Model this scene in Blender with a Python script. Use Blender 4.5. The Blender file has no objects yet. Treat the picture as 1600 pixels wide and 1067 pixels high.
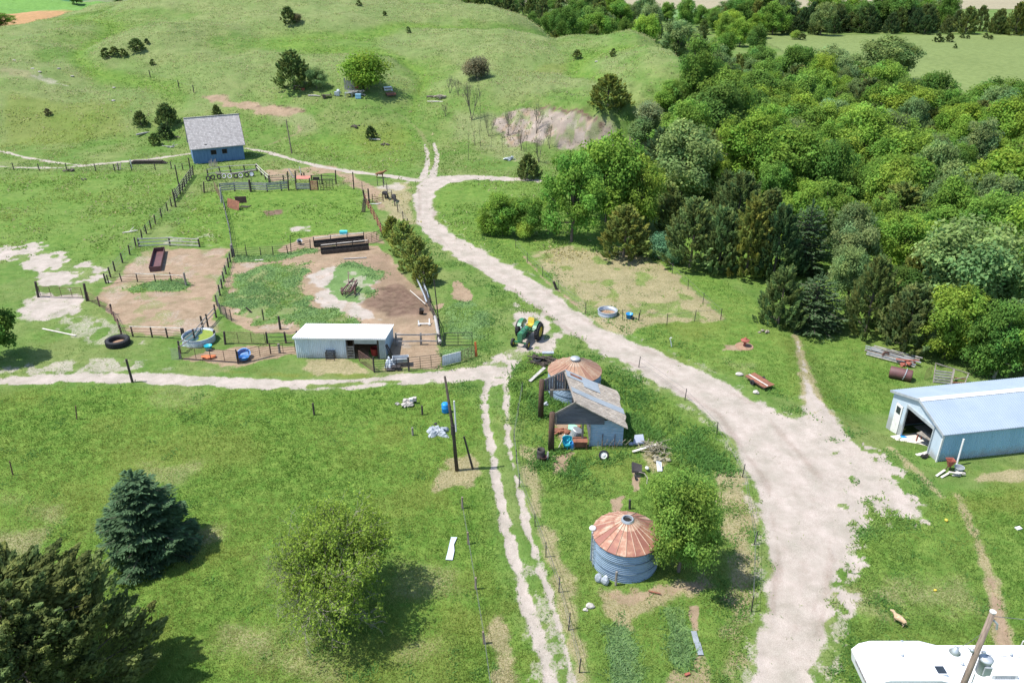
import bpy, math, random
import numpy as np
from mathutils import Vector, Matrix
R = math.radians
scene = bpy.context.scene
COL = scene.collection
rng = np.random.default_rng(7)
random.seed(7)

# ---------------------------------------------------------------- camera, sky, sun, exposure
CAM_H, PITCH, FPX = 36.0, R(27.0), 1244.4
cam_d = bpy.data.cameras.new('camera')
cam_d.sensor_width = 36.0
cam_d.lens = 28.0
cam_d.clip_end = 20000
cam_d.clip_start = 0.5
cam = bpy.data.objects.new('camera', cam_d)
COL.objects.link(cam)
cam.location = (0, 0, CAM_H)
cam.rotation_euler = (R(90) - PITCH, 0, 0)
scene.camera = cam

SUN_EL, SUN_AZ = R(63), R(262)          # azimuth clockwise from +Y: the sun stands to the left
world = bpy.data.worlds.new('World')
scene.world = world
world.use_nodes = True
wn = world.node_tree.nodes
sky = wn.new('ShaderNodeTexSky')
sky.sky_type = 'NISHITA'
sky.sun_disc = False
sky.sun_elevation = SUN_EL
sky.sun_rotation = SUN_AZ
sky.altitude = 500
sky.dust_density = 1.0
world.node_tree.links.new(sky.outputs[0], wn['Background'].inputs[0])
wn['Background'].inputs[1].default_value = 0.15
sun_d = bpy.data.lights.new('sun', 'SUN')
sun_d.energy = 4.2
sun_d.angle = R(0.5)
sun_d.color = (1.0, 0.96, 0.9)
sun = bpy.data.objects.new('sun', sun_d)
COL.objects.link(sun)
sdir = Vector((math.sin(SUN_AZ) * math.cos(SUN_EL), math.cos(SUN_AZ) * math.cos(SUN_EL), math.sin(SUN_EL)))
sun.rotation_euler = (-sdir).to_track_quat('-Z', 'Y').to_euler()
sun.location = (-60, 0, 80)
vs = scene.view_settings
vs.view_transform = 'Standard'
vs.look = 'None'
vs.exposure = 0.80
vs.gamma = 1.0
scene.cycles.use_denoising = True
scene.cycles.max_bounces = 6
scene.cycles.transparent_max_bounces = 4

# ---------------------------------------------------------------- noise, terrain
def _hash(ix, iy, seed):
    h = (ix.astype(np.int64) * 374761393 + iy.astype(np.int64) * 668265263 + seed * 974634777) & 0x7fffffff
    h = ((h ^ (h >> 13)) * 1274126177) & 0x7fffffff
    return ((h ^ (h >> 16)) & 0xffff) / 65535.0

def vnoise(x, y, seed=0):
    x = np.asarray(x, float); y = np.asarray(y, float)
    ix = np.floor(x); iy = np.floor(y)
    fx = x - ix; fy = y - iy
    fx = fx * fx * (3 - 2 * fx); fy = fy * fy * (3 - 2 * fy)
    a = _hash(ix, iy, seed); b = _hash(ix + 1, iy, seed)
    c = _hash(ix, iy + 1, seed); d = _hash(ix + 1, iy + 1, seed)
    return (a * (1 - fx) + b * fx) * (1 - fy) + (c * (1 - fx) + d * fx) * fy

def fbm(x, y, scale, octv=4, seed=0):
    t = 0; amp = 0.5; f = 1.0 / scale; n = 0
    for k in range(octv):
        t = t + amp * vnoise(np.asarray(x) * f + 17.3 * k, np.asarray(y) * f - 9.1 * k, seed + k)
        n += amp; amp *= 0.5; f *= 2.03
    return t / n

def sstep(a, b, x):
    t = np.clip((x - a) / (b - a), 0, 1)
    return t * t * (3 - 2 * t)

# crest of the hill: photo column, photo row, distance along Y
CREST = [(-260, 80, 225), (-100, 62, 232), (0, 45, 240), (120, 22, 252), (250, 4, 265), (400, -12, 280), (550, -10, 284),
         (650, 0, 280), (720, 16, 265), (800, 41, 245), (870, 73, 212), (905, 70, 206), (940, 66, 202), (1000, 62, 195), (1050, 86, 184)]
def _slope(py):
    return math.tan(math.atan((533.5 - py) / FPX) - PITCH)
_cx, _cy, _cz = [], [], []
for px, py, Y in CREST:
    z = CAM_H + Y * _slope(py)
    w = Y * math.cos(PITCH) + (CAM_H - z) * math.sin(PITCH)
    _cx.append((px - 800) / FPX * w); _cy.append(Y); _cz.append(z)
_cx.append(46); _cy.append(180); _cz.append(0.0)
FOOTX = [-260, -90, -56, -30, -14, 0, 12, 25, 46]
FOOTY = [150, 150, 150, 147, 150, 150, 149, 147, 148]

def terrain(x, y):
    x = np.asarray(x, float); y = np.asarray(y, float)
    yc = np.interp(x, _cx, _cy); zc = np.interp(x, _cx, _cz)
    zc = zc * (1 - sstep(36, 47, x))
    yf = np.interp(x, FOOTX, FOOTY)
    t = (y - yf) / np.maximum(yc - yf, 1)
    tc = np.clip(t, 0, 1)
    up = (1 - (1 - tc) ** 2) * sstep(0, 0.12, tc)
    down = 1 - sstep(yc + 14, yc + 95, y)
    z = zc * up * np.where(y > yc, down, 1)
    # the cut bank below the knob
    bank = np.exp(-((x - 15) / 14.0) ** 2) * sstep(149, 154, y) * (1 - sstep(157, 178, y)) * 3.6
    z = z + bank * (1 - sstep(30, 40, x)) - np.minimum(bank, 1.6) * np.abs(fbm(x, y, 3.2, 3, 21) - 0.5) * 2.2
    hillm = sstep(152, 185, y) * (1 - sstep(30, 44, x))
    z = z + hillm * (np.abs(fbm(x, y, 42, 2, 5) - 0.5) * 13.0 - 1.6) + hillm * (fbm(x, y, 11, 3, 9) - 0.5) * 2.8
    # the ground falls away behind the machine shed
    z = z - 1.0 * sstep(51, 57.5, y) * (1 - sstep(66, 95, y)) * sstep(26, 31, x)
    # wooded creek on the right lies a little lower
    creek = sstep(30, 55, x - 0.08 * (y - 100)) * sstep(86, 110, y) * (1 - sstep(230, 300, y))
    z = z - 3.0 * creek
    z = z + (fbm(x, y, 14, 3, 3) - 0.5) * 0.35 * sstep(20, 60, y)
    return z

def _ray(px, py):
    u = (px - 800) / FPX; v = (533.5 - py) / FPX
    return np.array([u, math.cos(PITCH) + v * math.sin(PITCH), -math.sin(PITCH) + v * math.cos(PITCH)])

_TS = np.concatenate([np.arange(25, 320, 0.25), np.arange(320, 3000, 2.0)])
def at(px, py):
    """the point of the ground seen at a place of the photograph (1600 x 1067)"""
    d = _ray(px, py)
    P = d[None, :] * _TS[:, None]
    below = CAM_H + P[:, 2] - terrain(P[:, 0], P[:, 1]) < 0
    k = int(np.argmax(below)) if below.any() else len(_TS) - 1
    lo, hi = _TS[max(k - 1, 0)], _TS[k]
    for _ in range(18):
        m = 0.5 * (lo + hi)
        if CAM_H + d[2] * m - terrain(d[0] * m, d[1] * m) < 0: hi = m
        else: lo = m
    m = 0.5 * (lo + hi)
    return Vector((d[0] * m, d[1] * m, float(terrain(d[0] * m, d[1] * m))))

def atz(px, py, z):
    d = _ray(px, py)
    s = (z - CAM_H) / d[2]
    return Vector((d[0] * s, d[1] * s, z))

def hgt(p, row):
    """height of a vertical thing standing at p whose top is at this photo row"""
    return CAM_H + p.y * _slope(row) - p.z

def mpp(p):
    """metres per photo pixel at p"""
    return (p.y * math.cos(PITCH) + (CAM_H - p.z) * math.sin(PITCH)) / FPX

def gz(x, y):
    return float(terrain(x, y))

# ---------------------------------------------------------------- mesh builder
class MB:
    def __init__(s):
        s.v = []; s.f = []
    def add(s, vs, fs):
        o = len(s.v)
        s.v.extend([tuple(v) for v in vs])
        s.f.extend([tuple(i + o for i in f) for f in fs])
        return s
    def box(s, c, size, yaw=0, M=None):
        hx, hy, hz = size[0] / 2, size[1] / 2, size[2] / 2
        vs = [Vector((x, y, z)) for x in (-hx, hx) for y in (-hy, hy) for z in (-hz, hz)]
        m = Matrix.Translation(c) @ (M if M is not None else Matrix.Rotation(yaw, 4, 'Z'))
        return s.add([m @ v for v in vs], [(0, 1, 3, 2), (4, 6, 7, 5), (0, 4, 5, 1), (2, 3, 7, 6), (0, 2, 6, 4), (1, 5, 7, 3)])
    def bar(s, a, b, w, h=None, up=(0, 0, 1)):
        """rectangular bar from a to b"""
        a = Vector(a); b = Vector(b); h = h or w
        d = (b - a)
        L = d.length
        if L < 1e-6: return s
        d.normalize()
        up = Vector(up)
        if abs(d.dot(up)) > 0.98: up = Vector((0, 1, 0))
        r = d.cross(up).normalized(); u = r.cross(d)
        vs = []
        for p in (a, b):
            for i, j in ((-1, -1), (1, -1), (1, 1), (-1, 1)):
                vs.append(p + r * (i * w / 2) + u * (j * h / 2))
        return s.add(vs, [(0, 3, 2, 1), (4, 5, 6, 7), (0, 1, 5, 4), (1, 2, 6, 5), (2, 3, 7, 6), (3, 0, 4, 7)])
    def tube(s, path, r, n=6, cap=True):
        path = [Vector(p) for p in path]
        rs = r if isinstance(r, (list, tuple)) else [r] * len(path)
        vs = []; fs = []
        for i, p in enumerate(path):
            d = (path[min(i + 1, len(path) - 1)] - path[max(i - 1, 0)])
            if d.length < 1e-9: d = Vector((0, 0, 1))
            d.normalize()
            ref = Vector((0, 0, 1)) if abs(d.z) < 0.95 else Vector((1, 0, 0))
            a = d.cross(ref).normalized(); b = d.cross(a)
            for k in range(n):
                t = 2 * math.pi * k / n
                vs.append(p + a * (rs[i] * math.cos(t)) + b * (rs[i] * math.sin(t)))
        for i in range(len(path) - 1):
            for k in range(n):
                fs.append((i * n + k, i * n + (k + 1) % n, (i + 1) * n + (k + 1) % n, (i + 1) * n + k))
        if cap:
            fs.append(tuple(range(n - 1, -1, -1)))
            fs.append(tuple((len(path) - 1) * n + k for k in range(n)))
        return s.add(vs, fs)
    def lathe(s, prof, c=(0, 0, 0), n=32, M=None, a0=0, a1=2 * math.pi):
        """prof: (radius, z) pairs"""
        full = abs(a1 - a0 - 2 * math.pi) < 1e-6
        m = n if full else n + 1
        vs = []; fs = []
        mm = Matrix.Translation(c) @ (M if M is not None else Matrix.Identity(4))
        for r, z in prof:
            for k in range(m):
                t = a0 + (a1 - a0) * k / n
                vs.append(mm @ Vector((r * math.cos(t), r * math.sin(t), z)))
        for i in range(len(prof) - 1):
            for k in range(n):
                k2 = (k + 1) % m
                fs.append((i * m + k, i * m + k2, (i + 1) * m + k2, (i + 1) * m + k))
        return s.add(vs, fs)
    def poly(s, pts):
        return s.add(pts, [tuple(range(len(pts)))])
    def slab(s, pts, off):
        """a polygon given thickness along off"""
        n = len(pts); off = Vector(off)
        a = [Vector(p) for p in pts]; b = [p + off for p in a]
        return s.add(a + b, [tuple(range(n - 1, -1, -1)), tuple(range(n, 2 * n))] +
                     [(i, (i + 1) % n, n + (i + 1) % n, n + i) for i in range(n)])
    def sheet(s, o, ux, uy, nx, amp, th=0.01, prof=(0, 0, 1, 1)):
        """ribbed sheet: ribs run along uy, spaced along ux"""
        o = Vector(o); ux = Vector(ux); uy = Vector(uy)
        nrm = ux.cross(uy).normalized()
        k = len(prof); N = nx * k
        vs = []; fs = []
        for i in range(N + 1):
            p = o + ux * (i / N) + nrm * (amp * prof[i % k])
            vs += [p, p + uy, p - nrm * th, p + uy - nrm * th]
        for i in range(N):
            a = i * 4; b = a + 4
            fs += [(a, b, b + 1, a + 1), (a + 2, a + 3, b + 3, b + 2)]
        a = 0; b = N * 4
        fs += [(0, 1, 3, 2), (b, b + 2, b + 3, b + 1)]
        return s.add(vs, fs)
    def blob(s, c, r, seed=0, sub=2, rough=0.25):
        import bmesh
        bm = bmesh.new()
        bmesh.ops.create_icosphere(bm, subdivisions=sub, radius=1)
        rr = random.Random(seed)
        ph = [(rr.uniform(1.2, 3.4), rr.uniform(0, 6), rr.uniform(0, 6)) for _ in range(4)]
        vs = []
        for v in bm.verts:
            p = v.co
            k = 1 + rough * sum(math.sin(a * p.x * 2 + b) * math.cos(a * p.y * 2 + p.z * 2 + d) for a, b, d in ph) / 2.5
            vs.append(Vector((c[0] + p.x * r[0] * k, c[1] + p.y * r[1] * k, c[2] + p.z * r[2] * k)))
        bm.verts.index_update()
        fs = [tuple(v.index for v in f.verts) for f in bm.faces]
        bm.free()
        return s.add(vs, fs)
    def mesh(s, name):
        me = bpy.data.meshes.new(name)
        me.from_pydata(s.v, [], s.f)
        me.update()
        return me

def link(name, me, m=None, parent=None, smooth=False):
    o = bpy.data.objects.new(name, me)
    COL.objects.link(o)
    if m is not None and me is not None and not me.materials: me.materials.append(m)
    if parent is not None: o.parent = parent
    if smooth and me is not None:
        me.polygons.foreach_set('use_smooth', [True] * len(me.polygons))
    return o

def tag(o, label, cat, group=None):
    o['label'] = label; o['category'] = cat
    if group: o['group'] = group
    return o

def thing(name, label, cat, p, yaw=0, group=None, tilt=(0, 0)):
    o = bpy.data.objects.new(name, None)
    COL.objects.link(o)
    o.empty_display_size = 0.3
    o.location = p
    o.rotation_euler = (tilt[0], tilt[1], yaw)
    return tag(o, label, cat, group)

def part(parent, name, mb, m, smooth=False, label=None):
    o = link(name, mb.mesh(name), m, parent, smooth)
    if label: o['label'] = label
    return o

def solo(name, label, cat, p, mb, m, yaw=0, group=None, smooth=False, tilt=(0, 0)):
    o = link(name, mb.mesh(name), m, None, smooth)
    o.location = p
    o.rotation_euler = (tilt[0], tilt[1], yaw)
    return tag(o, label, cat, group)

# ---------------------------------------------------------------- materials
def mat(name, c1, c2=None, scale=3.0, rough=0.8, metal=0.0, bump=0.0, detail=5, stretch=(1, 1, 1), c3=None, t3=0.62, lo=0.35, hi=0.65, spec=0.3, bscale=None, splash=None):
    m = bpy.data.materials.new(name)
    m.use_nodes = True
    nt = m.node_tree; N = nt.nodes; L = nt.links
    b = N['Principled BSDF']
    b.inputs['Roughness'].default_value = rough
    b.inputs['Metallic'].default_value = metal
    b.inputs['Specular IOR Level'].default_value = spec
    c2 = c2 or tuple(x * 0.75 for x in c1)
    tc = N.new('ShaderNodeTexCoord')
    mp = N.new('ShaderNodeMapping'); mp.inputs['Scale'].default_value = stretch
    L.new(tc.outputs['Object'], mp.inputs[0])
    nz = N.new('ShaderNodeTexNoise'); nz.inputs['Scale'].default_value = scale; nz.inputs['Detail'].default_value = detail
    nz.inputs['Roughness'].default_value = 0.65
    L.new(mp.outputs[0], nz.inputs[0])
    cr = N.new('ShaderNodeValToRGB')
    cr.color_ramp.elements[0].position = lo; cr.color_ramp.elements[0].color = (*c1, 1)
    cr.color_ramp.elements[1].position = hi; cr.color_ramp.elements[1].color = (*c2, 1)
    L.new(nz.outputs[0], cr.inputs[0])
    out = cr.outputs[0]
    if c3:
        n2 = N.new('ShaderNodeTexNoise'); n2.inputs['Scale'].default_value = scale * 2.7; n2.inputs['Detail'].default_value = 6
        n2.inputs['Roughness'].default_value = 0.7
        L.new(mp.outputs[0], n2.inputs[0])
        r2 = N.new('ShaderNodeValToRGB')
        r2.color_ramp.elements[0].position = t3 - 0.06; r2.color_ramp.elements[1].position = t3 + 0.06
        r2.color_ramp.elements[0].color = (0, 0, 0, 1); r2.color_ramp.elements[1].color = (1, 1, 1, 1)
        L.new(n2.outputs[0], r2.inputs[0])
        mx = N.new('ShaderNodeMix'); mx.data_type = 'RGBA'
        L.new(r2.outputs[0], mx.inputs['Factor']); L.new(out, mx.inputs['A'])
        mx.inputs['B'].default_value = (*c3, 1)
        out = mx.outputs['Result']
    if splash:
        # dried mud thrown up along the foot of the wall
        sp = N.new('ShaderNodeSeparateXYZ'); L.new(tc.outputs['Object'], sp.inputs[0])
        n3 = N.new('ShaderNodeTexNoise'); n3.inputs['Scale'].default_value = 2.2; n3.inputs['Detail'].default_value = 5
        L.new(tc.outputs['Object'], n3.inputs[0])
        ma = N.new('ShaderNodeMath'); ma.operation = 'MULTIPLY_ADD'; ma.inputs[1].default_value = -1.1
        L.new(n3.outputs[0], ma.inputs[0]); L.new(sp.outputs[2], ma.inputs[2])
        mr = N.new('ShaderNodeMapRange'); mr.inputs[1].default_value = -0.45; mr.inputs[2].default_value = 0.25; mr.inputs[3].default_value = 0.6; mr.inputs[4].default_value = 0
        L.new(ma.outputs[0], mr.inputs[0])
        mz = N.new('ShaderNodeMix'); mz.data_type = 'RGBA'
        L.new(mr.outputs[0], mz.inputs['Factor']); L.new(out, mz.inputs['A']); mz.inputs['B'].default_value = (*splash, 1)
        out = mz.outputs['Result']
    L.new(out, b.inputs['Base Color'])
    if bump:
        bp = N.new('ShaderNodeBump'); bp.inputs['Strength'].default_value = bump; bp.inputs['Distance'].default_value = 0.03
        nb = N.new('ShaderNodeTexNoise'); nb.inputs['Scale'].default_value = bscale or scale * 4; nb.inputs['Detail'].default_value = 4
        L.new(mp.outputs[0], nb.inputs[0])
        L.new(nb.outputs[0], bp.inputs['Height']); L.new(bp.outputs[0], b.inputs['Normal'])
    return m

M = {}
M['old_wood'] = mat('weathered wood', (0.30, 0.27, 0.235), (0.15, 0.13, 0.11), 4, 0.9, bump=0.4, stretch=(1, 1, 1))
M['dark_wood'] = mat('dark weathered wood', (0.085, 0.068, 0.055), (0.04, 0.032, 0.027), 4, 0.9, bump=0.4)
M['pole_wood'] = mat('pole wood', (0.26, 0.20, 0.155), (0.15, 0.115, 0.09), 5, 0.9, bump=0.3, stretch=(3, 3, 0.4))
M['brown_log'] = mat('brown log', (0.10, 0.062, 0.042), (0.055, 0.034, 0.024), 4, 0.9, bump=0.4, stretch=(3, 3, 0.5))
M['grey_board'] = mat('grey boards', (0.40, 0.38, 0.355), (0.24, 0.225, 0.21), 3, 0.9, bump=0.3)
M['pale_board'] = mat('pale boards', (0.60, 0.56, 0.50), (0.42, 0.38, 0.33), 3, 0.85)
M['white_paint'] = mat('white paint', (0.66, 0.66, 0.64), (0.56, 0.555, 0.53), 2, 0.6)
M['white_metal'] = mat('white metal sheet', (0.58, 0.635, 0.67), (0.50, 0.555, 0.595), 0.8, 0.45, stretch=(3, 3, 0.35), c3=(0.44, 0.45, 0.44), t3=0.68, splash=(0.24, 0.21, 0.165))
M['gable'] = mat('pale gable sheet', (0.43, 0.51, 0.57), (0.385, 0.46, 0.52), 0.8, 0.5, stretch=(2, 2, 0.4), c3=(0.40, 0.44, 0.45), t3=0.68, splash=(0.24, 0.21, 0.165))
M['roof_white'] = mat('white roof sheet', (0.86, 0.86, 0.85), (0.78, 0.78, 0.77), 0.6, 0.5)
M['pipe_rust'] = mat('rusty pipe', (0.16, 0.085, 0.062), (0.085, 0.052, 0.043), 3, 0.85)
M['pipe_dark'] = mat('dark pipe', (0.055, 0.047, 0.045), (0.03, 0.027, 0.027), 3, 0.7)
M['pipe_grey'] = mat('grey pipe', (0.36, 0.36, 0.36), (0.24, 0.24, 0.24), 3, 0.5, metal=0.3)
M['rust'] = mat('rust', (0.27, 0.115, 0.066), (0.14, 0.062, 0.043), 2.5, 0.9, c3=(0.36, 0.25, 0.19), t3=0.66)
M['rust_red'] = mat('rust red', (0.33, 0.10, 0.065), (0.20, 0.065, 0.048), 3, 0.8)
M['maroon'] = mat('maroon steel', (0.135, 0.06, 0.058), (0.085, 0.042, 0.042), 1.6, 0.6, spec=0.4)
M['galv'] = mat('galvanised steel', (0.50, 0.53, 0.55), (0.36, 0.39, 0.42), 1.2, 0.42, metal=0.55, stretch=(1, 1, 2))
M['galv_dull'] = mat('dull galvanised steel', (0.46, 0.49, 0.51), (0.33, 0.36, 0.39), 2, 0.5, metal=0.35)
M['bin_wall'] = mat('bin wall steel', (0.25, 0.33, 0.41), (0.19, 0.26, 0.33), 1.1, 0.45, metal=0.35, stretch=(1, 1, 2.5))
M['rubber'] = mat('rubber', (0.032, 0.032, 0.034), (0.02, 0.02, 0.021), 5, 0.85, bump=0.3)
M['black_plastic'] = mat('black plastic', (0.035, 0.035, 0.038), (0.022, 0.022, 0.024), 3, 0.5)
M['tub_blue'] = mat('blue plastic', (0.035, 0.20, 0.50), (0.028, 0.15, 0.38), 3, 0.45)
M['bright_blue'] = mat('bright blue plastic', (0.02, 0.25, 0.62), (0.02, 0.20, 0.52), 3, 0.4)
M['teal'] = mat('teal plastic', (0.03, 0.42, 0.52), (0.025, 0.34, 0.43), 3, 0.45)
M['cyan'] = mat('cyan plastic', (0.10, 0.62, 0.66), (0.08, 0.52, 0.57), 3, 0.45)
M['mint'] = mat('mint paint', (0.34, 0.66, 0.48), (0.28, 0.55, 0.40), 3, 0.5)
M['green_paint'] = mat('tractor green', (0.022, 0.185, 0.075), (0.05, 0.14, 0.07), 2, 0.35, spec=0.5)
M['yellow_paint'] = mat('tractor yellow', (0.62, 0.46, 0.05), (0.48, 0.36, 0.06), 3, 0.4)
M['orange'] = mat('orange paint', (0.62, 0.17, 0.05), (0.45, 0.12, 0.04), 3, 0.6)
M['red'] = mat('red paint', (0.36, 0.035, 0.025), (0.24, 0.028, 0.022), 3, 0.6)
M['pink_red'] = mat('faded red panel', (0.52, 0.20, 0.15), (0.42, 0.16, 0.125), 2.5, 0.7)
M['concrete'] = mat('concrete', (0.60, 0.565, 0.51), (0.48, 0.45, 0.40), 1.5, 0.9, bump=0.2)
M['black_hole'] = mat('dark opening', (0.02, 0.018, 0.016), (0.012, 0.011, 0.01), 3, 0.9)
M['glass'] = mat('window glass', (0.03, 0.04, 0.05), (0.02, 0.025, 0.03), 3, 0.08, spec=0.6)
M['barn_blue'] = mat('faded blue boards', (0.115, 0.20, 0.325), (0.078, 0.15, 0.255), 1.4, 0.85, c3=(0.20, 0.27, 0.36), t3=0.68, stretch=(2.5, 2.5, 0.5), bump=0.2)
M['siding_blue'] = mat('faded blue siding', (0.34, 0.46, 0.58), (0.22, 0.32, 0.42), 2.0, 0.85, c3=(0.46, 0.43, 0.43), t3=0.58, stretch=(0.6, 0.6, 3), bump=0.2)
M['dark_siding'] = mat('bare dark siding', (0.150, 0.150, 0.172), (0.092, 0.092, 0.106), 2.2, 0.9, c3=(0.19, 0.18, 0.19), t3=0.69, stretch=(0.5, 0.5, 4))
M['shed_blue'] = mat('pale blue shed metal', (0.27, 0.45, 0.56), (0.22, 0.39, 0.50), 0.7, 0.5, stretch=(2, 2, 0.3), c3=(0.33, 0.43, 0.48), t3=0.66, splash=(0.24, 0.21, 0.165))
M['shed_roof'] = mat('pale blue grey roof', (0.28, 0.335, 0.395), (0.245, 0.30, 0.36), 0.5, 0.45)
M['strip_metal'] = mat('roof patch metal', (0.40, 0.43, 0.44), (0.32, 0.35, 0.365), 1.5, 0.4, metal=0.3)
M['grain_board'] = mat('peeling white board', (0.70, 0.69, 0.64), (0.55, 0.54, 0.50), 3, 0.8)
M['dry_brush'] = mat('dead brush', (0.30, 0.26, 0.20), (0.19, 0.165, 0.13), 5, 0.95)
M['bark'] = mat('bark', (0.15, 0.125, 0.10), (0.085, 0.07, 0.057), 4, 0.95, bump=0.4)
M['pale_bark'] = mat('pale bark', (0.30, 0.265, 0.225), (0.20, 0.175, 0.15), 4, 0.95)
M['algae'] = mat('green algae mat', (0.20, 0.25, 0.035), (0.14, 0.20, 0.03), 3, 0.7)
M['water'] = mat('stock water', (0.05, 0.10, 0.085), (0.035, 0.075, 0.065), 1, 0.08, spec=0.6)
M['stone'] = mat('stone', (0.40, 0.37, 0.33), (0.28, 0.26, 0.235), 2, 0.95, bump=0.4)
M['pale_stone'] = mat('pale concrete lump', (0.46, 0.43, 0.385), (0.32, 0.295, 0.26), 2, 0.95, bump=0.3)
M['blue_stone'] = mat('blue grey slab', (0.30, 0.33, 0.40), (0.22, 0.25, 0.31), 2, 0.9)
M['bag'] = mat('pale grey bag', (0.40, 0.43, 0.46), (0.28, 0.31, 0.34), 4, 0.6)
M['tarp'] = mat('pale tarp', (0.48, 0.53, 0.58), (0.40, 0.45, 0.50), 1.5, 0.6)
M['dirt_pile'] = mat('bare soil', (0.32, 0.20, 0.13), (0.22, 0.135, 0.088), 3, 1.0)
M['burlap'] = mat('tan tangle', (0.30, 0.27, 0.19), (0.19, 0.175, 0.12), 4, 0.95)
M['sky_blue_paint'] = mat('light blue paint', (0.30, 0.52, 0.66), (0.24, 0.44, 0.58), 3, 0.5)
M['cloth_white'] = mat('rv white', (0.72, 0.73, 0.74), (0.66, 0.67, 0.67), 1, 0.4, c3=(0.52, 0.52, 0.50), t3=0.66)
M['rv_side'] = mat('rv pale side', (0.66, 0.70, 0.74), (0.60, 0.64, 0.69), 1, 0.35)
M['rv_mark'] = mat('rv faded lettering', (0.40, 0.33, 0.34), (0.33, 0.28, 0.30), 3, 0.5)
M['wire'] = mat('wire', (0.20, 0.20, 0.20), (0.14, 0.14, 0.14), 3, 0.6, metal=0.4)
M['calf_brown'] = mat('brown hide', (0.24, 0.12, 0.06), (0.16, 0.08, 0.042), 4, 0.9)
M['black_hide'] = mat('black hide', (0.022, 0.019, 0.02), (0.014, 0.012, 0.012), 4, 0.8)
M['dog_tan'] = mat('tan fur', (0.50, 0.36, 0.22), (0.36, 0.24, 0.135), 5, 0.95, c3=(0.72, 0.66, 0.56), t3=0.6)
M['truck_white'] = mat('truck white', (0.70, 0.74, 0.78), (0.58, 0.63, 0.68), 2, 0.4)
M['truck_blue'] = mat('truck blue', (0.16, 0.36, 0.58), (0.12, 0.28, 0.48), 2, 0.4)

def shingle_mat(name, c1, c2, c3, row=0.16, st=(1, 1, 1)):
    m = mat(name, c1, c2, 2.2, 0.95, c3=c3, t3=0.60, stretch=st, bump=0.3)
    nt = m.node_tree; N = nt.nodes; L = nt.links
    b = N['Principled BSDF']
    src = b.inputs['Base Color'].links[0].from_socket
    tc = [n for n in N if n.type == 'TEX_COORD'][0]
    uv = N.new('ShaderNodeUVMap') if False else None
    br = N.new('ShaderNodeTexBrick')
    br.inputs['Scale'].default_value = 1.0
    br.inputs['Brick Width'].default_value = 0.28; br.inputs['Row Height'].default_value = row
    br.inputs['Mortar Size'].default_value = 0.012
    br.inputs['Color1'].default_value = (0.78, 0.78, 0.78, 1); br.inputs['Color2'].default_value = (1.12, 1.12, 1.12, 1); br.inputs['Mortar'].default_value = (0.45, 0.43, 0.42, 1)
    L.new(tc.outputs['Object'], br.inputs['Vector'])
    mx = N.new('ShaderNodeMix'); mx.data_type = 'RGBA'; mx.blend_type = 'MULTIPLY'; mx.inputs['Factor'].default_value = 0.85
    L.new(src, mx.inputs['A']); L.new(br.outputs['Color'], mx.inputs['B'])
    L.new(mx.outputs['Result'], b.inputs['Base Color'])
    return m
M['shingle_barn'] = shingle_mat('weathered barn shingles', (0.52, 0.475, 0.455), (0.40, 0.36, 0.345), (0.60, 0.56, 0.54))
M['shingle_shed'] = shingle_mat('weathered shed shingles', (0.46, 0.41, 0.345), (0.235, 0.20, 0.165), (0.50, 0.40, 0.27), 0.22, (0.8, 3.2, 1))

def bin_roof_mat(name, seg, c_rust, c_rust2, c_pale, pale_bias):
    """radial panels: some rusted red, some still pale, seams pale"""
    m = bpy.data.materials.new(name); m.use_nodes = True
    nt = m.node_tree; N = nt.nodes; L = nt.links
    b = N['Principled BSDF']; b.inputs['Roughness'].default_value = 0.7; b.inputs['Metallic'].default_value = 0.1
    at_ = N.new('ShaderNodeAttribute'); at_.attribute_name = 'panel'
    tc = N.new('ShaderNodeTexCoord')
    nz = N.new('ShaderNodeTexNoise'); nz.inputs['Scale'].default_value = 1.0; nz.inputs['Detail'].default_value = 7; nz.inputs['Roughness'].default_value = 0.7
    L.new(tc.outputs['Object'], nz.inputs[0])
    ad = N.new('ShaderNodeMath'); ad.operation = 'MULTIPLY_ADD'; ad.inputs[1].default_value = 1.5; ad.inputs[2].default_value = -0.25 + pale_bias
    L.new(nz.outputs[0], ad.inputs[0])
    sub = N.new('ShaderNodeMath'); sub.operation = 'SUBTRACT'
    L.new(at_.outputs['Fac'], sub.inputs[0]); L.new(ad.outputs[0], sub.inputs[1])
    cr = N.new('ShaderNodeValToRGB')
    e = cr.color_ramp.elements
    e[0].position = 0.30; e[0].color = (*c_rust, 1)
    e[1].position = 0.72; e[1].color = (*c_pale, 1)
    e2 = cr.color_ramp.elements.new(0.48); e2.color = (*c_rust2, 1)
    ad2 = N.new('ShaderNodeMath'); ad2.operation = 'ADD'; ad2.inputs[1].default_value = 0.5
    L.new(sub.outputs[0], ad2.inputs[0]); L.new(ad2.outputs[0], cr.inputs[0])
    L.new(cr.outputs[0], b.inputs['Base Color'])
    return m
M['bin_roof'] = bin_roof_mat('rusty bin roof', 20, (0.235, 0.095, 0.07), (0.31, 0.15, 0.095), (0.46, 0.34, 0.25), 0.03)
M['bin_roof_pale'] = bin_roof_mat('pale rusty bin roof', 20, (0.25, 0.13, 0.085), (0.31, 0.185, 0.115), (0.36, 0.27, 0.20), 0.05)
# ---------------------------------------------------------------- ground masks (what the soil and the cover are made of)
def wpoly(px):
    return np.array([[p.x, p.y] for p in (at(*q) for q in px)])

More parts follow.
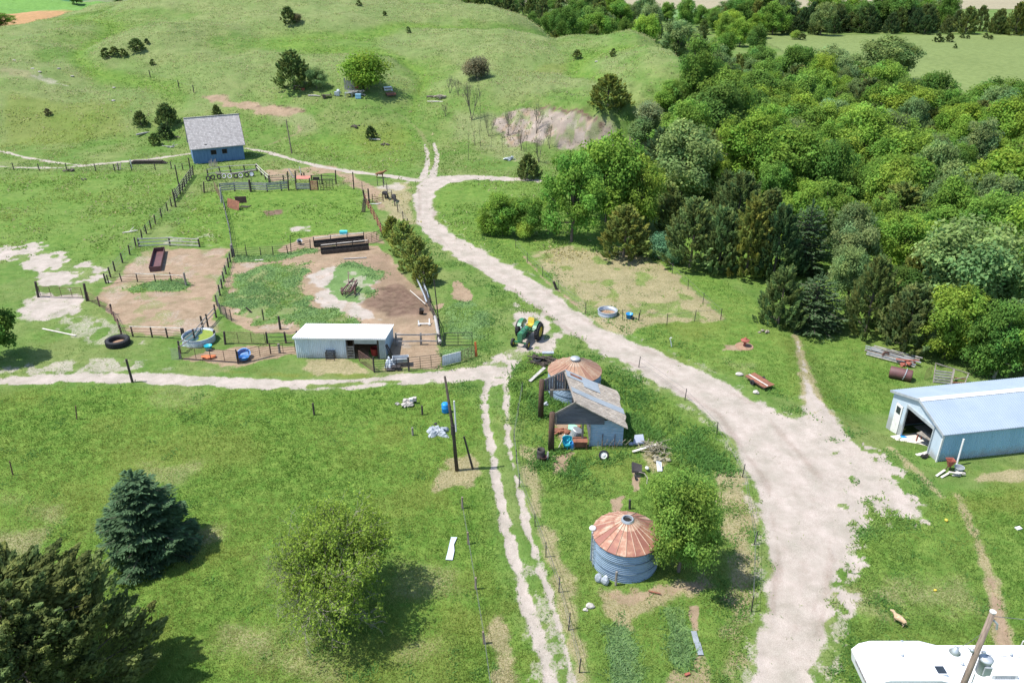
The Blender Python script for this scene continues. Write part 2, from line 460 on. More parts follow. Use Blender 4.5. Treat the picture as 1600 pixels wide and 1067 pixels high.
def poly_sd(poly, x, y):
    """signed distance to a closed polygon, negative inside"""
    d2 = np.full(x.shape, 1e12); ins = np.zeros(x.shape, bool)
    n = len(poly)
    for i in range(n):
        ax, ay = poly[i]; bx, by = poly[(i + 1) % n]
        ex, ey = bx - ax, by - ay
        t = np.clip(((x - ax) * ex + (y - ay) * ey) / (ex * ex + ey * ey + 1e-9), 0, 1)
        d2 = np.minimum(d2, (x - ax - t * ex) ** 2 + (y - ay - t * ey) ** 2)
        c = ((ay > y) != (by > y)) & (x < (bx - ax) * (y - ay) / (by - ay + 1e-12) + ax)
        ins ^= c
    d = np.sqrt(d2)
    return np.where(ins, -d, d)

def line_d(pts, wid, x, y):
    """distance to a polyline minus half its width"""
    best = np.full(x.shape, 1e6)
    for i in range(len(pts) - 1):
        ax, ay = pts[i]; bx, by = pts[i + 1]
        ex, ey = bx - ax, by - ay
        t = np.clip(((x - ax) * ex + (y - ay) * ey) / (ex * ex + ey * ey + 1e-9), 0, 1)
        w = wid[i] * (1 - t) + wid[i + 1] * t
        best = np.minimum(best, np.hypot(x - ax - t * ex, y - ay - t * ey) - w / 2)
    return best

class Shape:
    def __init__(s, px, ch, edge=0.5, namp=1.2, nsc=1.5, val=1.0, width=None, cls=None, seed=0, world=False, hole=0.0, hsc=1.2, inset=0.0):
        s.inset = inset
        s.p = np.array(px, float) if world else wpoly(px)
        s.ch, s.edge, s.namp, s.nsc, s.val, s.cls, s.seed, s.hole, s.hsc = ch, edge, namp, nsc, val, cls, seed, hole, hsc
        s.w = None if width is None else (list(width) if isinstance(width, (list, tuple)) else [width] * len(px))
        m = edge + namp + (max(s.w) if s.w else 0) + 1
        s.bb = (s.p[:, 0].min() - m, s.p[:, 0].max() + m, s.p[:, 1].min() - m, s.p[:, 1].max() + m)
    def ev(s, x, y):
        k = np.nonzero((x > s.bb[0]) & (x < s.bb[1]) & (y > s.bb[2]) & (y < s.bb[3]))[0]
        if not len(k): return k, None
        xx, yy = x[k], y[k]
        d = line_d(s.p, s.w, xx, yy) if s.w else poly_sd(s.p, xx, yy)
        d = d + s.inset + (fbm(xx, yy, s.nsc, 4, 31 + s.seed) - 0.5) * 2 * s.namp
        v = sstep(s.edge, -s.edge, d) * s.val
        if s.hole:
            v = v * (1 - s.hole * sstep(0.50, 0.62, fbm(xx, yy, s.hsc, 4, 77 + s.seed)))
        return k, v

GR, DI, DR, LU, WE, DK, PA, YE = range(8)   # gravel, dirt, dry grass, lush, weeds, dark soil and undercut shade, pale hill grass, yellow grass
SH = []
def S(*a, **k): SH.append(Shape(*a, **k))

# lush fields
S([(-150, 640), (0, 610), (200, 603), (460, 612), (700, 596), (752, 620), (770, 760), (800, 900), (830, 1100), (-300, 1100)], LU, 1.5, 2, 5, 1.0)
S([(700, 390), (650, 330), (690, 285), (850, 287), (1000, 330), (1000, 390), (1100, 420), (1200, 480), (1420, 560), (1420, 640), (1300, 640), (1050, 560), (850, 430), (800, 418)], LU, 1, 2, 5, 0.75)
S([(790, 560), (860, 545), (980, 585), (1110, 660), (1180, 770), (1185, 900), (1170, 1080), (900, 1080), (850, 850), (810, 700)], LU, 1, 1.5, 3, 0.8)
S([(1330, 830), (1440, 790), (1500, 770), (1700, 750), (1700, 1150), (1290, 1150), (1300, 990)], LU, 1, 1.5, 3, 0.85)
S([(320, 300), (560, 290), (580, 355), (480, 375), (380, 390), (260, 375)], LU, 1, 1.5, 3, 0.9)
S([(-100, 275), (290, 268), (215, 380), (150, 425), (60, 385), (-100, 395)], LU, 2, 2.5, 5, 0.6)
S([(450, 225), (650, 200), (640, 262), (560, 265)], LU, 3, 2.5, 5, 0.7)
# yellowish and pale hill grass
S([(-260, 90), (0, 50), (250, 10), (450, -8), (660, 4), (800, 50), (1010, 68), (1000, 150), (700, 150), (420, 140), (300, 190), (-260, 240)], PA, 8, 12, 10, 0.50, hole=0.6, hsc=16)
S([(280, 25), (450, -5), (640, 5), (700, 60), (500, 75), (380, 60), (320, 55)], PA, 5, 6, 9, 0.55, seed=3)
S([(740, 130), (880, 95), (1000, 75), (960, 110), (860, 150), (760, 170)], PA, 4, 5, 8, 0.6, seed=4)
S([(420, 110), (700, 100), (720, 135), (450, 150)], LU, 5, 6, 12, 0.35, seed=5)
for i, q in enumerate([[(560, 200), (640, 190), (640, 235), (560, 240)], [(850, 40 + 60), (900, 95), (880, 108), (800, 120)], [(0, 140), (200, 160), (200, 215), (0, 230)],
                       [(1200, 520), (1260, 530), (1270, 640), (1210, 600)], [(520, 1010), (720, 960), (760, 1080), (500, 1080)], [(150, 700), (400, 660), (420, 730), (160, 760)],
                       [(1040, 500), (1120, 505), (1130, 530), (1060, 540)], [(870, 460), (930, 500), (900, 520), (860, 480)]]):
    S(q, YE, 2, 3, 5, 0.55, seed=20 + i)
# banks of bare pale soil on the hill
S([(-20, 102), (50, 112), (110, 138), (150, 146), (70, 140), (0, 120)], PA, 3, 4, 4, 1.0, seed=6)
S([(-20, 104), (50, 113), (108, 139), (70, 137), (0, 117)], DI, 2, 4, 4, 0.45, seed=6, hole=0.5, hsc=3)
S([(310, 148), (345, 152), (380, 160), (440, 168), (475, 178), (430, 180), (370, 168)], DI, 1.5, 2.5, 3, 0.85, seed=7)
S([(400, 160), (470, 172), (500, 200), (470, 205), (420, 190)], PA, 2, 3, 4, 0.9, seed=8)
S([(775, 192), (815, 172), (860, 168), (905, 176), (950, 200), (1010, 214), (1010, 230), (930, 232), (860, 226), (790, 222)], DI, 1.0, 2.6, 3, 0.78, seed=9, cls='bank', hole=0.75, hsc=1.6)
S([(700, 170), (790, 178), (800, 225), (850, 250), (780, 252), (720, 215)], PA, 3, 4, 4, 0.8, seed=10)
S([(775, 192), (815, 172), (860, 168), (905, 176), (950, 200), (1010, 214), (1010, 230), (930, 232), (860, 226), (790, 222)], PA, 1.0, 2.2, 3, 1.0, seed=9)
S([(785, 186), (820, 172), (862, 168), (905, 176), (950, 200), (1005, 216), (1000, 226), (930, 226), (860, 218), (800, 212)], GR, 1.2, 3.0, 3, 0.50, seed=109, hole=0.8, hsc=1.3)
S([(822, 171), (862, 167), (906, 175), (938, 193), (952, 201)], DK, 0.25, 0.3, 2, 1.0, width=[0.3, 0.6, 0.7, 0.6, 0.2], seed=110)  # shade of the undercut painted as a dark line along the bank top
S([(20, 108), (60, 117), (105, 139)], GR, 2.0, 3.5, 3, 0.5, width=3, seed=111, hole=0.8, hsc=3)
S([(400, 166), (440, 166), (478, 176)], DK, 0.3, 0.4, 2, 0.8, width=[0.3, 0.5, 0.4], seed=112)
for i_, off in enumerate((-.30, .02, .33, -.40, -.22, -.12, .12, .22, .42)):
    lf_ = [(1178, 990), (1190, 870), (1174, 760), (1103, 650), (990, 580), (885, 524), (803, 462), (702, 397), (648, 342), (648, 292)]
    rt_ = [(1300, 990), (1322, 870), (1300, 740), (1205, 634), (1060, 560), (935, 504), (850, 445), (752, 388), (686, 340), (684, 298)]
    S([((0.5 - off) * a_[0] + (0.5 + off) * b_[0], (0.5 - off) * a_[1] + (0.5 + off) * b_[1]) for a_, b_ in zip(lf_, rt_)], DK, 0.35, 0.5, 3, (0.40, 0.26, 0.38, .24, .30, .18, .20, .30, .26)[i_], width=(0.6, .6, .6, .25, .2, .25, .2, .22, .25)[i_], seed=120 + i_, hole=0.7, hsc=6)
# gravel drive: one outline, edge to edge
DRIVE = [(1165, 1090), (1178, 990), (1192, 900), (1190, 830), (1174, 760), (1147, 700), (1103, 650), (1050, 615), (990, 580), (930, 547), (885, 524), (850, 494), (803, 462), (752, 427),
         (702, 397), (667, 372), (648, 342), (641, 315), (648, 292), (664, 277), (700, 273), (745, 273), (800, 276), (850, 281), (850, 286), (800, 283), (740, 281), (705, 287), (684, 300), (679, 318), (685, 340),
         (704, 362), (752, 388), (803, 416), (855, 448), (905, 486), (955, 514), (1025, 545), (1095, 575), (1155, 607), (1205, 634), (1255, 655), (1290, 690), (1320, 740), (1325, 800), (1320, 880), (1302, 980), (1278, 1090)]
S(DRIVE, GR, 0.85, 0.80, 1.1, 1.0, cls='road', inset=0.30)
S([(1230, 645), (1262, 652), (1300, 668), (1340, 694), (1388, 738), (1425, 782), (1440, 808), (1395, 800), (1350, 800), (1338, 850), (1318, 900), (1290, 900), (1270, 700)], GR, 0.9, 1.2, 1.4, 0.97, cls='road', seed=2, hole=0.62, hsc=0.9)
S([(1255, 622), (1300, 640), (1330, 690), (1290, 690), (1250, 655)], GR, 0.8, 1.0, 1.2, 0.8, seed=3, hole=0.5)
# where the west lane meets the drive
S([(735, 580), (762, 566), (800, 536), (806, 510), (797, 484), (806, 474), (820, 478), (848, 494), (880, 523), (860, 548), (825, 560), (800, 580), (792, 600), (760, 605)], GR, 0.6, 1.0, 1.4, 0.92, cls='road', seed=4, hole=0.55)
S([(-120, 602), (0, 596), (100, 590), (210, 589), (300, 594), (400, 600), (470, 600)], GR, 0.4, 0.6, 1.2, 0.95, width=[1.6, 1.6, 1.7, 1.9, 1.9, 1.8, 1.2], cls='track', seed=5)
S([(430, 598), (520, 596), (600, 591), (680, 586), (745, 578)], GR, 0.35, 0.5, 1.2, 0.9, width=[0.9, 0.9, 1.0, 1.5, 1.8], cls='track', seed=6)
S([(430, 605), (480, 608), (540, 605), (620, 599), (700, 592), (750, 588)], GR, 0.35, 0.5, 1.2, 0.85, width=[0.6, 0.6, 0.6, 0.7, 1.2, 1.5], cls='track', seed=7, hole=0.4)
S([(-60, 575), (30, 570), (120, 560), (200, 560), (280, 578), (160, 583), (20, 588)], GR, 0.7, 1.4, 1.6, 0.55, seed=8, hole=0.9)
# thin gravel strewn beyond the edges
S([(1290, 660), (1345, 690), (1400, 730), (1455, 812), (1400, 822), (1352, 836), (1338, 900), (1322, 990), (1290, 1000), (1290, 700)], GR, 0.8, 1.6, 1.2, 0.85, seed=140, hole=1.0, hsc=0.55)
S([(1290, 1090), (1312, 980), (1328, 890), (1335, 820)], GR, 0.6, 0.9, 1.0, 0.52, width=1.2, seed=141, hole=1.0, hsc=0.5)
S([(1160, 1090), (1172, 990), (1186, 900), (1184, 830), (1168, 760), (1142, 700), (1100, 655), (1046, 618), (986, 583), (926, 550)], GR, 0.5, 0.7, 0.8, 0.5, width=0.8, seed=142, hole=1.0, hsc=0.5)
S([(1160, 604), (1100, 572), (1030, 542), (960, 512), (910, 484), (858, 446), (805, 413), (755, 386), (706, 358), (684, 330)], GR, 0.5, 0.7, 0.9, 0.48, width=0.8, seed=143, hole=1.0, hsc=0.6)
# the two ruts going south
S([(765, 588), (757, 620), (758, 650), (766, 690), (776, 750), (790, 820), (808, 890), (828, 960), (850, 1030), (868, 1100)], GR, 0.25, 0.35, 0.8, 0.92, width=[1.0, 0.7, 0.65, 0.6, 0.6, 0.7, 0.75, 0.8, 0.9, 1.0], cls='track', seed=9, hole=0.25, hsc=0.8)
S([(790, 592), (790, 630), (792, 670), (798, 710), (810, 770), (826, 830), (846, 890), (862, 940), (880, 1000), (905, 1100)], GR, 0.25, 0.35, 0.8, 0.85, width=[0.7, 0.5, 0.5, 0.55, 0.55, 0.55, 0.55, 0.6, 0.6, 0.6], cls='track', seed=10, hole=0.3, hsc=0.8)
S([(760, 600), (795, 600), (800, 720), (785, 740), (770, 720)], DI, 0.6, 0.8, 0.8, 0.35, seed=11, hole=0.9, hsc=0.7)
S([(790, 860), (850, 880), (905, 1090), (830, 1090)], GR, 0.5, 0.8, 0.7, 0.5, seed=12, hole=0.9, hsc=0.6)
# tracks on the hill foot
S([(652, 282), (600, 274), (545, 268), (500, 260), (450, 247), (420, 238), (385, 232)], GR, 0.5, 0.5, 2, 0.85, width=[2.0, 1.6, 1.6, 1.6, 1.3, 1.2, 1.2], cls='track', seed=13)
S([(330, 238), (300, 240), (240, 248), (160, 256), (100, 262), (40, 262), (-80, 258)], GR, 0.5, 0.5, 2, 0.8, width=[0.8, 1.4, 1.4, 1.3, 1.2, 1.0, 0.9], cls='track', seed=14)
S([(130, 258), (80, 253), (40, 246), (0, 236), (-60, 222)], GR, 0.5, 0.5, 2, 0.75, width=1.2, cls='track', seed=15)
S([(660, 278), (668, 258), (668, 240), (664, 226)], GR, 0.3, 0.3, 1, 0.9, width=[1.4, 0.9, 0.8, 0.5], cls='track', seed=16)
S([(676, 276), (682, 256), (683, 240), (678, 224)], GR, 0.3, 0.3, 1, 0.9, width=[1.4, 0.9, 0.8, 0.5], cls='track', seed=17)
S([(671, 226), (655, 205), (632, 184), (600, 165)], DI, 0.8, 0.6, 2, 0.45, width=1.6, seed=18)
S([(400, 232), (440, 218), (470, 205), (465, 195)], DI, 0.8, 0.6, 2, 0.7, width=1.0, seed=19)
# yards and pens
S([(-120, 392), (0, 386), (60, 381), (105, 398), (150, 420), (168, 440), (135, 450), (130, 462), (60, 446), (50, 430), (28, 408), (-120, 402)], GR, 0.9, 2.2, 1.8, 0.85, cls='dirt', seed=20, hole=0.6, hsc=1.6)
S([(58, 455), (128, 462), (120, 485), (95, 495), (40, 505), (18, 500)], GR, 0.7, 1.3, 1.5, 0.9, cls='dirt', seed=21, hole=0.35)
S([(80, 485), (180, 500), (220, 530), (260, 545), (140, 545), (90, 520)], GR, 0.8, 1.5, 1.2, 0.5, seed=22, hole=0.8)
S([(222, 392), (250, 388), (358, 386), (360, 408), (343, 440), (338, 470), (340, 492), (345, 520), (230, 524), (190, 515), (172, 490), (150, 468), (158, 455), (190, 425)], DI, 0.5, 0.9, 1.5, 0.8, cls='dirt', seed=23, hole=0.35, hsc=2.2)
S([(222, 392), (358, 386), (360, 408), (343, 440), (345, 520), (230, 524), (172, 490), (158, 455)], GR, 1.0, 1.6, 2, 0.42, seed=24, hole=0.6, hsc=3)
S([(185, 452), (240, 437), (292, 436), (300, 446), (280, 455), (210, 456)], LU, 0.5, 0.8, 1.2, 1.0, seed=25)
S([(192, 452), (240, 438), (290, 437), (298, 446), (276, 454), (215, 455)], WE, 0.5, 0.8, 1.2, 0.9, seed=25)
S([(362, 400), (430, 402), (495, 383), (590, 384), (612, 402), (632, 430), (660, 458), (675, 480), (684, 520), (690, 575), (610, 575), (605, 520), (460, 520), (400, 520), (352, 500), (348, 470)], DI, 0.5, 0.7, 1.5, 0.85, cls='dirt', seed=26)
S([(362, 402), (430, 404), (450, 420), (380, 440), (352, 470), (400, 515), (560, 515), (605, 540), (640, 545), (640, 520), (570, 505), (480, 480), (380, 470)], GR, 1, 1.8, 2, 0.5, seed=27, hole=0.4)
S([(352, 470), (372, 425), (430, 412), (480, 412), (478, 428), (470, 440), (486, 455), (480, 470), (500, 480), (540, 490), (560, 505), (470, 510), (400, 505)], WE, 0.5, 1.6, 1.4, 0.9, seed=28, hole=0.5, hsc=2.0)
S([(510, 420), (545, 408), (600, 425), (590, 440), (575, 445), (583, 460), (560, 472), (530, 468), (500, 452), (520, 435)], WE, 0.4, 1.2, 1.1, 0.9, seed=29, hole=0.5)
S([(470, 430), (520, 416), (560, 420), (600, 440), (560, 475), (600, 500), (520, 492), (488, 470), (500, 455)], GR, 0.6, 1.2, 1.4, 0.75, seed=30, hole=0.3)
S([(590, 452), (620, 442), (650, 455), (672, 478), (668, 495), (610, 492), (568, 474)], DK, 1.2, 1.2, 1.6, 0.95, cls='dirt', seed=31)
S([(470, 372), (520, 365), (590, 362), (600, 380), (500, 385), (440, 398), (430, 392)], DI, 0.5, 0.6, 1.2, 0.9, seed=32, cls='dirt')
S([(470, 376), (590, 366), (598, 378), (500, 384)], DK, 0.6, 0.7, 1.2, 0.5, seed=33)
S([(365, 400), (430, 398), (490, 386), (500, 392), (430, 408), (366, 410)], WE, 0.4, 0.6, 0.8, 0.9, seed=34)
S([(560, 392), (605, 392), (640, 430), (672, 470), (676, 500), (600, 500), (590, 450)], DK, 1.0, 1.5, 1.8, 0.42, seed=36)
S([(410, 330), (440, 328), (443, 334), (418, 338)], DK, 0.4, 0.4, 0.8, 1.0, seed=35, cls='dirt')
S([(445, 356), (480, 352), (490, 362), (455, 364)], GR, 0.6, 0.9, 1.0, 0.7, seed=36, hole=0.4)
S([(412, 265), (520, 258), (590, 290), (600, 330), (560, 300), (520, 270), (420, 285)], DI, 0.8, 1.2, 1.6, 0.75, seed=37, hole=0.3)
S([(575, 292), (640, 285), (650, 350), (620, 350), (600, 330)], DR, 0.8, 1.2, 1.6, 0.9, seed=38)
S([(575, 288), (640, 284), (632, 300), (600, 300)], GR, 0.8, 1.2, 1.6, 0.6, seed=38, hole=0.4)
S([(285, 560), (370, 575), (430, 560), (465, 552), (465, 540), (390, 540), (330, 546)], DI, 0.4, 0.6, 0.8, 0.85, seed=39, cls='dirt', hole=0.2)
S([(610, 540), (688, 548), (690, 575), (600, 580)], DR, 0.6, 0.8, 1.0, 0.9, seed=40)
S([(690, 545), (740, 545), (745, 556), (700, 568)], WE, 0.6, 0.8, 1.0, 0.8, seed=41)
S([(480, 562), (520, 558), (560, 570), (590, 585), (500, 585), (470, 575)], DR, 0.5, 0.8, 1.0, 0.9, seed=42)
S([(290, 575), (460, 590), (600, 590), (560, 582), (400, 583)], YE, 0.5, 0.8, 1.2, 0.8, seed=43)
S([(255, 370), (330, 365), (352, 385), (240, 386)], GR, 0.8, 1.2, 1.4, 0.5, seed=44, hole=0.6)
S([(690, 480), (725, 470), (760, 490), (770, 520), (740, 530), (700, 520)], WE, 1, 1.5, 1.4, 0.8, seed=45, hole=0.2)
S([(706, 440), (716, 436), (740, 462), (738, 470), (722, 473), (706, 464)], DI, 0.3, 0.5, 0.7, 0.9, seed=46, cls='dirt')
S([(676, 476), (692, 474), (690, 484), (676, 484)], DI, 0.3, 0.4, 0.6, 0.8, seed=47)
# dry paddock on the right of the drive
S([(826, 393), (905, 384), (1015, 400), (1075, 450), (1128, 498), (1000, 508), (985, 522), (955, 515), (925, 492), (880, 455), (850, 425)], DR, 0.7, 1.4, 2.2, 1.0, cls='dry_paddock', seed=48, hole=0.6, hsc=2.2)
S([(845, 405), (905, 400), (960, 460), (1000, 490), (920, 480), (870, 440)], YE, 1, 2, 3, 0.5, seed=49)
S([(818, 400), (850, 436), (905, 480)], DI, 0.3, 0.3, 0.8, 0.7, width=0.5, seed=50)
S([(1020, 402), (1070, 448), (1128, 498)], DI, 0.3, 0.3, 0.8, 0.5, width=0.5, seed=51)
# lived-in patches of bare soil and straw
S([(676, 765), (690, 735), (700, 718), (735, 712), (750, 722), (738, 760)], DR, 0.4, 0.7, 0.8, 1.0, seed=52)
S([(862, 712), (892, 708), (882, 735), (866, 742)], DI, 0.3, 0.4, 0.6, 0.9, seed=53, cls='dirt')
S([(884, 640), (905, 640), (905, 690), (872, 690), (866, 660)], DI, 0.3, 0.4, 0.6, 0.95, seed=54, cls='dirt')
S([(952, 778), (975, 775), (972, 800), (955, 800)], DI, 0.3, 0.3, 0.5, 0.9, seed=55)
S([(988, 735), (1003, 742), (998, 768), (990, 768)], DI, 0.25, 0.3, 0.5, 0.85, seed=56)
S([(930, 925), (1010, 925), (1100, 900), (1115, 915), (1040, 945), (1000, 960), (985, 985), (950, 965)], DR, 0.4, 0.8, 0.8, 1.0, seed=57)
S([(955, 925), (1100, 903), (1100, 918), (1000, 945), (960, 945)], DI, 0.4, 0.7, 0.7, 0.6, seed=58)
S([(1060, 1015), (1110, 1015), (1120, 1080), (1040, 1080)], DI, 0.4, 0.8, 0.8, 0.55, seed=59)
S([(1120, 740), (1160, 730), (1182, 830), (1180, 950), (1150, 1060), (1130, 1050), (1140, 900)], DR, 0.6, 0.9, 1.2, 0.85, seed=60)
S([(808, 690), (835, 700), (850, 800), (895, 900), (930, 1080), (900, 1080), (850, 860), (822, 770)], DR, 0.5, 0.9, 1.2, 0.7, seed=61)
S([(945, 980), (975, 970), (1010, 1080), (960, 1080)], WE, 0.3, 0.5, 0.6, 1.0, seed=62)
S([(1040, 950), (1065, 940), (1080, 1000), (1075, 1050), (1050, 1030)], WE, 0.3, 0.5, 0.7, 0.8, seed=63)
S([(1076, 945), (1092, 945), (1092, 985), (1080, 985)], DI, 0.2, 0.2, 0.5, 0.9, seed=64)
S([(760, 960), (790, 955), (810, 1080), (770, 1080)], DR, 0.4, 0.7, 0.8, 0.8, seed=65)
S([(1000, 690), (1040, 685), (1050, 720), (1030, 740), (1000, 715)], DR, 0.4, 0.6, 0.8, 0.8, seed=66)
# right-hand paths
S([(1244, 525), (1256, 570), (1264, 610), (1284, 650), (1300, 680)], GR, 0.4, 0.5, 0.8, 0.72, width=[0.4, 0.6, 1.1, 2.2, 3.2], cls='path', seed=67, hole=0.5, hsc=0.8)
S([(1244, 525), (1256, 570), (1264, 610), (1284, 650)], DR, 0.4, 0.5, 0.8, 0.9, width=[0.8, 1.0, 1.6, 2.6], seed=68)
S([(1495, 775), (1530, 850), (1550, 910), (1562, 970), (1574, 1030)], DR, 0.3, 0.4, 0.8, 0.9, width=[0.6, 0.6, 0.8, 1.0, 1.1], cls='path', seed=68)
S([(1548, 905), (1562, 970), (1574, 1030)], DI, 0.3, 0.4, 0.8, 0.7, width=[0.4, 0.8, 0.9], seed=69)
S([(1512, 752), (1560, 735), (1640, 728), (1640, 745), (1570, 752)], DR, 0.3, 0.5, 0.8, 1.0, seed=70, cls='path')
S([(1392, 700), (1440, 745), (1470, 775)], DR, 0.3, 0.4, 0.8, 0.8, width=[0.7, 0.8, 0.8], seed=71)
S([(1440, 790), (1500, 775), (1640, 760), (1640, 800), (1500, 800)], YE, 0.8, 1.0, 1.6, 0.6, seed=72)
S([(1130, 560), (1180, 570), (1170, 600)], DR, 0.5, 0.8, 1.2, 0.4, seed=73)
S([(1130, 538), (1165, 538), (1165, 548), (1130, 548)], DI, 0.3, 0.3, 0.6, 0.8, seed=74)
S([(1190, 200), (1620, 160), (1620, 560), (1420, 560), (1190, 450), (1040, 400), (1000, 250)], LU, 3, 3, 6, 0.9, seed=75)
# lawn patches that differ
for i in range(64):
    a = at(rng.uniform(0, 760), rng.uniform(620, 1060)) if i < 34 else at(rng.uniform(0, 1600), rng.uniform(420, 1060))
    r = rng.uniform(1.2, 3.0)
    S([(a.x - r, a.y - r * .6), (a.x + r, a.y - r * .7), (a.x + r * .9, a.y + r * .6), (a.x - r, a.y + r * .7)], YE if i % 3 else DR, 1.2, 1.5, 2, rng.uniform(.3, .62), seed=90 + i, world=True)

FAR = [  # fields out on the plain: x0, x1, y0, y1, colour
    (-900, -60, 330, 352, (0.095, 0.17, 0.05)), (-900, -60, 352, 425, (0.34, 0.205, 0.10)), (-900, -60, 425, 520, (0.12, 0.235, 0.055)),
    (-900, -60, 520, 548, (0.15, 0.19, 0.09)), (-900, -60, 548, 1500, (0.05, 0.15, 0.06)),
    (-60, 2500, 470, 1400, (0.275, 0.245, 0.165)), (-300, 3000, 1400, 2500, (0.12, 0.2, 0.08)),
    (58, 110, 405, 470, (0.13, 0.22, 0.08)), (95, 900, 170, 345, (0.150, 0.195, 0.066))]

def masks(x, y):
    m = np.zeros((8, len(x))); cls = {}
    for s in SH:
        k, v = s.ev(x, y)
        if v is None: continue
        if s.ch == GR:
            m[GR, k] = np.maximum(m[GR, k], v)
        elif s.ch in (WE, LU):
            m[s.ch, k] = np.maximum(m[s.ch, k], v)
            if s.ch == WE:
                for c in (GR, DI, DK): m[c, k] *= (1 - v)
        else:
            m[s.ch, k] = np.maximum(m[s.ch, k], v)
        if s.cls:
            c = cls.setdefault(s.cls, np.zeros(len(x)))
            c[k] = np.maximum(c[k], v)
    # folds of the hill: straw on the ribs, greener grass in the gullies
    a = np.abs(fbm(x, y, 42, 2, 5) - 0.5)
    hm = sstep(152, 185, y) * (1 - sstep(30, 44, x)) * (y < 300)
    m[PA] = m[PA] * (1 - hm * (1 - sstep(0.01, 0.07, a)))
    m[PA] = np.maximum(m[PA], hm * sstep(0.09, 0.17, a) * 0.55)
    m[LU] = np.maximum(m[LU], hm * (1 - sstep(0.0, 0.06, a)) * 0.9)
    return m, cls

def far_col(x, y):
    out = np.zeros((len(x), 4))
    nx = (fbm(x, y, 60, 3, 50) - 0.5) * 10
    for x0, x1, y0, y1, c in FAR:
        k = (x > x0 + nx) & (x < x1 + nx) & (y > y0 + nx * .25) & (y < y1 + nx * .25)
        out[k] = (*c, 1)
    f = 0.9 + 0.2 * fbm(x, y * 6, 40, 3, 51)
    out[:, :3] *= f[:, None]
    return out

# ---------------------------------------------------------------- the ground sheet
ys = [-300, -150, -60, -20, 0, 10]
y = 16.0
while y < 9000:
    ys.append(y)
    y += 0.17 if y < 30 else (0.17 + (y - 30) * 0.0052 if y < 175 else 0.93 + (y - 175) * 0.020)
ys = np.array(ys)
sc_ = np.linspace(-1, 1, 660)
ss = np.concatenate([[-6, -4, -3, -2.3, -1.8, -1.5, -1.3, -1.15, -1.06], sc_, [1.06, 1.15, 1.3, 1.5, 1.8, 2.3, 3, 4, 6]])
SX, SY = np.meshgrid(ss, ys)
GX = (SX * (0.75 * np.maximum(SY, 16) + 12)).ravel(); GY = SY.ravel()
GZ = terrain(GX, GY)
nr, nc = SX.shape
mk, cl = masks(GX, GY)
# worn ground lies a little lower than the turf
GZ = GZ - 0.05 * np.clip(mk[GR] + mk[DI], 0, 1)
fc = far_col(GX, GY)
_bk = cl['bank']; _n = fbm(GX, GY, 2.2, 4, 91)[:, None]; _k = _bk > 0.02
fc[_k, :3] = (np.array([[0.175, 0.142, 0.118]]) * (1 - _n) + np.array([[0.345, 0.30, 0.262]]) * _n)[_k]
fc[_k, :3] *= (1 - 0.7 * mk[DK][_k])[:, None]  # the painted undercut shade darkens the bank colour as well
fc[_k, 3] = np.clip(_bk[_k] * 1.3, 0, 0.9) * sstep(0.30, 0.46, fbm(GX[_k], GY[_k], 1.4, 3, 92))

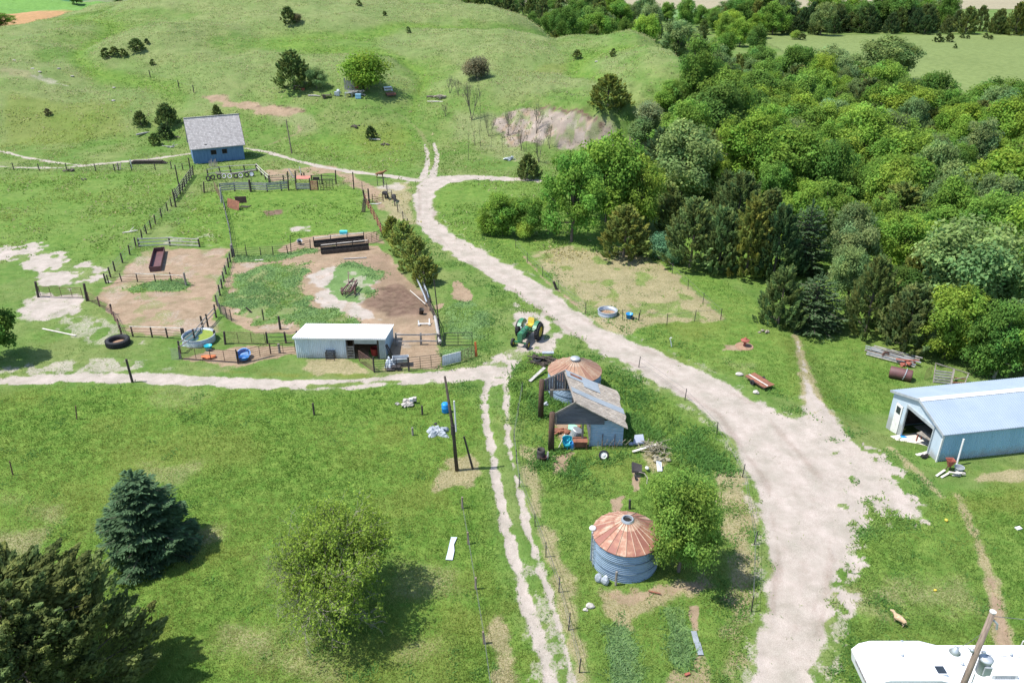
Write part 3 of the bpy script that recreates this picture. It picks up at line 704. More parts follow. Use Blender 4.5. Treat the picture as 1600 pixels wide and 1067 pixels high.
def ground_material():
    m = bpy.data.materials.new('ground cover'); m.use_nodes = True
    nt = m.node_tree; N = nt.nodes; L = nt.links
    b = N['Principled BSDF']; b.inputs['Roughness'].default_value = 0.95; b.inputs['Specular IOR Level'].default_value = 0.1
    tc = N.new('ShaderNodeTexCoord')
    def noise(s, d=5, r=0.6, st=None):
        n = N.new('ShaderNodeTexNoise'); n.inputs['Scale'].default_value = s; n.inputs['Detail'].default_value = d; n.inputs['Roughness'].default_value = r
        if st:
            mp = N.new('ShaderNodeMapping'); mp.inputs['Scale'].default_value = st
            L.new(tc.outputs['Object'], mp.inputs[0]); L.new(mp.outputs[0], n.inputs[0])
        else: L.new(tc.outputs['Object'], n.inputs[0])
        return n.outputs[0]
    def ramp(src, a, ca, bb, cb):
        r = N.new('ShaderNodeValToRGB'); e = r.color_ramp.elements
        e[0].position = a; e[0].color = (*ca, 1); e[1].position = bb; e[1].color = (*cb, 1)
        L.new(src, r.inputs[0]); return r.outputs[0]
    def mixc(f, a, bb):
        x = N.new('ShaderNodeMix'); x.data_type = 'RGBA'
        L.new(f, x.inputs['Factor']); L.new(a, x.inputs['A']); L.new(bb, x.inputs['B'])
        return x.outputs['Result']
    def mth(op, a, bb=None, v=None):
        x = N.new('ShaderNodeMath'); x.operation = op; x.use_clamp = op in ('MULTIPLY_ADD',) and False
        L.new(a, x.inputs[0])
        if bb is not None: L.new(bb, x.inputs[1])
        if v is not None: x.inputs[1].default_value = v
        return x.outputs[0]
    at1 = N.new('ShaderNodeAttribute'); at1.attribute_name = 'mA'
    at2 = N.new('ShaderNodeAttribute'); at2.attribute_name = 'mB'
    at3 = N.new('ShaderNodeAttribute'); at3.attribute_name = 'mC'
    s1 = N.new('ShaderNodeSeparateColor'); L.new(at1.outputs['Color'], s1.inputs[0])
    s2 = N.new('ShaderNodeSeparateColor'); L.new(at2.outputs['Color'], s2.inputs[0])
    nA = noise(7, 6, 0.7)      # fine
    nB = noise(1.3, 6, 0.65)   # clumps
    nC = noise(0.14, 5, 0.6)   # broad
    nF = noise(28, 3, 0.6)
    def edge(src, k=0.9, lo=0.42, hi=0.58):
        # mask disturbed by fine noise so that no edge is smooth
        a = N.new('ShaderNodeMath'); a.operation = 'MULTIPLY_ADD'
        L.new(nA, a.inputs[0]); a.inputs[1].default_value = k; a.inputs[2].default_value = -k / 2
        c = mth('ADD', src, a.outputs[0])
        r = N.new('ShaderNodeMapRange'); r.interpolation_type = 'SMOOTHSTEP'
        L.new(c, r.inputs[0]); r.inputs[1].default_value = lo - 0.1; r.inputs[2].default_value = hi + 0.1
        # never bring cover in where the mask is nil
        g = mth('MULTIPLY', src, v=6.0); g2 = N.new('ShaderNodeMath'); g2.operation = 'MINIMUM'; L.new(g, g2.inputs[0]); g2.inputs[1].default_value = 1
        return mth('MULTIPLY', r.outputs[0], g2.outputs[0])
    g1 = ramp(nB, 0.36, (0.080, 0.148, 0.030), 0.66, (0.156, 0.208, 0.058))
    g2 = ramp(nC, 0.42, (0.076, 0.154, 0.030), 0.60, (0.168, 0.196, 0.074))
    f5 = N.new('ShaderNodeValue'); f5.outputs[0].default_value = 0.5
    base = mixc(f5.outputs[0], g1, g2)
    lush = ramp(nB, 0.34, (0.070, 0.150, 0.022), 0.68, (0.148, 0.220, 0.044))
    base = mixc(at1.outputs['Alpha'], base, lush)
    straw = ramp(nA, 0.35, (0.100, 0.160, 0.046), 0.66, (0.245, 0.250, 0.125))
    base = mixc(edge(s2.outputs[2], 1.0, 0.25, 0.85), base, straw)
    yel = ramp(nA, 0.3, (0.10, 0.155, 0.025), 0.7, (0.165, 0.18, 0.05))
    base = mixc(edge(at2.outputs['Alpha'], 0.9, 0.25, 0.8), base, yel)
    dry = ramp(nA, 0.32, (0.165, 0.165, 0.072), 0.68, (0.34, 0.285, 0.18))
    base = mixc(edge(s1.outputs[2], 0.9, 0.3, 0.72), base, dry)
    dirt = ramp(nB, 0.34, (0.300, 0.222, 0.146), 0.68, (0.205, 0.140, 0.086))
    dirt2 = ramp(nF, 0.3, (0.20, 0.15, 0.105), 0.7, (0.36, 0.285, 0.215))
    f3 = N.new('ShaderNodeValue'); f3.outputs[0].default_value = 0.35
    dirt = mixc(f3.outputs[0], dirt, dirt2)
    base = mixc(edge(s1.outputs[1], 0.8), base, dirt)
    grv = ramp(nB, 0.34, (0.378, 0.336, 0.294), 0.68, (0.300, 0.260, 0.222))
    grv2 = ramp(nF, 0.3, (0.24, 0.205, 0.175), 0.7, (0.425, 0.38, 0.337))
    grv = mixc(f3.outputs[0], grv, grv2)
    base = mixc(edge(s1.outputs[0], 0.8), base, grv)
    man = ramp(nB, 0.34, (0.105, 0.068, 0.050), 0.66, (0.18, 0.125, 0.090))
    base = mixc(edge(s2.outputs[1], 0.6, 0.2, 0.8), base, man)
    weed = ramp(nA, 0.34, (0.080, 0.155, 0.044), 0.68, (0.150, 0.225, 0.085))
    base = mixc(edge(s2.outputs[0], 1.0, 0.4, 0.6), base, weed)
    base = mixc(at3.outputs['Alpha'], base, at3.outputs['Color'])
    nM = noise(0.55, 4, 0.6)
    m3 = N.new('ShaderNodeMix'); m3.data_type = 'RGBA'; m3.blend_type = 'MULTIPLY'; m3.inputs['Factor'].default_value = 0.75
    L.new(base, m3.inputs['A']); L.new(ramp(nM, 0.32, (0.78, 0.80, 0.74), 0.68, (1.18, 1.14, 1.14)), m3.inputs['B']); base = m3.outputs['Result']
    # fine mottling everywhere
    mot = ramp(nF, 0.25, (0.70, 0.70, 0.70), 0.75, (1.25, 1.25, 1.25))
    mm = N.new('ShaderNodeMix'); mm.data_type = 'RGBA'; mm.blend_type = 'MULTIPLY'; mm.inputs['Factor'].default_value = 0.8
    L.new(base, mm.inputs['A']); L.new(mot, mm.inputs['B'])
    L.new(mm.outputs['Result'], b.inputs['Base Color'])
    bp = N.new('ShaderNodeBump'); bp.inputs['Strength'].default_value = 0.55; bp.inputs['Distance'].default_value = 0.12
    hs = mth('ADD', nA, nB)
    inv = N.new('ShaderNodeMath'); inv.operation = 'SUBTRACT'; inv.inputs[0].default_value = 1.0; L.new(s1.outputs[0], inv.inputs[1])
    sc = N.new('ShaderNodeMath'); sc.operation = 'MULTIPLY_ADD'; L.new(inv.outputs[0], sc.inputs[0]); sc.inputs[1].default_value = 0.8; sc.inputs[2].default_value = 0.2
    L.new(mth('MULTIPLY', hs, sc.outputs[0]), bp.inputs['Height']); L.new(bp.outputs[0], b.inputs['Normal'])
    return m
M['ground'] = ground_material()

def build_ground():
    z = GZ.reshape(nr, nc)
    co = np.stack([GX, GY, GZ], 1)
    P = co.reshape(nr, nc, 3)
    # vertex normals of the whole sheet, so that its pieces shade as one
    dx = np.zeros_like(P); dy = np.zeros_like(P)
    dx[:, 1:-1] = P[:, 2:] - P[:, :-2]; dx[:, 0] = P[:, 1] - P[:, 0]; dx[:, -1] = P[:, -1] - P[:, -2]
    dy[1:-1] = P[2:] - P[:-2]; dy[0] = P[1] - P[0]; dy[-1] = P[-1] - P[-2]
    nrm = np.cross(dx, dy); nrm /= np.linalg.norm(nrm, axis=2, keepdims=True); nrm = nrm.reshape(-1, 3)
    idx = np.arange(nr * nc).reshape(nr, nc)
    F = np.stack([idx[:-1, :-1], idx[:-1, 1:], idx[1:, 1:], idx[1:, :-1]], -1).reshape(-1, 4)
    owner = np.zeros(len(F), int)
    names = ['ground', 'road', 'track', 'dirt_yard', 'path', 'bank', 'dry_paddock']
    for i, nme in enumerate(names[1:], 1):
        c = {'dirt_yard': 'dirt'}.get(nme, nme)
        if c in cl:
            v = cl[c][F].mean(1)
            owner[(v > 0.45) & ((owner == 0) | (nme == 'road'))] = i
    A = np.stack([mk[GR], mk[DI], mk[DR], mk[LU]], 1); B = np.stack([mk[WE], mk[DK], mk[PA], mk[YE]], 1)
    for i, nme in enumerate(names):
        f = F[owner == i]
        if not len(f): continue
        u, inv = np.unique(f, return_inverse=True)
        inv = inv.reshape(-1)
        me = bpy.data.meshes.new(nme)
        me.vertices.add(len(u)); me.vertices.foreach_set('co', co[u].ravel())
        me.loops.add(len(inv)); me.loops.foreach_set('vertex_index', inv.astype(np.int32))
        me.polygons.add(len(f)); me.polygons.foreach_set('loop_start', np.arange(0, len(inv), 4, dtype=np.int32))
        me.update(calc_edges=True)
        for an, arr in (('mA', A), ('mB', B), ('mC', fc)):
            a = me.attributes.new(an, 'FLOAT_COLOR', 'POINT')
            a.data.foreach_set('color', arr[u].astype(np.float32).ravel())
        me.polygons.foreach_set('use_smooth', [True] * len(f))
        me.normals_split_custom_set_from_vertices(nrm[u].tolist())
        o = link(nme, me, M['ground'])
        o['kind'] = 'structure'
build_ground()

# ---------------------------------------------------------------- grass and weeds standing on it
def blade_material():
    m = bpy.data.materials.new('grass blades'); m.use_nodes = True
    nt = m.node_tree; N = nt.nodes; L = nt.links
    for n in list(N):
        if n.type == 'BSDF_PRINCIPLED': N.remove(n)
    a = N.new('ShaderNodeAttribute'); a.attribute_name = 'col'
    d = N.new('ShaderNodeBsdfDiffuse'); t = N.new('ShaderNodeBsdfTranslucent'); mx = N.new('ShaderNodeMixShader'); mx.inputs[0].default_value = 0.45
    L.new(a.outputs['Color'], d.inputs[0]); L.new(a.outputs['Color'], t.inputs[0])
    L.new(d.outputs[0], mx.inputs[1]); L.new(t.outputs[0], mx.inputs[2])
    L.new(mx.outputs[0], [n for n in N if n.type == 'OUTPUT_MATERIAL'][0].inputs[0])
    return m
M['blade'] = blade_material()

def tufts(name, x, y, h, w, col, nb, label, spread=0.12, lean=0.5, zoff=-0.03):
    n = len(x)
    if not n: return
    z = terrain(x, y) + zoff
    X = np.repeat(x, nb); Y = np.repeat(y, nb); Z = np.repeat(z, nb); H = np.repeat(h, nb) * rng.uniform(0.55, 1.15, n * nb); W = np.repeat(w, nb)
    C = np.repeat(col, nb, 0) * np.array([[1.95, 1.86, 1.72]]) * rng.uniform(0.91, 1.10, (n * nb, 1)) * rng.uniform(0.95, 1.05, (n * nb, 3))
    a = rng.uniform(0, 2 * np.pi, n * nb)
    ox = rng.normal(0, 1, n * nb) * np.repeat(w, nb) * 2.0; oy = rng.normal(0, 1, n * nb) * np.repeat(w, nb) * 2.0
    bx = X + ox; by = Y + oy
    lx = rng.normal(0, lean, n * nb) * H; ly = rng.normal(0, lean, n * nb) * H
    V = np.empty((n * nb, 3, 3))
    V[:, 0] = np.stack([bx - np.cos(a) * W / 2, by - np.sin(a) * W / 2, Z], 1)
    V[:, 1] = np.stack([bx + np.cos(a) * W / 2, by + np.sin(a) * W / 2, Z], 1)
    V[:, 2] = np.stack([bx + lx, by + ly, Z + H], 1)
    nf = n * nb
    me = bpy.data.meshes.new(name)
    me.vertices.add(nf * 3); me.vertices.foreach_set('co', V.ravel())
    me.loops.add(nf * 3); me.loops.foreach_set('vertex_index', np.arange(nf * 3, dtype=np.int32))
    me.polygons.add(nf); me.polygons.foreach_set('loop_start', np.arange(0, nf * 3, 3, dtype=np.int32))
    me.update(calc_edges=True)
    at_ = me.attributes.new('col', 'FLOAT_COLOR', 'POINT')
    cc = np.ones((nf, 3, 4)); cc[:, :, :3] = C[:, None, :]
    at_.data.foreach_set('color', cc.astype(np.float32).ravel())
    o = link(name, me, M['blade'])
    o['kind'] = 'stuff'; o['label'] = label; o['category'] = 'grass'
    return o

def mixn(a, b, t): return a * (1 - t)[:, None] + np.array(b)[None, :] * t[:, None]
def cover_col(m, x, y):
    n1 = sstep(0.35, 0.65, fbm(x, y, 1.2, 3, 61)); n2 = sstep(0.38, 0.62, fbm(x, y, 6, 4, 62))
    c = mixn(np.tile(np.array([[0.062, 0.116, 0.027]]), (len(x), 1)), (0.124, 0.160, 0.050), 0.25 * n1 + 0.75 * n2)
    l = mixn(np.tile(np.array([[0.054, 0.108, 0.020]]), (len(x), 1)), (0.128, 0.170, 0.044), 0.25 * n1 + 0.75 * n2)
    c = c * (1 - m[LU])[:, None] + l * m[LU][:, None]
    c = mixn(c, (0.19, 0.20, 0.105), m[PA] * 0.7); c = mixn(c, (0.155, 0.18, 0.042), m[YE] * 0.8)
    c = mixn(c, (0.25, 0.22, 0.12), m[DR] * 0.8); c = mixn(c, (0.060, 0.165, 0.042), m[WE])
    return c

def sow(n, y0, y1, power):
    # thinner with distance, as far as blades can still be made out
    u = rng.random(n)
    yy = y0 * (y1 / y0) ** (u ** power)
    xx = rng.uniform(-1, 1, n) * (0.74 * yy + 11)
    return xx, yy
x_, y_ = sow(370000, 25, 118, 0.95)
m_, _c = masks(x_, y_)
bare = np.clip(m_[GR] * 1.5 + m_[DI] * 1.4 + m_[DK] * 1.5, 0, 1)
keep = (rng.random(len(x_)) > np.clip(bare * 1.06, 0, 0.995)) & (m_[WE] < 0.5) & (y_ < 150)
keep &= rng.random(len(x_)) < (0.55 + 0.45 * m_[LU]) * (1 - 0.96 * sstep(60, 118, y_))
x_, y_, m_ = x_[keep], y_[keep], m_[:, keep]
hh = (0.05 + 0.07 * m_[LU] + 0.10 * fbm(x_, y_, 2.5, 3, 63)) * (1 - 0.35 * m_[DR]) * rng.uniform(0.7, 1.3, len(x_))
tufts('grass', x_, y_, hh, np.full(len(x_), 0.042) * (0.6 + y_ / 70), cover_col(m_, x_, y_), 3, 'short spring grass covering the yard and the near fields')
# taller weeds: pens, verges, round the buildings
x_, y_ = sow(470000, 25, 118, 0.9)
m_, _c = masks(x_, y_)
verge = np.zeros(len(x_))
for s in SH:
    if s.cls == 'road' and s.w is None:
        k = np.nonzero((x_ > s.bb[0] - 3) & (x_ < s.bb[1] + 3) & (y_ > s.bb[2] - 3) & (y_ < s.bb[3] + 3))[0]
        d = poly_sd(s.p, x_[k], y_[k]); verge[k] = np.maximum(verge[k], sstep(4.5, 1.0, d) * (d > 0.3))
isl = Shape([(800, 565), (870, 552), (985, 590), (1105, 665), (1150, 740), (1120, 760), (1000, 690), (940, 780), (850, 760), (815, 660)], LU, 1, 1.5, 2)
k, v = isl.ev(x_, y_); tall = np.zeros(len(x_)); tall[k] = v
want = np.clip(m_[WE] * 1.0 + tall * 0.5 * sstep(0.42, 0.55, fbm(x_, y_, 2.2, 3, 66)) + 0.22 * sstep(0.66, 0.74, fbm(x_, y_, 1.1, 3, 88)) * m_[LU] + verge * 0.42 * sstep(0.45, 0.6, fbm(x_, y_, 1.6, 3, 67)), 0, 1)
keep = (rng.random(len(x_)) < want * (1 - 0.35 * m_[WE])) & (m_[GR] + m_[DI] < 0.55)
x_, y_, m_ = x_[keep], y_[keep], m_[:, keep]; tl = tall[keep]
cw = np.tile(np.array([[0.062, 0.132, 0.036]]), (len(x_), 1)); cw = mixn(cw, (0.105, 0.172, 0.078), m_[WE])
cw = mixn(cw, (0.13, 0.20, 0.05), sstep(0.45, 0.7, fbm(x_, y_, 2.5, 3, 68)) * 0.8)
o = tufts('weeds', x_, y_, (0.10 + 0.17 * fbm(x_, y_, 1.3, 2, 69) + 0.16 * tl) * rng.uniform(0.6, 1.3, len(x_)), np.full(len(x_), 0.085) * (0.6 + y_ / 70), cw, 4, 'leafy green weeds in the pens, the verges and round the old shed', lean=0.8)
if o: o['category'] = 'weeds'
# coarser tussocks on the open hill
yy = rng.uniform(92, 292, 150000); xx = rng.uniform(-1, 1, len(yy)) * (0.66 * yy + 6)
inh = (xx < 42) & (fbm(xx, yy, 6, 3, 71) + 0.5 * fbm(xx, yy, 1.6, 2, 72) > 0.66 + rng.uniform(-.15, .15, len(yy)) + 0.25 * sstep(140, 95, yy))
xx, yy = xx[inh], yy[inh]
m_, _c = masks(xx, yy)
bankc = _c.get('bank', np.zeros(len(xx))) > .4
keep = (m_[GR] + m_[DI] * .6 < 0.35) | (bankc & (rng.random(len(xx)) < .45))
xx, yy, m_, bankc = xx[keep], yy[keep], m_[:, keep], bankc[keep]
ch = mixn(cover_col(m_, xx, yy) * rng.uniform(.9, 1.3, (len(xx), 1)), (0.21, 0.20, 0.12), (rng.random(len(xx)) < .28 * (0.4 + m_[PA])) * 1.0)
ch[bankc] = np.array([0.115, 0.105, 0.07]) * rng.uniform(.7, 1.3, (int(bankc.sum()), 1))
o = tufts('hill_grass', xx, yy, rng.uniform(0.12, 0.36, len(xx)), rng.uniform(0.14, 0.30, len(xx)), ch, 3, 'tussocky pale and green grass on the open hill', lean=0.9)
# ---------------------------------------------------------------- trees
def leaf_material():
    m = bpy.data.materials.new('leaves'); m.use_nodes = True
    nt = m.node_tree; N = nt.nodes; L = nt.links
    for n in list(N):
        if n.type == 'BSDF_PRINCIPLED': N.remove(n)
    oi = N.new('ShaderNodeObjectInfo')
    a = N.new('ShaderNodeAttribute'); a.attribute_name = 'tint'
    mx = N.new('ShaderNodeMix'); mx.data_type = 'RGBA'; mx.blend_type = 'MULTIPLY'; mx.inputs['Factor'].default_value = 1
    L.new(oi.outputs['Color'], mx.inputs['A']); L.new(a.outputs['Color'], mx.inputs['B'])
    d = N.new('ShaderNodeBsdfDiffuse'); t = N.new('ShaderNodeBsdfTranslucent'); ms = N.new('ShaderNodeMixShader'); ms.inputs[0].default_value = 0.48
    L.new(mx.outputs['Result'], d.inputs[0]); L.new(mx.outputs['Result'], t.inputs[0])
    L.new(d.outputs[0], ms.inputs[1]); L.new(t.outputs[0], ms.inputs[2])
    L.new(ms.outputs[0], [n for n in N if n.type == 'OUTPUT_MATERIAL'][0].inputs[0])
    return m
M['leaf'] = leaf_material()

def unit(v): return v / (np.linalg.norm(v, axis=-1, keepdims=True) + 1e-9)

def leaves(c, d, n, L, W, tint):
    """rhombic leaf sprays: centre, long direction, normal, half length, half width"""
    d = unit(d); s = unit(np.cross(d, n))
    L = np.broadcast_to(L, (len(c),))[:, None]; W = np.broadcast_to(W, (len(c),))[:, None]
    V = np.stack([c - d * L, c + s * W, c + d * L, c - s * W], 1)
    return V, tint

def merge(name, packs, branches=None):
    V = np.concatenate([p[0] for p in packs]) if packs else np.zeros((0, 4, 3))
    T = np.concatenate([p[1] for p in packs]) if packs else np.zeros((0, 3))
    nl = len(V)
    bv = np.array(branches.v) if branches and branches.v else np.zeros((0, 3)); bf = branches.f if branches else []
    me = bpy.data.meshes.new(name)
    co = np.concatenate([V.reshape(-1, 3), bv])
    me.vertices.add(len(co)); me.vertices.foreach_set('co', co.ravel())
    loops = np.concatenate([np.arange(nl * 4)] + [np.array(f) + nl * 4 for f in bf]) if (nl or bf) else np.zeros(0)
    starts = np.concatenate([np.arange(0, nl * 4, 4), nl * 4 + np.cumsum([0] + [len(f) for f in bf])[:-1]]) if bf else np.arange(0, nl * 4, 4)
    me.loops.add(len(loops)); me.loops.foreach_set('vertex_index', loops.astype(np.int32))
    me.polygons.add(len(starts)); me.polygons.foreach_set('loop_start', starts.astype(np.int32))
    mi = np.zeros(len(starts), np.int32); mi[nl:] = 1
    me.materials.append(M['leaf']); me.materials.append(M['bark'])
    me.polygons.foreach_set('material_index', mi)
    me.update(calc_edges=True)
    a = me.attributes.new('tint', 'FLOAT_COLOR', 'POINT')
    tc = np.ones((len(co), 4)); tc[:nl * 4, :3] = np.repeat(T, 4, 0)
    a.data.foreach_set('color', tc.astype(np.float32).ravel())
    return me

def rdir(n, r): return unit(r.normal(0, 1, (n, 3)))

def broad(seed, n=7000, blobs=38, leaf=0.024, rx=0.40, z0=0.22, brs=1.0):
    r = np.random.default_rng(seed)
    d = rdir(blobs, r); d[:, 2] = d[:, 2] * 0.9 + 0.12; d = unit(d)
    k = r.uniform(0.30, 1.18 if brs == 1 else 1.0, blobs) ** 0.7
    zc = (1 + z0) / 2; rz = (1 - z0) / 2
    lob = 1 + 0.22 * np.sin(np.arctan2(d[:, 1], d[:, 0]) * 2 + seed) + 0.1 * np.sin(np.arctan2(d[:, 1], d[:, 0]) * 5 + seed * 2)
    br = r.uniform(0.065, 0.135, blobs) * brs
    C = np.stack([d[:, 0] * (rx - br * .6) * k * lob, d[:, 1] * (rx - br * .6) * k * lob, zc + d[:, 2] * (rz - br * .7) * k], 1)
    bt = r.uniform(0.76, 1.22, blobs); bh = r.uniform(-0.13, 0.15, blobs)
    w = br ** 2; idx = r.choice(blobs, n, p=w / w.sum())
    dd = rdir(n, r); dd[:, 2] += 0.25; dd = unit(dd)
    rad = br[idx] * (0.35 + 0.95 * r.random(n) ** 0.8)
    P = C[idx] + dd * rad[:, None] * np.array([1.1, 1.1, 0.85])
    nor = unit(dd + r.normal(0, 0.62, (n, 3)) + np.array([0, 0, 0.7]))
    lon = unit(np.cross(nor, rdir(n, r)))
    t = bt[idx] * r.uniform(0.75, 1.25, n)
    tint = np.stack([t * (1 + bh[idx] + r.normal(0, .05, n)), t, t * (1 - bh[idx] * .5)], 1)
    pk = leaves(P, lon, nor, leaf * r.uniform(0.6, 1.3, n), leaf * 0.62 * r.uniform(0.7, 1.2, n), tint)
    b = MB()
    b.tube([(0, 0, -0.03), (0.004, 0, 0.12), (0.01, 0.006, 0.28), (0, 0, 0.55)], [0.026, 0.021, 0.016, 0.006], 6)
    for j in r.choice(blobs, min(13, blobs), replace=False):
        c = C[j]; z = r.uniform(0.12, 0.36)
        mid = np.array([c[0] * .45, c[1] * .45, z + (c[2] - z) * .55])
        b.tube([(0, 0, z), mid, c], [0.012, 0.008, 0.003], 5)
    return pk, b

def juniper(seed, n=6000, plumes=130, rx=0.42, leaf=0.026, lean=0.0, flat=0.75):
    r = np.random.default_rng(seed)
    u = r.random(plumes) ** 0.8
    z = 0.03 + 0.86 * u
    prof = rx * np.clip((1 - u) ** flat * (0.62 + 0.9 * np.minimum(u * 3.0, 0.42)), 0, 1)
    a = r.uniform(0, 6.283, plumes)
    kk = r.uniform(0.55, 1.0, plumes) * (1 + 0.16 * np.sin(a * 3 + seed) + 0.1 * np.sin(a * 5 + z * 9))
    C = np.stack([np.cos(a) * prof * kk, np.sin(a) * prof * kk, z], 1)
    ax = unit(np.stack([np.cos(a) * 0.75, np.sin(a) * 0.75, r.uniform(0.4, 1.3, plumes)], 1))
    pl = r.uniform(0.08, 0.17, plumes)
    bt = r.uniform(0.65, 1.3, plumes); bw = r.uniform(-0.12, 0.2, plumes)
    idx = r.integers(0, plumes, n)
    s = r.random(n)
    sp = rdir(n, r) * (pl[idx] * 0.42 * (1.05 - s))[:, None]
    P = C[idx] + ax[idx] * (pl[idx] * (s - 0.35))[:, None] + sp
    lon = unit(ax[idx] + rdir(n, r) * 0.6); nor = unit(rdir(n, r) * 0.7 + unit(sp) + unit(C[idx] * np.array([1, 1, 0])) * 0.4 + np.array([0, 0, 1.0]))
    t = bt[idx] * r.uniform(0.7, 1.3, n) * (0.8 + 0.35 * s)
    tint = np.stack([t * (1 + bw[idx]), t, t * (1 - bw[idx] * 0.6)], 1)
    pk = leaves(P, lon, nor, leaf * r.uniform(0.7, 1.4, n), leaf * 0.55 * r.uniform(0.7, 1.3, n), tint)
    b = MB()
    b.tube([(0, 0, -0.03), (0.01, 0, 0.3), (0, 0.01, 0.8)], [0.022, 0.016, 0.004], 6)
    for j in r.choice(plumes, 14, replace=False):
        b.tube([(0, 0, max(0.04, C[j][2] - .1)), C[j]], [0.007, 0.003], 4)
    return pk, b

def spruce(seed, n=7000, tiers=15, rx=0.36, leaf=0.020):
    r = np.random.default_rng(seed)
    P = []; D = []; Tn = []; b = MB()
    b.tube([(0, 0, -0.03), (0, 0, 0.5), (0, 0, 0.97)], [0.02, 0.013, 0.003], 6)
    br = []
    for i in range(tiers):
        u = (i + r.uniform(-.2, .2)) / tiers
        z = 0.05 + 0.88 * u
        m = int(round(10 - 5 * u))
        a0 = r.uniform(0, 6.28)
        for k in range(m):
            a = a0 + 6.283 * k / m + r.uniform(-.25, .25)
            ln = rx * min((1 - u) ** 0.55, 0.86 + u * .5) * r.uniform(0.72, 1.14) + 0.02
            br.append((z, a, ln, u))
    lens = np.array([q[2] for q in br]); pr = lens ** 1.4 / (lens ** 1.4).sum()
    cnt = r.multinomial(n, pr)
    packs = []
    for (z, a, ln, u), c in zip(br, cnt):
        o = np.array([math.cos(a), math.sin(a), 0]); sd = np.array([-math.sin(a), math.cos(a), 0])
        rise = 0.10 + 0.55 * u
        f = lambda s: o[None] * (s * ln)[:, None] + np.array([0, 0, 1])[None] * (z + ln * (rise * s - 0.38 * s ** 2 + 0.22 * s ** 4))[:, None]
        e = f(np.array([0, .5, 1.0]))
        if u < 0.85: b.tube(list(e), [0.006, 0.004, 0.002], 4, cap=False)
        if c == 0: continue
        s = r.random(c) ** 0.7
        side = r.normal(0, 1, c) * (0.30 * ln * (1.1 - s) + 0.012)
        pt = f(s) + sd[None] * side[:, None] + np.stack([np.zeros(c), np.zeros(c), -np.abs(side) * 0.35 + r.normal(0, 0.006, c)], 1)
        lon = o[None] * 0.8 + sd[None] * np.sign(side)[:, None] * 0.6 + np.stack([np.zeros(c), np.zeros(c), r.uniform(-.3, .3, c)], 1)
        nor = np.stack([r.normal(0, .45, c), r.normal(0, .45, c), np.ones(c)], 1)
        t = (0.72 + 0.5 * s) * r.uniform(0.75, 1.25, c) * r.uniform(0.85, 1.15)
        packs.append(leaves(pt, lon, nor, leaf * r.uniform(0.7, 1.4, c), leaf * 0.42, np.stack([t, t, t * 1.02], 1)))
    c = 60
    pt = np.stack([r.normal(0, .006, c), r.normal(0, .006, c), r.uniform(.86, 1.0, c)], 1)
    packs.append(leaves(pt, rdir(c, r) * .5 + np.array([0, 0, 1.]), rdir(c, r), leaf, leaf * .4, np.ones((c, 3)) * 1.1))
    return (np.concatenate([p[0] for p in packs]), np.concatenate([p[1] for p in packs])), b

def branchy(seed, depth=4, spread=0.55, nleaf=0, leaf=0.02, base=3, r0=0.014, up=0.35, ln0=0.34, k=0.72, lop=False):
    """open crown: branches show, few or no leaves"""
    r = random.Random(seed); b = MB(); tips = []
    def grow(p, d, ln, rad, lv):
        d = (d + Vector((r.gauss(0, .12), r.gauss(0, .12), r.gauss(0, .08)))).normalized()
        q = p + d * ln * 0.5
        d2 = (d + Vector((r.gauss(0, .16), r.gauss(0, .16), up * 0.25))).normalized()
        e = q + d2 * ln * 0.5
        b.tube([p, q, e], [rad, rad * .82, rad * .62], 5 if lv < 2 else 3, cap=False)
        if lv >= 1: tips.append((q, d2)); 
        if lv >= depth:
            tips.append((e, d2)); return
        for _ in range(r.choice((2, 2, 3)) if lv else base):
            nd = (d2 + Vector((r.gauss(0, spread), r.gauss(0, spread), r.gauss(up * .4, spread * .6)))).normalized()
            grow(e, nd, ln * k * r.uniform(.75, 1.15), rad * .6, lv + 1)
    for s in range(base if base > 3 else 1):
        dd = Vector((r.gauss(0, .35), r.gauss(0, .35), 1)) if base > 3 else Vector((0, 0, 1))
        grow(Vector((r.gauss(0, .02), r.gauss(0, .02), -0.02)), dd.normalized(), ln0, r0, 0)
    mz = max(v[2] for v in b.v)
    b.v = [(v[0] / mz, v[1] / mz, v[2] / mz) for v in b.v]
    pk = None
    if nleaf:
        q = np.random.default_rng(seed)
        T = np.array([t[0][:] for t in tips]) / mz; T = T[T[:, 2] > 0.16]
        if lop: T = T[T[:, 0] * 0.9 + T[:, 2] * 0.7 + q.normal(0, .2, len(T)) > 0.10]
        i = q.integers(0, len(T), nleaf)
        P = T[i] + q.normal(0, leaf * 1.5, (nleaf, 3))
        t = q.uniform(.75, 1.25, nleaf) * (q.uniform(.8, 1.2, len(T))[i])
        pk = leaves(P, rdir(nleaf, q), rdir(nleaf, q) * .6 + np.array([0, 0, .9]), leaf * q.uniform(.6, 1.3, nleaf), leaf * .6, np.stack([t, t, t], 1))
    return pk, b

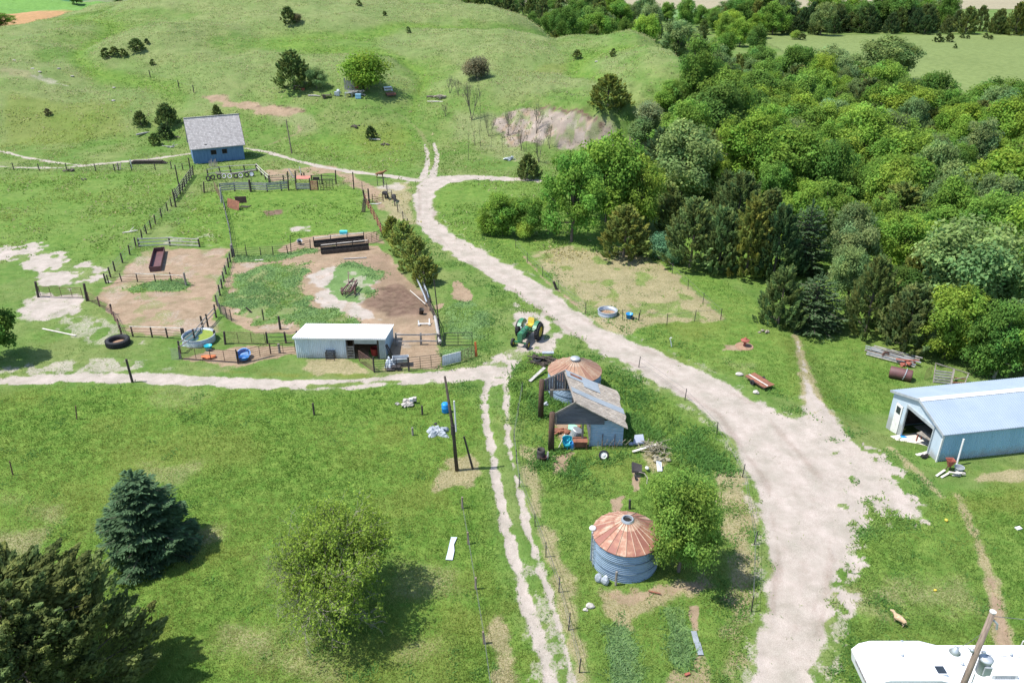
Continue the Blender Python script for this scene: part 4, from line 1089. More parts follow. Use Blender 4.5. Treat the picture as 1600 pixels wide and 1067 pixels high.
PROTO = {}
def width_of(pk, b):
    v = pk[0].reshape(-1, 3) if pk is not None else np.array(b.v)
    return float(np.percentile(np.hypot(v[:, 0], v[:, 1]), 97)), float(v[:, 2].max())
def proto(key, pb, joined=True):
    pk, b = pb
    w, h = width_of(pk, b)
    PROTO[key] = dict(pk=pk, b=b, w=w, h=h, one=None, two=None)
def one_mesh(key):
    d = PROTO[key]
    if d['one'] is None: d['one'] = merge(key + '_tree', [d['pk']] if d['pk'] is not None else [], d['b'])
    return d['one']
def two_mesh(key):
    d = PROTO[key]
    if d['two'] is None:
        tr = d['b'].mesh(key + '_trunk'); tr.materials.append(M['pale_bark'] if 'open' in key else M['bark'])
        cr = merge(key + '_crown', [d['pk']]) if d['pk'] is not None else None
        d['two'] = (cr, tr)
    return d['two']
for i in range(6): proto('broad%d' % i, broad(100 + i, 14000, 58 + 5 * i, 0.020, 0.42 + 0.02 * (i % 3), 0.0 + 0.025 * (i % 3)))
for i in range(3): proto('bush%d' % i, broad(140 + i, 7500, 40, 0.030, 0.47, -0.05, 1.8))
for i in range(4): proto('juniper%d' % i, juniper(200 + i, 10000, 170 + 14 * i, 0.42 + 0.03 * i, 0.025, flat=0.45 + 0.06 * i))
for i in range(2): proto('shrub%d' % i, juniper(230 + i, 2200, 60, 0.44, 0.060, flat=0.5))
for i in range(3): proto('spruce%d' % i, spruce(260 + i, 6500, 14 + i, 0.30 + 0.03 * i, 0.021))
for i in range(5): proto('bare%d' % i, branchy(300 + i, 4, 0.42, 420 if i % 2 else 200, 0.016, 4, 0.017, 0.5, 0.34, 0.72))
for i in range(2): proto('thin%d' % i, branchy(320 + i, 3, 0.22, 90, 0.016, 2, 0.017, 0.9, 0.40, 0.7))
proto('fine_broad', broad(401, 26000, 80, 0.016, 0.46, 0.04))
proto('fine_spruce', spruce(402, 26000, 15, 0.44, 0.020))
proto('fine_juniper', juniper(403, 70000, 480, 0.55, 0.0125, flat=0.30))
proto('fine_open', branchy(411, 5, 0.62, 30000, 0.0125, 10, 0.014, 0.02, 0.33, 0.78, True))
proto('edge_broad', broad(404, 9000, 40, 0.028, 0.46, 0.05))

COLR = dict(yew=(0.30, 0.37, 0.095), bright=(0.228, 0.362, 0.058), mid=(0.178, 0.315, 0.058), deep=(0.130, 0.240, 0.052), yellow=(0.265, 0.375, 0.066), grey=(0.205, 0.300, 0.110),
            jun=(0.165, 0.232, 0.076), rusty=(0.200, 0.255, 0.070), dark=(0.100, 0.165, 0.064), blue=(0.105, 0.170, 0.082), teal=(0.16, 0.32, 0.16), brown=(0.22, 0.215, 0.115), pale=(0.24, 0.30, 0.14), olive=(0.21, 0.26, 0.070), openl=(0.230, 0.325, 0.050), corner=(0.185, 0.225, 0.072))

def set_col(o, c, rr):
    k = rr.uniform(0.88, 1.14)
    o.color = (c[0] * k * rr.uniform(.93, 1.08), c[1] * k, c[2] * k * rr.uniform(.9, 1.1), 1)

def plant(name, cat, key, p, h, w, col, label, group=None, parts=True, rot=None):
    d = PROTO[key]; rr = random.Random(hash((round(p.x, 2), round(p.y, 2))) & 0xffff)
    sc = (w / 2 / d['w'], w / 2 / d['w'], h / d['h'])
    rz = rr.uniform(0, 6.28) if rot is None else rot
    if parts:
        t = thing(name, label, cat, p, rz, group); t.scale = sc
        cr, tr = two_mesh(key)
        o = link('trunk', tr, None, t)
        if cr is not None:
            o = link('crown', cr, None, t); set_col(o, col, rr)
    else:
        t = link(name, one_mesh(key), None); t.location = p; t.rotation_euler = (0, 0, rz); t.scale = sc
        set_col(t, col, rr); tag(t, label, cat, group)
    return t

def tree(name, key, px, base, top, wpx, col, label, cat='tree', group=None, parts=True, rot=None):
    p = at(px, base)
    h = max(hgt(p, top), 0.3)
    return plant(name, cat, key, p, h, wpx * mpp(p), COLR[col], label, group, parts, rot)

# near trees
tree('spruce_tree', 'fine_spruce', 237, 862, 731, 138, 'blue', 'dark blue-green spruce standing alone on the lawn at the lower left', 'spruce')
tree('open_crowned_tree', 'fine_open', 530, 952, 778, 205, 'openl', 'half-leafed yellow-green tree with bare grey branches showing, on the front lawn', 'tree', rot=0.2)
tree('juniper_tree', 'fine_juniper', 55, 1110, 892, 360, 'corner', 'big dark olive green juniper filling the bottom left corner of the lawn', 'juniper')
tree('leafy_tree', 'fine_broad', 1060, 893, 728, 130, 'mid', 'dense round green tree leaning over the rusty roof of the front grain bin', 'tree', rot=0.5)
tree('leafy_tree', 'edge_broad', -8, 562, 452, 82, 'deep', 'dark green tree cut by the left frame edge beside the west lane', 'tree')
# hill, left to right
J = 'juniper_tree'; jc = 'juniper'
tree(J, 'shrub0', 166, 90, 74, 17, 'jun', 'leftmost juniper of the short row high on the hill', jc)
tree(J, 'shrub1', 180, 88, 72, 15, 'jun', 'small juniper in the hill row touching its right-hand twin', jc)
tree(J, 'shrub0', 193, 88, 75, 15, 'jun', 'small juniper in the hill row just left of the tallest one', jc)
tree(J, 'juniper0', 215, 80, 59, 25, 'jun', 'tallest dark juniper at the right end of the hill row', jc)
tree(J, 'shrub1', 230, 69, 60, 8, 'dark', 'tiny juniper seedling uphill from the hill row of junipers', jc)
tree(J, 'shrub0', 239, 102, 92, 9, 'jun', 'tiny lone juniper on the slope below the hill row', jc)
tree(J, 'juniper1', 221, 196, 172, 24, 'jun', 'dark juniper left of the round one on the slope behind the blue barn', jc)
tree(J, 'juniper2', 262, 196, 160, 35, 'jun', 'large rounded juniper on the slope left of the blue barn', jc)
tree(J, 'juniper3', 260, 216, 192, 26, 'dark', 'low dark juniper tucked right below the large rounded one', jc)
tree(J, 'juniper0', 243, 227, 207, 18, 'jun', 'lowest small juniper beside a grey log on the slope', jc)
tree(J, 'juniper1', 339, 180, 163, 16, 'jun', 'small juniper just behind the roof ridge of the blue barn', jc)
tree('pine_tree', 'juniper2', 459, 139, 76, 56, 'jun', 'tall dark pine with a yellowish top on the hill beside the junk pile', 'pine')
tree('leafy_tree', 'broad2', 495, 139, 104, 36, 'grey', 'grey-green smaller tree at the right side of the tall dark pine', 'tree')
tree('leafy_tree', 'bush0', 573, 140, 78, 72, 'bright', 'round bright green tree behind the old white pickup', 'tree')
tree('leafy_bush', 'bush1', 745, 124, 87, 46, 'brown', 'round brownish-leafed bush alone on the hill slope', 'bush')
tree('pine_tree', 'juniper0', 451, 38, 9, 24, 'jun', 'dark pine near the top of the hill with a bush at its foot', 'pine')
tree('leafy_bush', 'bush0', 464, 36, 20, 16, 'brown', 'brown bush at the foot of the hilltop pine', 'bush')
tree(J, 'shrub0', 561, 9, 0, 11, 'jun', 'tiny juniper on the hill at the upper frame edge', jc)
tree(J, 'shrub1', 601, 25, 17, 8, 'jun', 'tiny juniper seedling on the bare upper hill slope', jc)
tree(J, 'shrub0', 638, 52, 41, 9, 'grey', 'small grey-green juniper on the upper slope right of the hilltop pine', jc)
tree(J, 'juniper0', 580, 217, 196, 18, 'dark', 'small pointed juniper beside a pale curved log below the junk pile', jc)
tree(J, 'shrub1', 902, 92, 77, 14, 'jun', 'left one of two small junipers on top of the grassy knob', jc)
tree(J, 'shrub0', 958, 89, 75, 12, 'jun', 'right one of two small junipers on top of the grassy knob', jc)
tree(J, 'juniper3', 950, 168, 114, 66, 'olive', 'big rounded olive juniper on the flank of the grassy knob', jc)
tree(J, 'shrub0', 75, 180, 169, 13, 'brown', 'dead brown bush alone on the left hillside', 'bush')
# thin and bare trees at the foot of the hill
BARE = [('bare0', 737, 188, 118, 34, 'tall bare two-stemmed tree, the biggest at the hill foot'), ('bare1', 703, 146, 116, 22, 'thin sparsely leafed tree farthest up the slope left of the bare group'), ('bare2', 696, 182, 158, 18, 'short bare sapling left of the biggest bare tree'),
        ('thin0', 752, 205, 140, 10, 'tall slim bare stem right of the biggest bare tree'), ('thin1', 742, 228, 182, 12, 'slim bare stem in front of the biggest bare tree'), ('bare3', 764, 213, 172, 24, 'dense bare tree with thin twigs in the middle of the bare group'),
        ('thin0', 733, 250, 205, 12, 'bare stem nearest the two-track up the hill'), ('bare4', 794, 212, 170, 24, 'fan-shaped bare tree against the pale cut bank'), ('thin1', 751, 231, 190, 10, 'second slim stem in front of the biggest bare tree'),
        ('thin0', 768, 230, 190, 10, 'bare stem below the dense bare tree'), ('bare2', 815, 236, 196, 26, 'bare tree low in front of the left end of the cut bank'), ('thin1', 822, 238, 190, 10, 'slim bare stem in front of the cut bank'),
        ('bare1', 838, 208, 160, 28, 'dark twiggy dead tree standing on the cut bank'), ('bare0', 842, 254, 205, 30, 'bare tree just behind the small dark juniper by the drive'), ('bare3', 858, 232, 190, 24, 'grey twiggy tree low on the cut bank beside the bright cottonwoods'),
        ('thin0', 786, 246, 210, 10, 'slim stem above the rubbish heap at the hill foot'), ('bare4', 716, 150, 122, 16, 'bare sapling right beside the sparsely leafed one up the slope')]
for k, px, b, t, w, lb in BARE:
    tree('bare_tree', k, px, b, t, w, 'pale', lb, 'tree')
for px, b, t, w, co, lb in ((1012, 196, 156, 40, 'pale', 'pale loose bush on the right shoulder of the knob, nearest the cut bank'), (1038, 172, 138, 36, 'bright', 'light green bush higher on the right shoulder of the knob'),
                            (1000, 222, 182, 44, 'grey', 'grey-green bush between the cut bank and the very dark conifer'), (1050, 150, 122, 30, 'mid', 'green bush at the top of the right shoulder of the knob')):
    tree('leafy_bush', 'bush%d' % (px % 3), px, b, t, w, co, lb, 'bush')
for px, b, t, w, lb in ((613, 374, 336, 34, 'uppermost olive juniper of the clump at the right side of the pens'), (632, 396, 342, 48, 'tall olive juniper second in the clump at the right side of the pens'),
                        (651, 424, 366, 56, 'broad juniper third in the clump at the right side of the pens'), (664, 444, 398, 42, 'lowest dark juniper of the clump, beside the white curved pipes')):
    tree(J, 'juniper%d' % (px % 4), px, b, t, w, 'yew', lb, jc)
# trees between the drive and the wood
tree('leafy_tree', 'broad1', 893, 378, 232, 105, 'mid', 'left one of the three big bright cottonwoods inside the bend of the drive', 'cottonwood')
tree('leafy_tree', 'broad0', 948, 350, 200, 112, 'mid', 'middle and tallest of the three big bright cottonwoods inside the bend of the drive', 'cottonwood')
tree('leafy_tree', 'broad4', 1000, 356, 240, 84, 'bright', 'right one of the three big bright cottonwoods inside the bend of the drive', 'cottonwood')
tree('leafy_bush', 'broad3', 785, 368, 297, 66, 'mid', 'bushy tree inside the bend of the drive, left of the cottonwoods', 'bush')
tree('leafy_bush', 'broad5', 830, 368, 305, 55, 'mid', 'green bushy tree between the roadside bush and the left cottonwood', 'bush')
tree('leafy_bush', 'bush1', 820, 373, 342, 34, 'yellow', 'small yellow-green bush in front of the two bushy trees inside the drive bend', 'bush')
tree('leafy_bush', 'bush2', 760, 366, 330, 30, 'bright', 'low green bush nearest the drive, left of the roadside bushy tree', 'bush')
tree(J, 'juniper1', 825, 279, 238, 38, 'jun', 'small dark juniper where the drive branches off behind the cottonwoods', jc)
tree(J, 'juniper2', 974, 402, 318, 80, 'rusty', 'rusty olive juniper at the top corner of the dry paddock', jc)
tree('spruce_tree', 'juniper0', 1034, 278, 194, 62, 'dark', 'very dark conifer rising behind the bright cottonwoods', 'conifer')
tree('leafy_bush', 'bush0', 1032, 402, 362, 42, 'teal', 'pale bluish-green bush between the rusty juniper and the dark conifers', 'bush')
tree('leafy_bush', 'bush2', 1052, 412, 385, 30, 'teal', 'low pale bush at the foot of the dark conifers by the paddock corner', 'bush')
tree('spruce_tree', 'juniper2', 1078, 418, 305, 88, 'jun', 'dark green conifer at the left end of the conifer row above the paddock', 'conifer')
tree(J, 'juniper0', 1122, 424, 318, 66, 'jun', 'olive-green juniper second from the left in the conifer row', jc)
tree(J, 'juniper1', 1166, 428, 300, 80, 'olive', 'tall olive juniper in the middle of the conifer row', jc)
tree('spruce_tree', 'juniper3', 1208, 436, 316, 78, 'dark', 'dark conifer right of the tall olive juniper', 'spruce')
tree('spruce_tree', 'spruce1', 1252, 424, 310, 72, 'blue', 'blue-tinged spruce at the right end of the conifer row', 'spruce')
tree('spruce_tree', 'juniper1', 1216, 506, 412, 74, 'jun', 'left one of two bushy conifers in front of the wood above the metal shed path', 'spruce')
tree('spruce_tree', 'spruce2', 1268, 512, 424, 92, 'blue', 'broad blue-green spruce in front of the wood above the metal shed path', 'spruce')
tree('leafy_tree', 'broad2', 1322, 478, 380, 60, 'grey', 'grey-green tree behind the broad blue-green spruce', 'tree')
tree(J, 'juniper3', 1352, 520, 396, 84, 'jun', 'dark bushy juniper at the wood edge left of the metal shed', jc)
tree(J, 'juniper2', 1412, 545, 440, 82, 'jun', 'dark juniper overhanging the scrap pile behind the metal shed', jc)
tree('leafy_tree', 'broad5', 1395, 500, 410, 70, 'deep', 'dark leafy tree between the two dark junipers at the wood edge', 'tree')
tree('leafy_tree', 'broad0', 1476, 560, 440, 84, 'bright', 'yellow-green tree directly behind the ridge of the metal shed', 'tree')
tree('leafy_tree', 'broad3', 1546, 588, 462, 84, 'deep', 'dark tree behind the right part of the metal shed', 'tree')
tree('leafy_tree', 'broad1', 1600, 590, 440, 90, 'bright', 'bright tree cut by the right frame edge above the metal shed', 'tree')
tree('leafy_tree', 'broad4', 1375, 130, 52, 106, 'grey', 'big round grey-green tree standing out at the edge of the far pasture', 'tree')
tree('leafy_bush', 'bush1', 1560, 560, 520, 60, 'bright', 'light green bush at the foot of the trees behind the metal shed', 'bush')

# the wood along the creek: single trees scattered through it
ALLP = [(o.location.x, o.location.y) for o in COL.objects if o.get('category') in ('tree', 'juniper', 'spruce', 'conifer', 'cottonwood', 'bush', 'pine')]
def wood(polys, step, n_max, mixk, zone, group, hr, seed, clear=4.5):
    r = random.Random(seed)
    P = wpoly(polys) if not isinstance(polys, np.ndarray) else polys
    x0, x1, y0, y1 = P[:, 0].min(), P[:, 0].max(), P[:, 1].min(), P[:, 1].max()
    got = []
    tries = 0
    while len(got) < n_max and tries < 16000:
        tries += 1
        x, y = r.uniform(x0, x1), r.uniform(y0, y1)
        if poly_sd(P, np.array([x]), np.array([y]))[0] > 0: continue
        if any((x - a) ** 2 + (y - b) ** 2 < step ** 2 for a, b in got): continue
        if any((x - a) ** 2 + (y - b) ** 2 < clear ** 2 for a, b in ALLP): continue
        got.append((x, y))
    for x, y in got:
        # kinds come in drifts rather than evenly mixed
        v = float(fbm(np.array([x]), np.array([y]), 26, 2, seed)[0]) * 1.9 - 0.45 + r.uniform(-.22, .22)
        k = mixk[min(max(int(v * len(mixk)), 0), len(mixk) - 1)]
        kind, colr, lb = k
        h = r.uniform(*hr) * r.choice((0.7, 0.85, 1.0, 1.0, 1.12))
        if kind == 'broad':
            plant('leafy_tree', 'tree', 'broad%d' % r.randrange(6), Vector((x, y, gz(x, y) - .1)), h, h * r.uniform(.6, 1.05), COLR[colr], lb + ' ' + zone, group, False)
        else:
            plant('juniper_tree', 'juniper', 'juniper%d' % r.randrange(4), Vector((x, y, gz(x, y) - .1)), h * .8, h * r.uniform(.5, .68), COLR[colr], lb + ' ' + zone, group, False)
    ALLP.extend(got)
    return len(got)
MIX1 = [('juniper', 'jun', 'dark juniper'), ('broad', 'deep', 'dark green leafy tree'), ('broad', 'mid', 'mid green leafy tree'), ('broad', 'bright', 'bright green leafy tree'), ('broad', 'grey', 'grey-green leafy tree'), ('broad', 'mid', 'mid green leafy tree'), ('juniper', 'olive', 'olive juniper'), ('broad', 'bright', 'bright green leafy tree')]
MIX2 = [('juniper', 'jun', 'dark juniper'), ('juniper', 'rusty', 'rusty juniper'), ('broad', 'deep', 'dark green leafy tree'), ('broad', 'mid', 'mid green leafy tree'), ('broad', 'grey', 'grey-green leafy tree'), ('broad', 'bright', 'bright green leafy tree'), ('juniper', 'jun', 'dark juniper'), ('broad', 'mid', 'mid green leafy tree')]
n1 = wood([(1030, 300), (1090, 300), (1120, 260), (1150, 190), (1230, 185), (1380, 195), (1440, 205), (1520, 205), (1640, 220), (1760, 290), (1760, 600), (1600, 580), (1500, 545), (1440, 520), (1380, 500), (1320, 460), (1290, 430), (1180, 395), (1100, 385), (1040, 360)],
          5.2, 200, MIX1, 'in the dense creek wood right of the paddock', 'trees of the creek wood', (8.5, 12.5), 5)
n2 = wood([(1040, 300), (1032, 240), (1062, 205), (1098, 165), (1100, 128), (1200, 128), (1330, 136), (1360, 150), (1420, 195), (1350, 215), (1160, 215), (1120, 280)],
          5.8, 130, MIX2, 'in the upper wood between the grassy knob and the far pasture', 'trees of the upper wood', (9, 13), 6)
n3 = wood(np.array([(-30, 310), (-10, 292), (30, 250), (46, 225), (52, 190), (66, 205), (75, 250), (100, 330), (130, 345), (130, 400), (60, 405), (40, 470), (-40, 470), (-60, 380)], float), 7.5, 130, MIX2, 'in the far wood behind the hill', 'trees of the far wood', (10, 14), 7)
MIX4 = [('juniper', 'dark', 'dark juniper'), ('juniper', 'jun', 'dull green juniper'), ('juniper', 'rusty', 'brownish juniper')]
n4 = wood(np.array([(92, 348), (330, 338), (330, 352), (92, 366)], float), 4.6, 84, MIX4, 'in the long windbreak along the far pasture', 'junipers of the far windbreak', (11, 14.5), 8, clear=3)
n5 = wood(np.array([(110, 352), (190, 352), (190, 385), (100, 392)], float), 8, 22, MIX2[2:], 'standing behind the far windbreak', 'leafy trees behind the windbreak', (12, 17), 9)
print('woods', n1, n2, n3, n4, n5)
for i, (px, b, t, w, lb) in enumerate([(1465, 66, 50, 17, 'left one of a pair of small junipers in the far pasture below the windbreak'), (1483, 66, 52, 15, 'right one of a pair of small junipers in the far pasture below the windbreak'),
        (1503, 60, 52, 9, 'small juniper in the far pasture just right of the pair'), (1512, 61, 55, 7, 'tiny juniper in the far pasture, third from the pair'), (1540, 60, 51, 10, 'small juniper in the far pasture close to the windbreak'),
        (1547, 62, 55, 8, 'small juniper in the far pasture at the right of its row'), (1492, 76, 68, 7, 'lone tiny juniper in the open far pasture'), (1253, 63, 52, 13, 'small dark juniper at the left end of the far pasture')]):
    tree(J, 'shrub%d' % (i % 2), px, b, t, w, 'jun', lb, jc, parts=False)
tree('leafy_bush', 'bush1', 1242, 62, 47, 17, 'yellow', 'yellow-green bush at the left end of the far pasture', 'bush', parts=False)
# plain beyond the hill
def far_tree(px, row, hpx, wpx, col, label, key='broad2'):
    p = atz(px, row, 0.0); p.z = gz(p.x, p.y)
    plant('leafy_tree', 'tree', key, p, hpx * mpp(p), wpx * mpp(p), COLR[col], label, None, False)
far_tree(121, 9.5, 15, 19, 'deep', 'lone dark tree by the field boundary far out on the plain')
far_tree(185, 7, 11, 14, 'deep', 'second lone tree on the plain, right of the first', 'broad3')
far_tree(2, 49, 24, 44, 'mid', 'leafy tree at the left frame edge before the orange field', 'broad1')
for i, (px, w) in enumerate([(4, 26), (22, 24), (40, 22), (-14, 30), (62, 16)]):
    far_tree(px, 4, 12, w, 'dark', ['dark shelter tree left in the far farmstead belt', 'dark shelter tree in the middle of the far farmstead belt', 'dark shelter tree right of the small sheds in the far belt', 'dark shelter tree cut by the frame in the far belt', 'dark shelter tree beside the far white shed'][i], 'broad%d' % (i % 6))
# ---------------------------------------------------------------- grain bins
def grain_bin(label, c, rad, h, rise, roofm, seed, n=22):
    c = Vector((c.x, c.y, gz(c.x, c.y) - 0.05))
    t = thing('grain_bin', label, 'grain bin', c)
    w = MB(); prof = []
    nr_ = 16; K = nr_ * 6
    for i in range(K + 1):
        z = h * i / K
        prof.append((rad + 0.028 * math.sin(2 * math.pi * i / 6), z))
    w.lathe(prof, n=72)
    part(t, 'wall', w, M['bin_wall'], smooth=True)
    hoops = MB()
    for z in (h * 0.33, h * 0.66): hoops.lathe([(rad + .03, z - .03), (rad + .055, z - .03), (rad + .055, z + .03), (rad + .03, z + .03)], n=48)
    part(t, 'wall_seam', hoops, M['bin_wall'])
    r = random.Random(seed)
    # roof of radial panels with standing seams
    vs = []; fs = []; pv = []
    R0, R1 = 0.34, rad + 0.09
    for k in range(n):
        a0, a1 = 2 * math.pi * k / n, 2 * math.pi * (k + 1) / n
        val = r.choice((0.32, 0.36, 0.40, 0.43, 0.46, 0.50, 0.60))
        m = 4
        for i in range(m):
            q0 = R0 + (R1 - R0) * i / m; q1 = R0 + (R1 - R0) * (i + 1) / m
            z0 = h + rise * (R1 - q0) / (R1 - R0); z1 = h + rise * (R1 - q1) / (R1 - R0)
            o = len(vs)
            vs += [(q0 * math.cos(a0), q0 * math.sin(a0), z0), (q1 * math.cos(a0), q1 * math.sin(a0), z1), (q1 * math.cos(a1), q1 * math.sin(a1), z1), (q0 * math.cos(a1), q0 * math.sin(a1), z0)]
            fs.append((o, o + 1, o + 2, o + 3)); pv.append(val + (0.22 if i == 0 else 0))
        # seam
        ca, sa = math.cos(a0), math.sin(a0); tx, ty = -sa * .028, ca * .028
        za, zb = h + rise, h
        o = len(vs)
        for q, z in ((R0, za), (R1, zb)):
            vs += [(q * ca - tx, q * sa - ty, z), (q * ca + tx, q * sa + ty, z), (q * ca, q * sa, z + .055)]
        fs += [(o, o + 3, o + 5, o + 2), (o + 1, o + 2, o + 5, o + 4)]; pv += [0.72, 0.66]
        # eave lip
        o = len(vs)
        vs += [(R1 * ca, R1 * sa, h), (R1 * math.cos(a1), R1 * math.sin(a1), h), (R1 * math.cos(a1), R1 * math.sin(a1), h - .05), (R1 * ca, R1 * sa, h - .05)]
        fs.append((o, o + 3, o + 2, o + 1)); pv.append(val)
    me = bpy.data.meshes.new('roof'); me.from_pydata(vs, [], fs); me.update()
    a = me.attributes.new('panel', 'FLOAT', 'FACE'); a.data.foreach_set('value', pv)
    link('roof', me, roofm, t)
    return t, c, h + rise
pf = at(982, 911)
tb, cb, zt = grain_bin('front grain bin, squat and round, dark rusty red conical roof half under a tree', Vector((pf.x, pf.y + 2.1, 0)), 2.1, 2.25, 1.05, M['bin_roof'], 5)
part(tb, 'roof_ring', MB().lathe([(0.42, zt - 0.12), (0.42, zt + 0.0), (0.36, zt + 0.12), (0.30, zt + 0.12), (0.28, zt - 0.05), (0.0, zt - 0.06)], n=24), M['galv'])
part(tb, 'roof_opening', MB().lathe([(0.27, zt - 0.03), (0, zt - 0.03)], n=20), M['black_hole'])
part(tb, 'roof_hatch', MB().blob((-2.12, 0.25, 2.42), (0.24, 0.24, 0.16), 3, 2, 0.1), M['white_paint'], True)
lad = MB()
for s in (-.16, .16): lad.bar((-2.13 + abs(s) * .1, -0.5 + s, 0), (-2.13, -0.5 + s, 2.35), 0.035)
for i in range(7): lad.bar((-2.13, -.66, .25 + i * .3), (-2.13, -.34, .25 + i * .3), 0.025)
part(tb, 'ladder', lad, M['galv_dull'])
ch = MB().box((-2.17, -0.05, 1.2), (0.10, 0.16, 2.3))
part(tb, 'downpipe', ch, M['galv_dull'])
pr_ = at(886, 632)
tb2, cb2, zt2 = grain_bin('rear grain bin with pale rusty conical roof, just behind the ruined wooden shed', Vector((pr_.x + .75, pr_.y + 2.3, 0)), 2.3, 2.15, 1.0, M['bin_roof_pale'], 9)
part(tb2, 'vent_cap', MB().lathe([(0.40, zt2 - 0.12), (0.40, zt2 + 0.08), (0.44, zt2 + 0.10), (0.40, zt2 + 0.20), (0, zt2 + 0.26)], n=24), M['galv_dull'], True)

# ---------------------------------------------------------------- blue barn
A = at(304, 257); B = at(383, 249)
ax = Vector((B.x - A.x, B.y - A.y, 0)); Lb = ax.length; yawb = math.atan2(ax.y, ax.x)
zb_ = min(A.z, B.z) - 0.2
barn = thing('barn', 'faded blue barn with weathered grey shingle roof at the foot of the hill', 'barn', (A.x, A.y, zb_), yawb)
he = hgt(A, 230) + (A.z - zb_); Db = 5.6
midp = Vector((A.x, A.y, zb_)) + Matrix.Rotation(yawb, 3, 'Z') @ Vector((0, Db / 2, 0))
hr = hgt(midp, 186)
print('barn', Lb, he, hr)
def gable_body(L, D, h0, h1, x0=0):
    mb = MB()
    pts = [(0, 0), (D, 0), (D, h0), (D / 2, h1), (0, h0)]
    return pts
wl = MB()
wx = [(0.355, 0.455), (0.575, 0.665)]; wz0, wz1 = he * .50, he * .72
cuts = [0]
for a, b in wx: cuts += [a * Lb, b * Lb]
cuts.append(Lb)
for i in range(len(cuts) - 1):
    a, b = cuts[i], cuts[i + 1]
    if i % 2 == 0: wl.box(((a + b) / 2, .06, he / 2), (b - a, .12, he))
    else:
        wl.box(((a + b) / 2, .06, wz0 / 2), (b - a, .12, wz0)); wl.box(((a + b) / 2, .06, (wz1 + he) / 2), (b - a, .12, he - wz1))
wl.box((Lb / 2, Db - .06, he / 2), (Lb, .12, he))
for x in (0.06, Lb - 0.06):
    wl.slab([(x - .06, .12, 0), (x - .06, Db - .12, 0), (x - .06, Db - .12, he), (x - .06, Db / 2, hr - .05), (x - .06, .12, he)], (.12, 0, 0))
part(barn, 'wall', wl, M['barn_blue'])
rf = MB(); ov = .35
sl = (hr - he) / (Db / 2)
for s in (0, 1):
    y0, y1 = (-ov, Db / 2) if s == 0 else (Db + ov, Db / 2)
    rf.slab([(-ov, y0, he - ov * sl + .06), (Lb + ov, y0, he - ov * sl + .06), (Lb + ov, y1, hr + .06), (-ov, y1, hr + .06)], (0, 0, .09))
part(barn, 'roof', rf, M['shingle_barn'])
part(barn, 'roof_hole', MB().box((Lb * .28, 0.02, he + .02 * sl + .16), (.45, .14, .02), M=Matrix.Rotation(math.atan(sl), 4, 'X')), M['black_hole'])
for a, b in wx:
    fr = MB()
    for z in (wz0, wz1): fr.bar((a * Lb, -.02, z), (b * Lb, -.02, z), .07)
    for x in (a * Lb, b * Lb): fr.bar((x, -.02, wz0), (x, -.02, wz1), .07)
    w = part(barn, 'window', fr, M['dark_wood'])
    part(w, 'pane', MB().box(((a + b) / 2 * Lb, .07, (wz0 + wz1) / 2), ((b - a) * Lb, .02, wz1 - wz0)), M['black_hole'])
part(barn, 'ridge_cap', MB().bar((-ov, Db / 2, hr + .17), (Lb + ov, Db / 2, hr + .17), .22, .05), M['grey_board'])
vg = MB()
for y0, y1 in ((-ov, Db / 2), (Db + ov, Db / 2)):
    vg.bar((Lb + ov + .02, y0, he - ov * sl + .03), (Lb + ov + .02, y1, hr + .03), .05, .18)
part(barn, 'verge_board', vg, M['dark_wood'])
dr_ = MB()
for k in range(5): dr_.box((Lb + .07, Db * .55 + k * .26, he * .36), (.05, .235, he * .7))
part(barn, 'side_door', dr_, M['dark_siding'])

# ---------------------------------------------------------------- white open-front shed
A = at(464, 559); B = at(604, 560)
ax = Vector((B.x - A.x, B.y - A.y, 0)); Lw = ax.length; yw = math.atan2(ax.y, ax.x)
zb_ = min(A.z, B.z) - .05
ws = thing('livestock_shed', 'white metal livestock shed with flat bright roof and one open bay', 'shed', (A.x, A.y, zb_), yw)
hf = hgt(A, 526) + A.z - zb_; hb = hf - .78; Dw = 4.3
k0, k1 = (543 - 464) / 140 * Lw, (592 - 464) / 140 * Lw
wl = MB()
wl.sheet((0, 0, 0), (k0, 0, 0), (0, 0, hf - .02), 26, .03)
wl.sheet((Lw, Dw, 0), (-Lw, 0, 0), (0, 0, hb - .02), 40, .03)
part(ws, 'wall', wl, M['white_metal'])
for x, s in ((0.0, 1), (Lw, -1)):
    part(ws, 'end_wall', MB().slab([(x, .03, 0), (x, Dw - .03, 0), (x, Dw - .03, hb - .03), (x, .03, hf - .03)], (.04 * s, 0, 0)), M['shed_blue'])
part(ws, 'roof', MB().sheet((-.12, -.28, hf + .02), (Lw + .24, 0, 0), (0, Dw + .4, hb - hf), 46, .03), M['roof_white'])
fa = MB().bar((-.12, -.27, hf - .07), (Lw + .12, -.27, hf - .07), .04, .13)
part(ws, 'fascia', fa, M['white_paint'])
part(ws, 'header', MB().box(((k0 + .75 + k1) / 2, .05, hf - .42), (k1 - k0 - .75, .08, .55)), M['galv_dull'])
for x in (k0 + .06, k0 + .72, k1): part(ws, 'post', MB().box((x, .06, (hf - .1) / 2), (.14, .14, hf - .1)), M['dark_wood'])
part(ws, 'corner_panel', MB().sheet((k1 + .10, 0, 0), (Lw - k1 - .1, 0, 0), (0, 0, hf - .05), 4, .03), M['galv_dull'])
part(ws, 'floor', MB().box((Lw / 2, Dw / 2, .04), (Lw - .12, Dw - .12, .08)), M['dirt_pile'])
for i, (z) in enumerate((.35, .6, .85, 1.1, 1.35)):
    pass
gt = MB()
for z in (.22, .5, .78, 1.06, 1.34): gt.box((k0 + .38, -.10, z), (.78, .04, .17))
for x in (k0 + .05, k0 + .7): gt.box((x, -.14, .8), (.07, .03, 1.4))
part(ws, 'slatted_gate', gt, M['old_wood'])
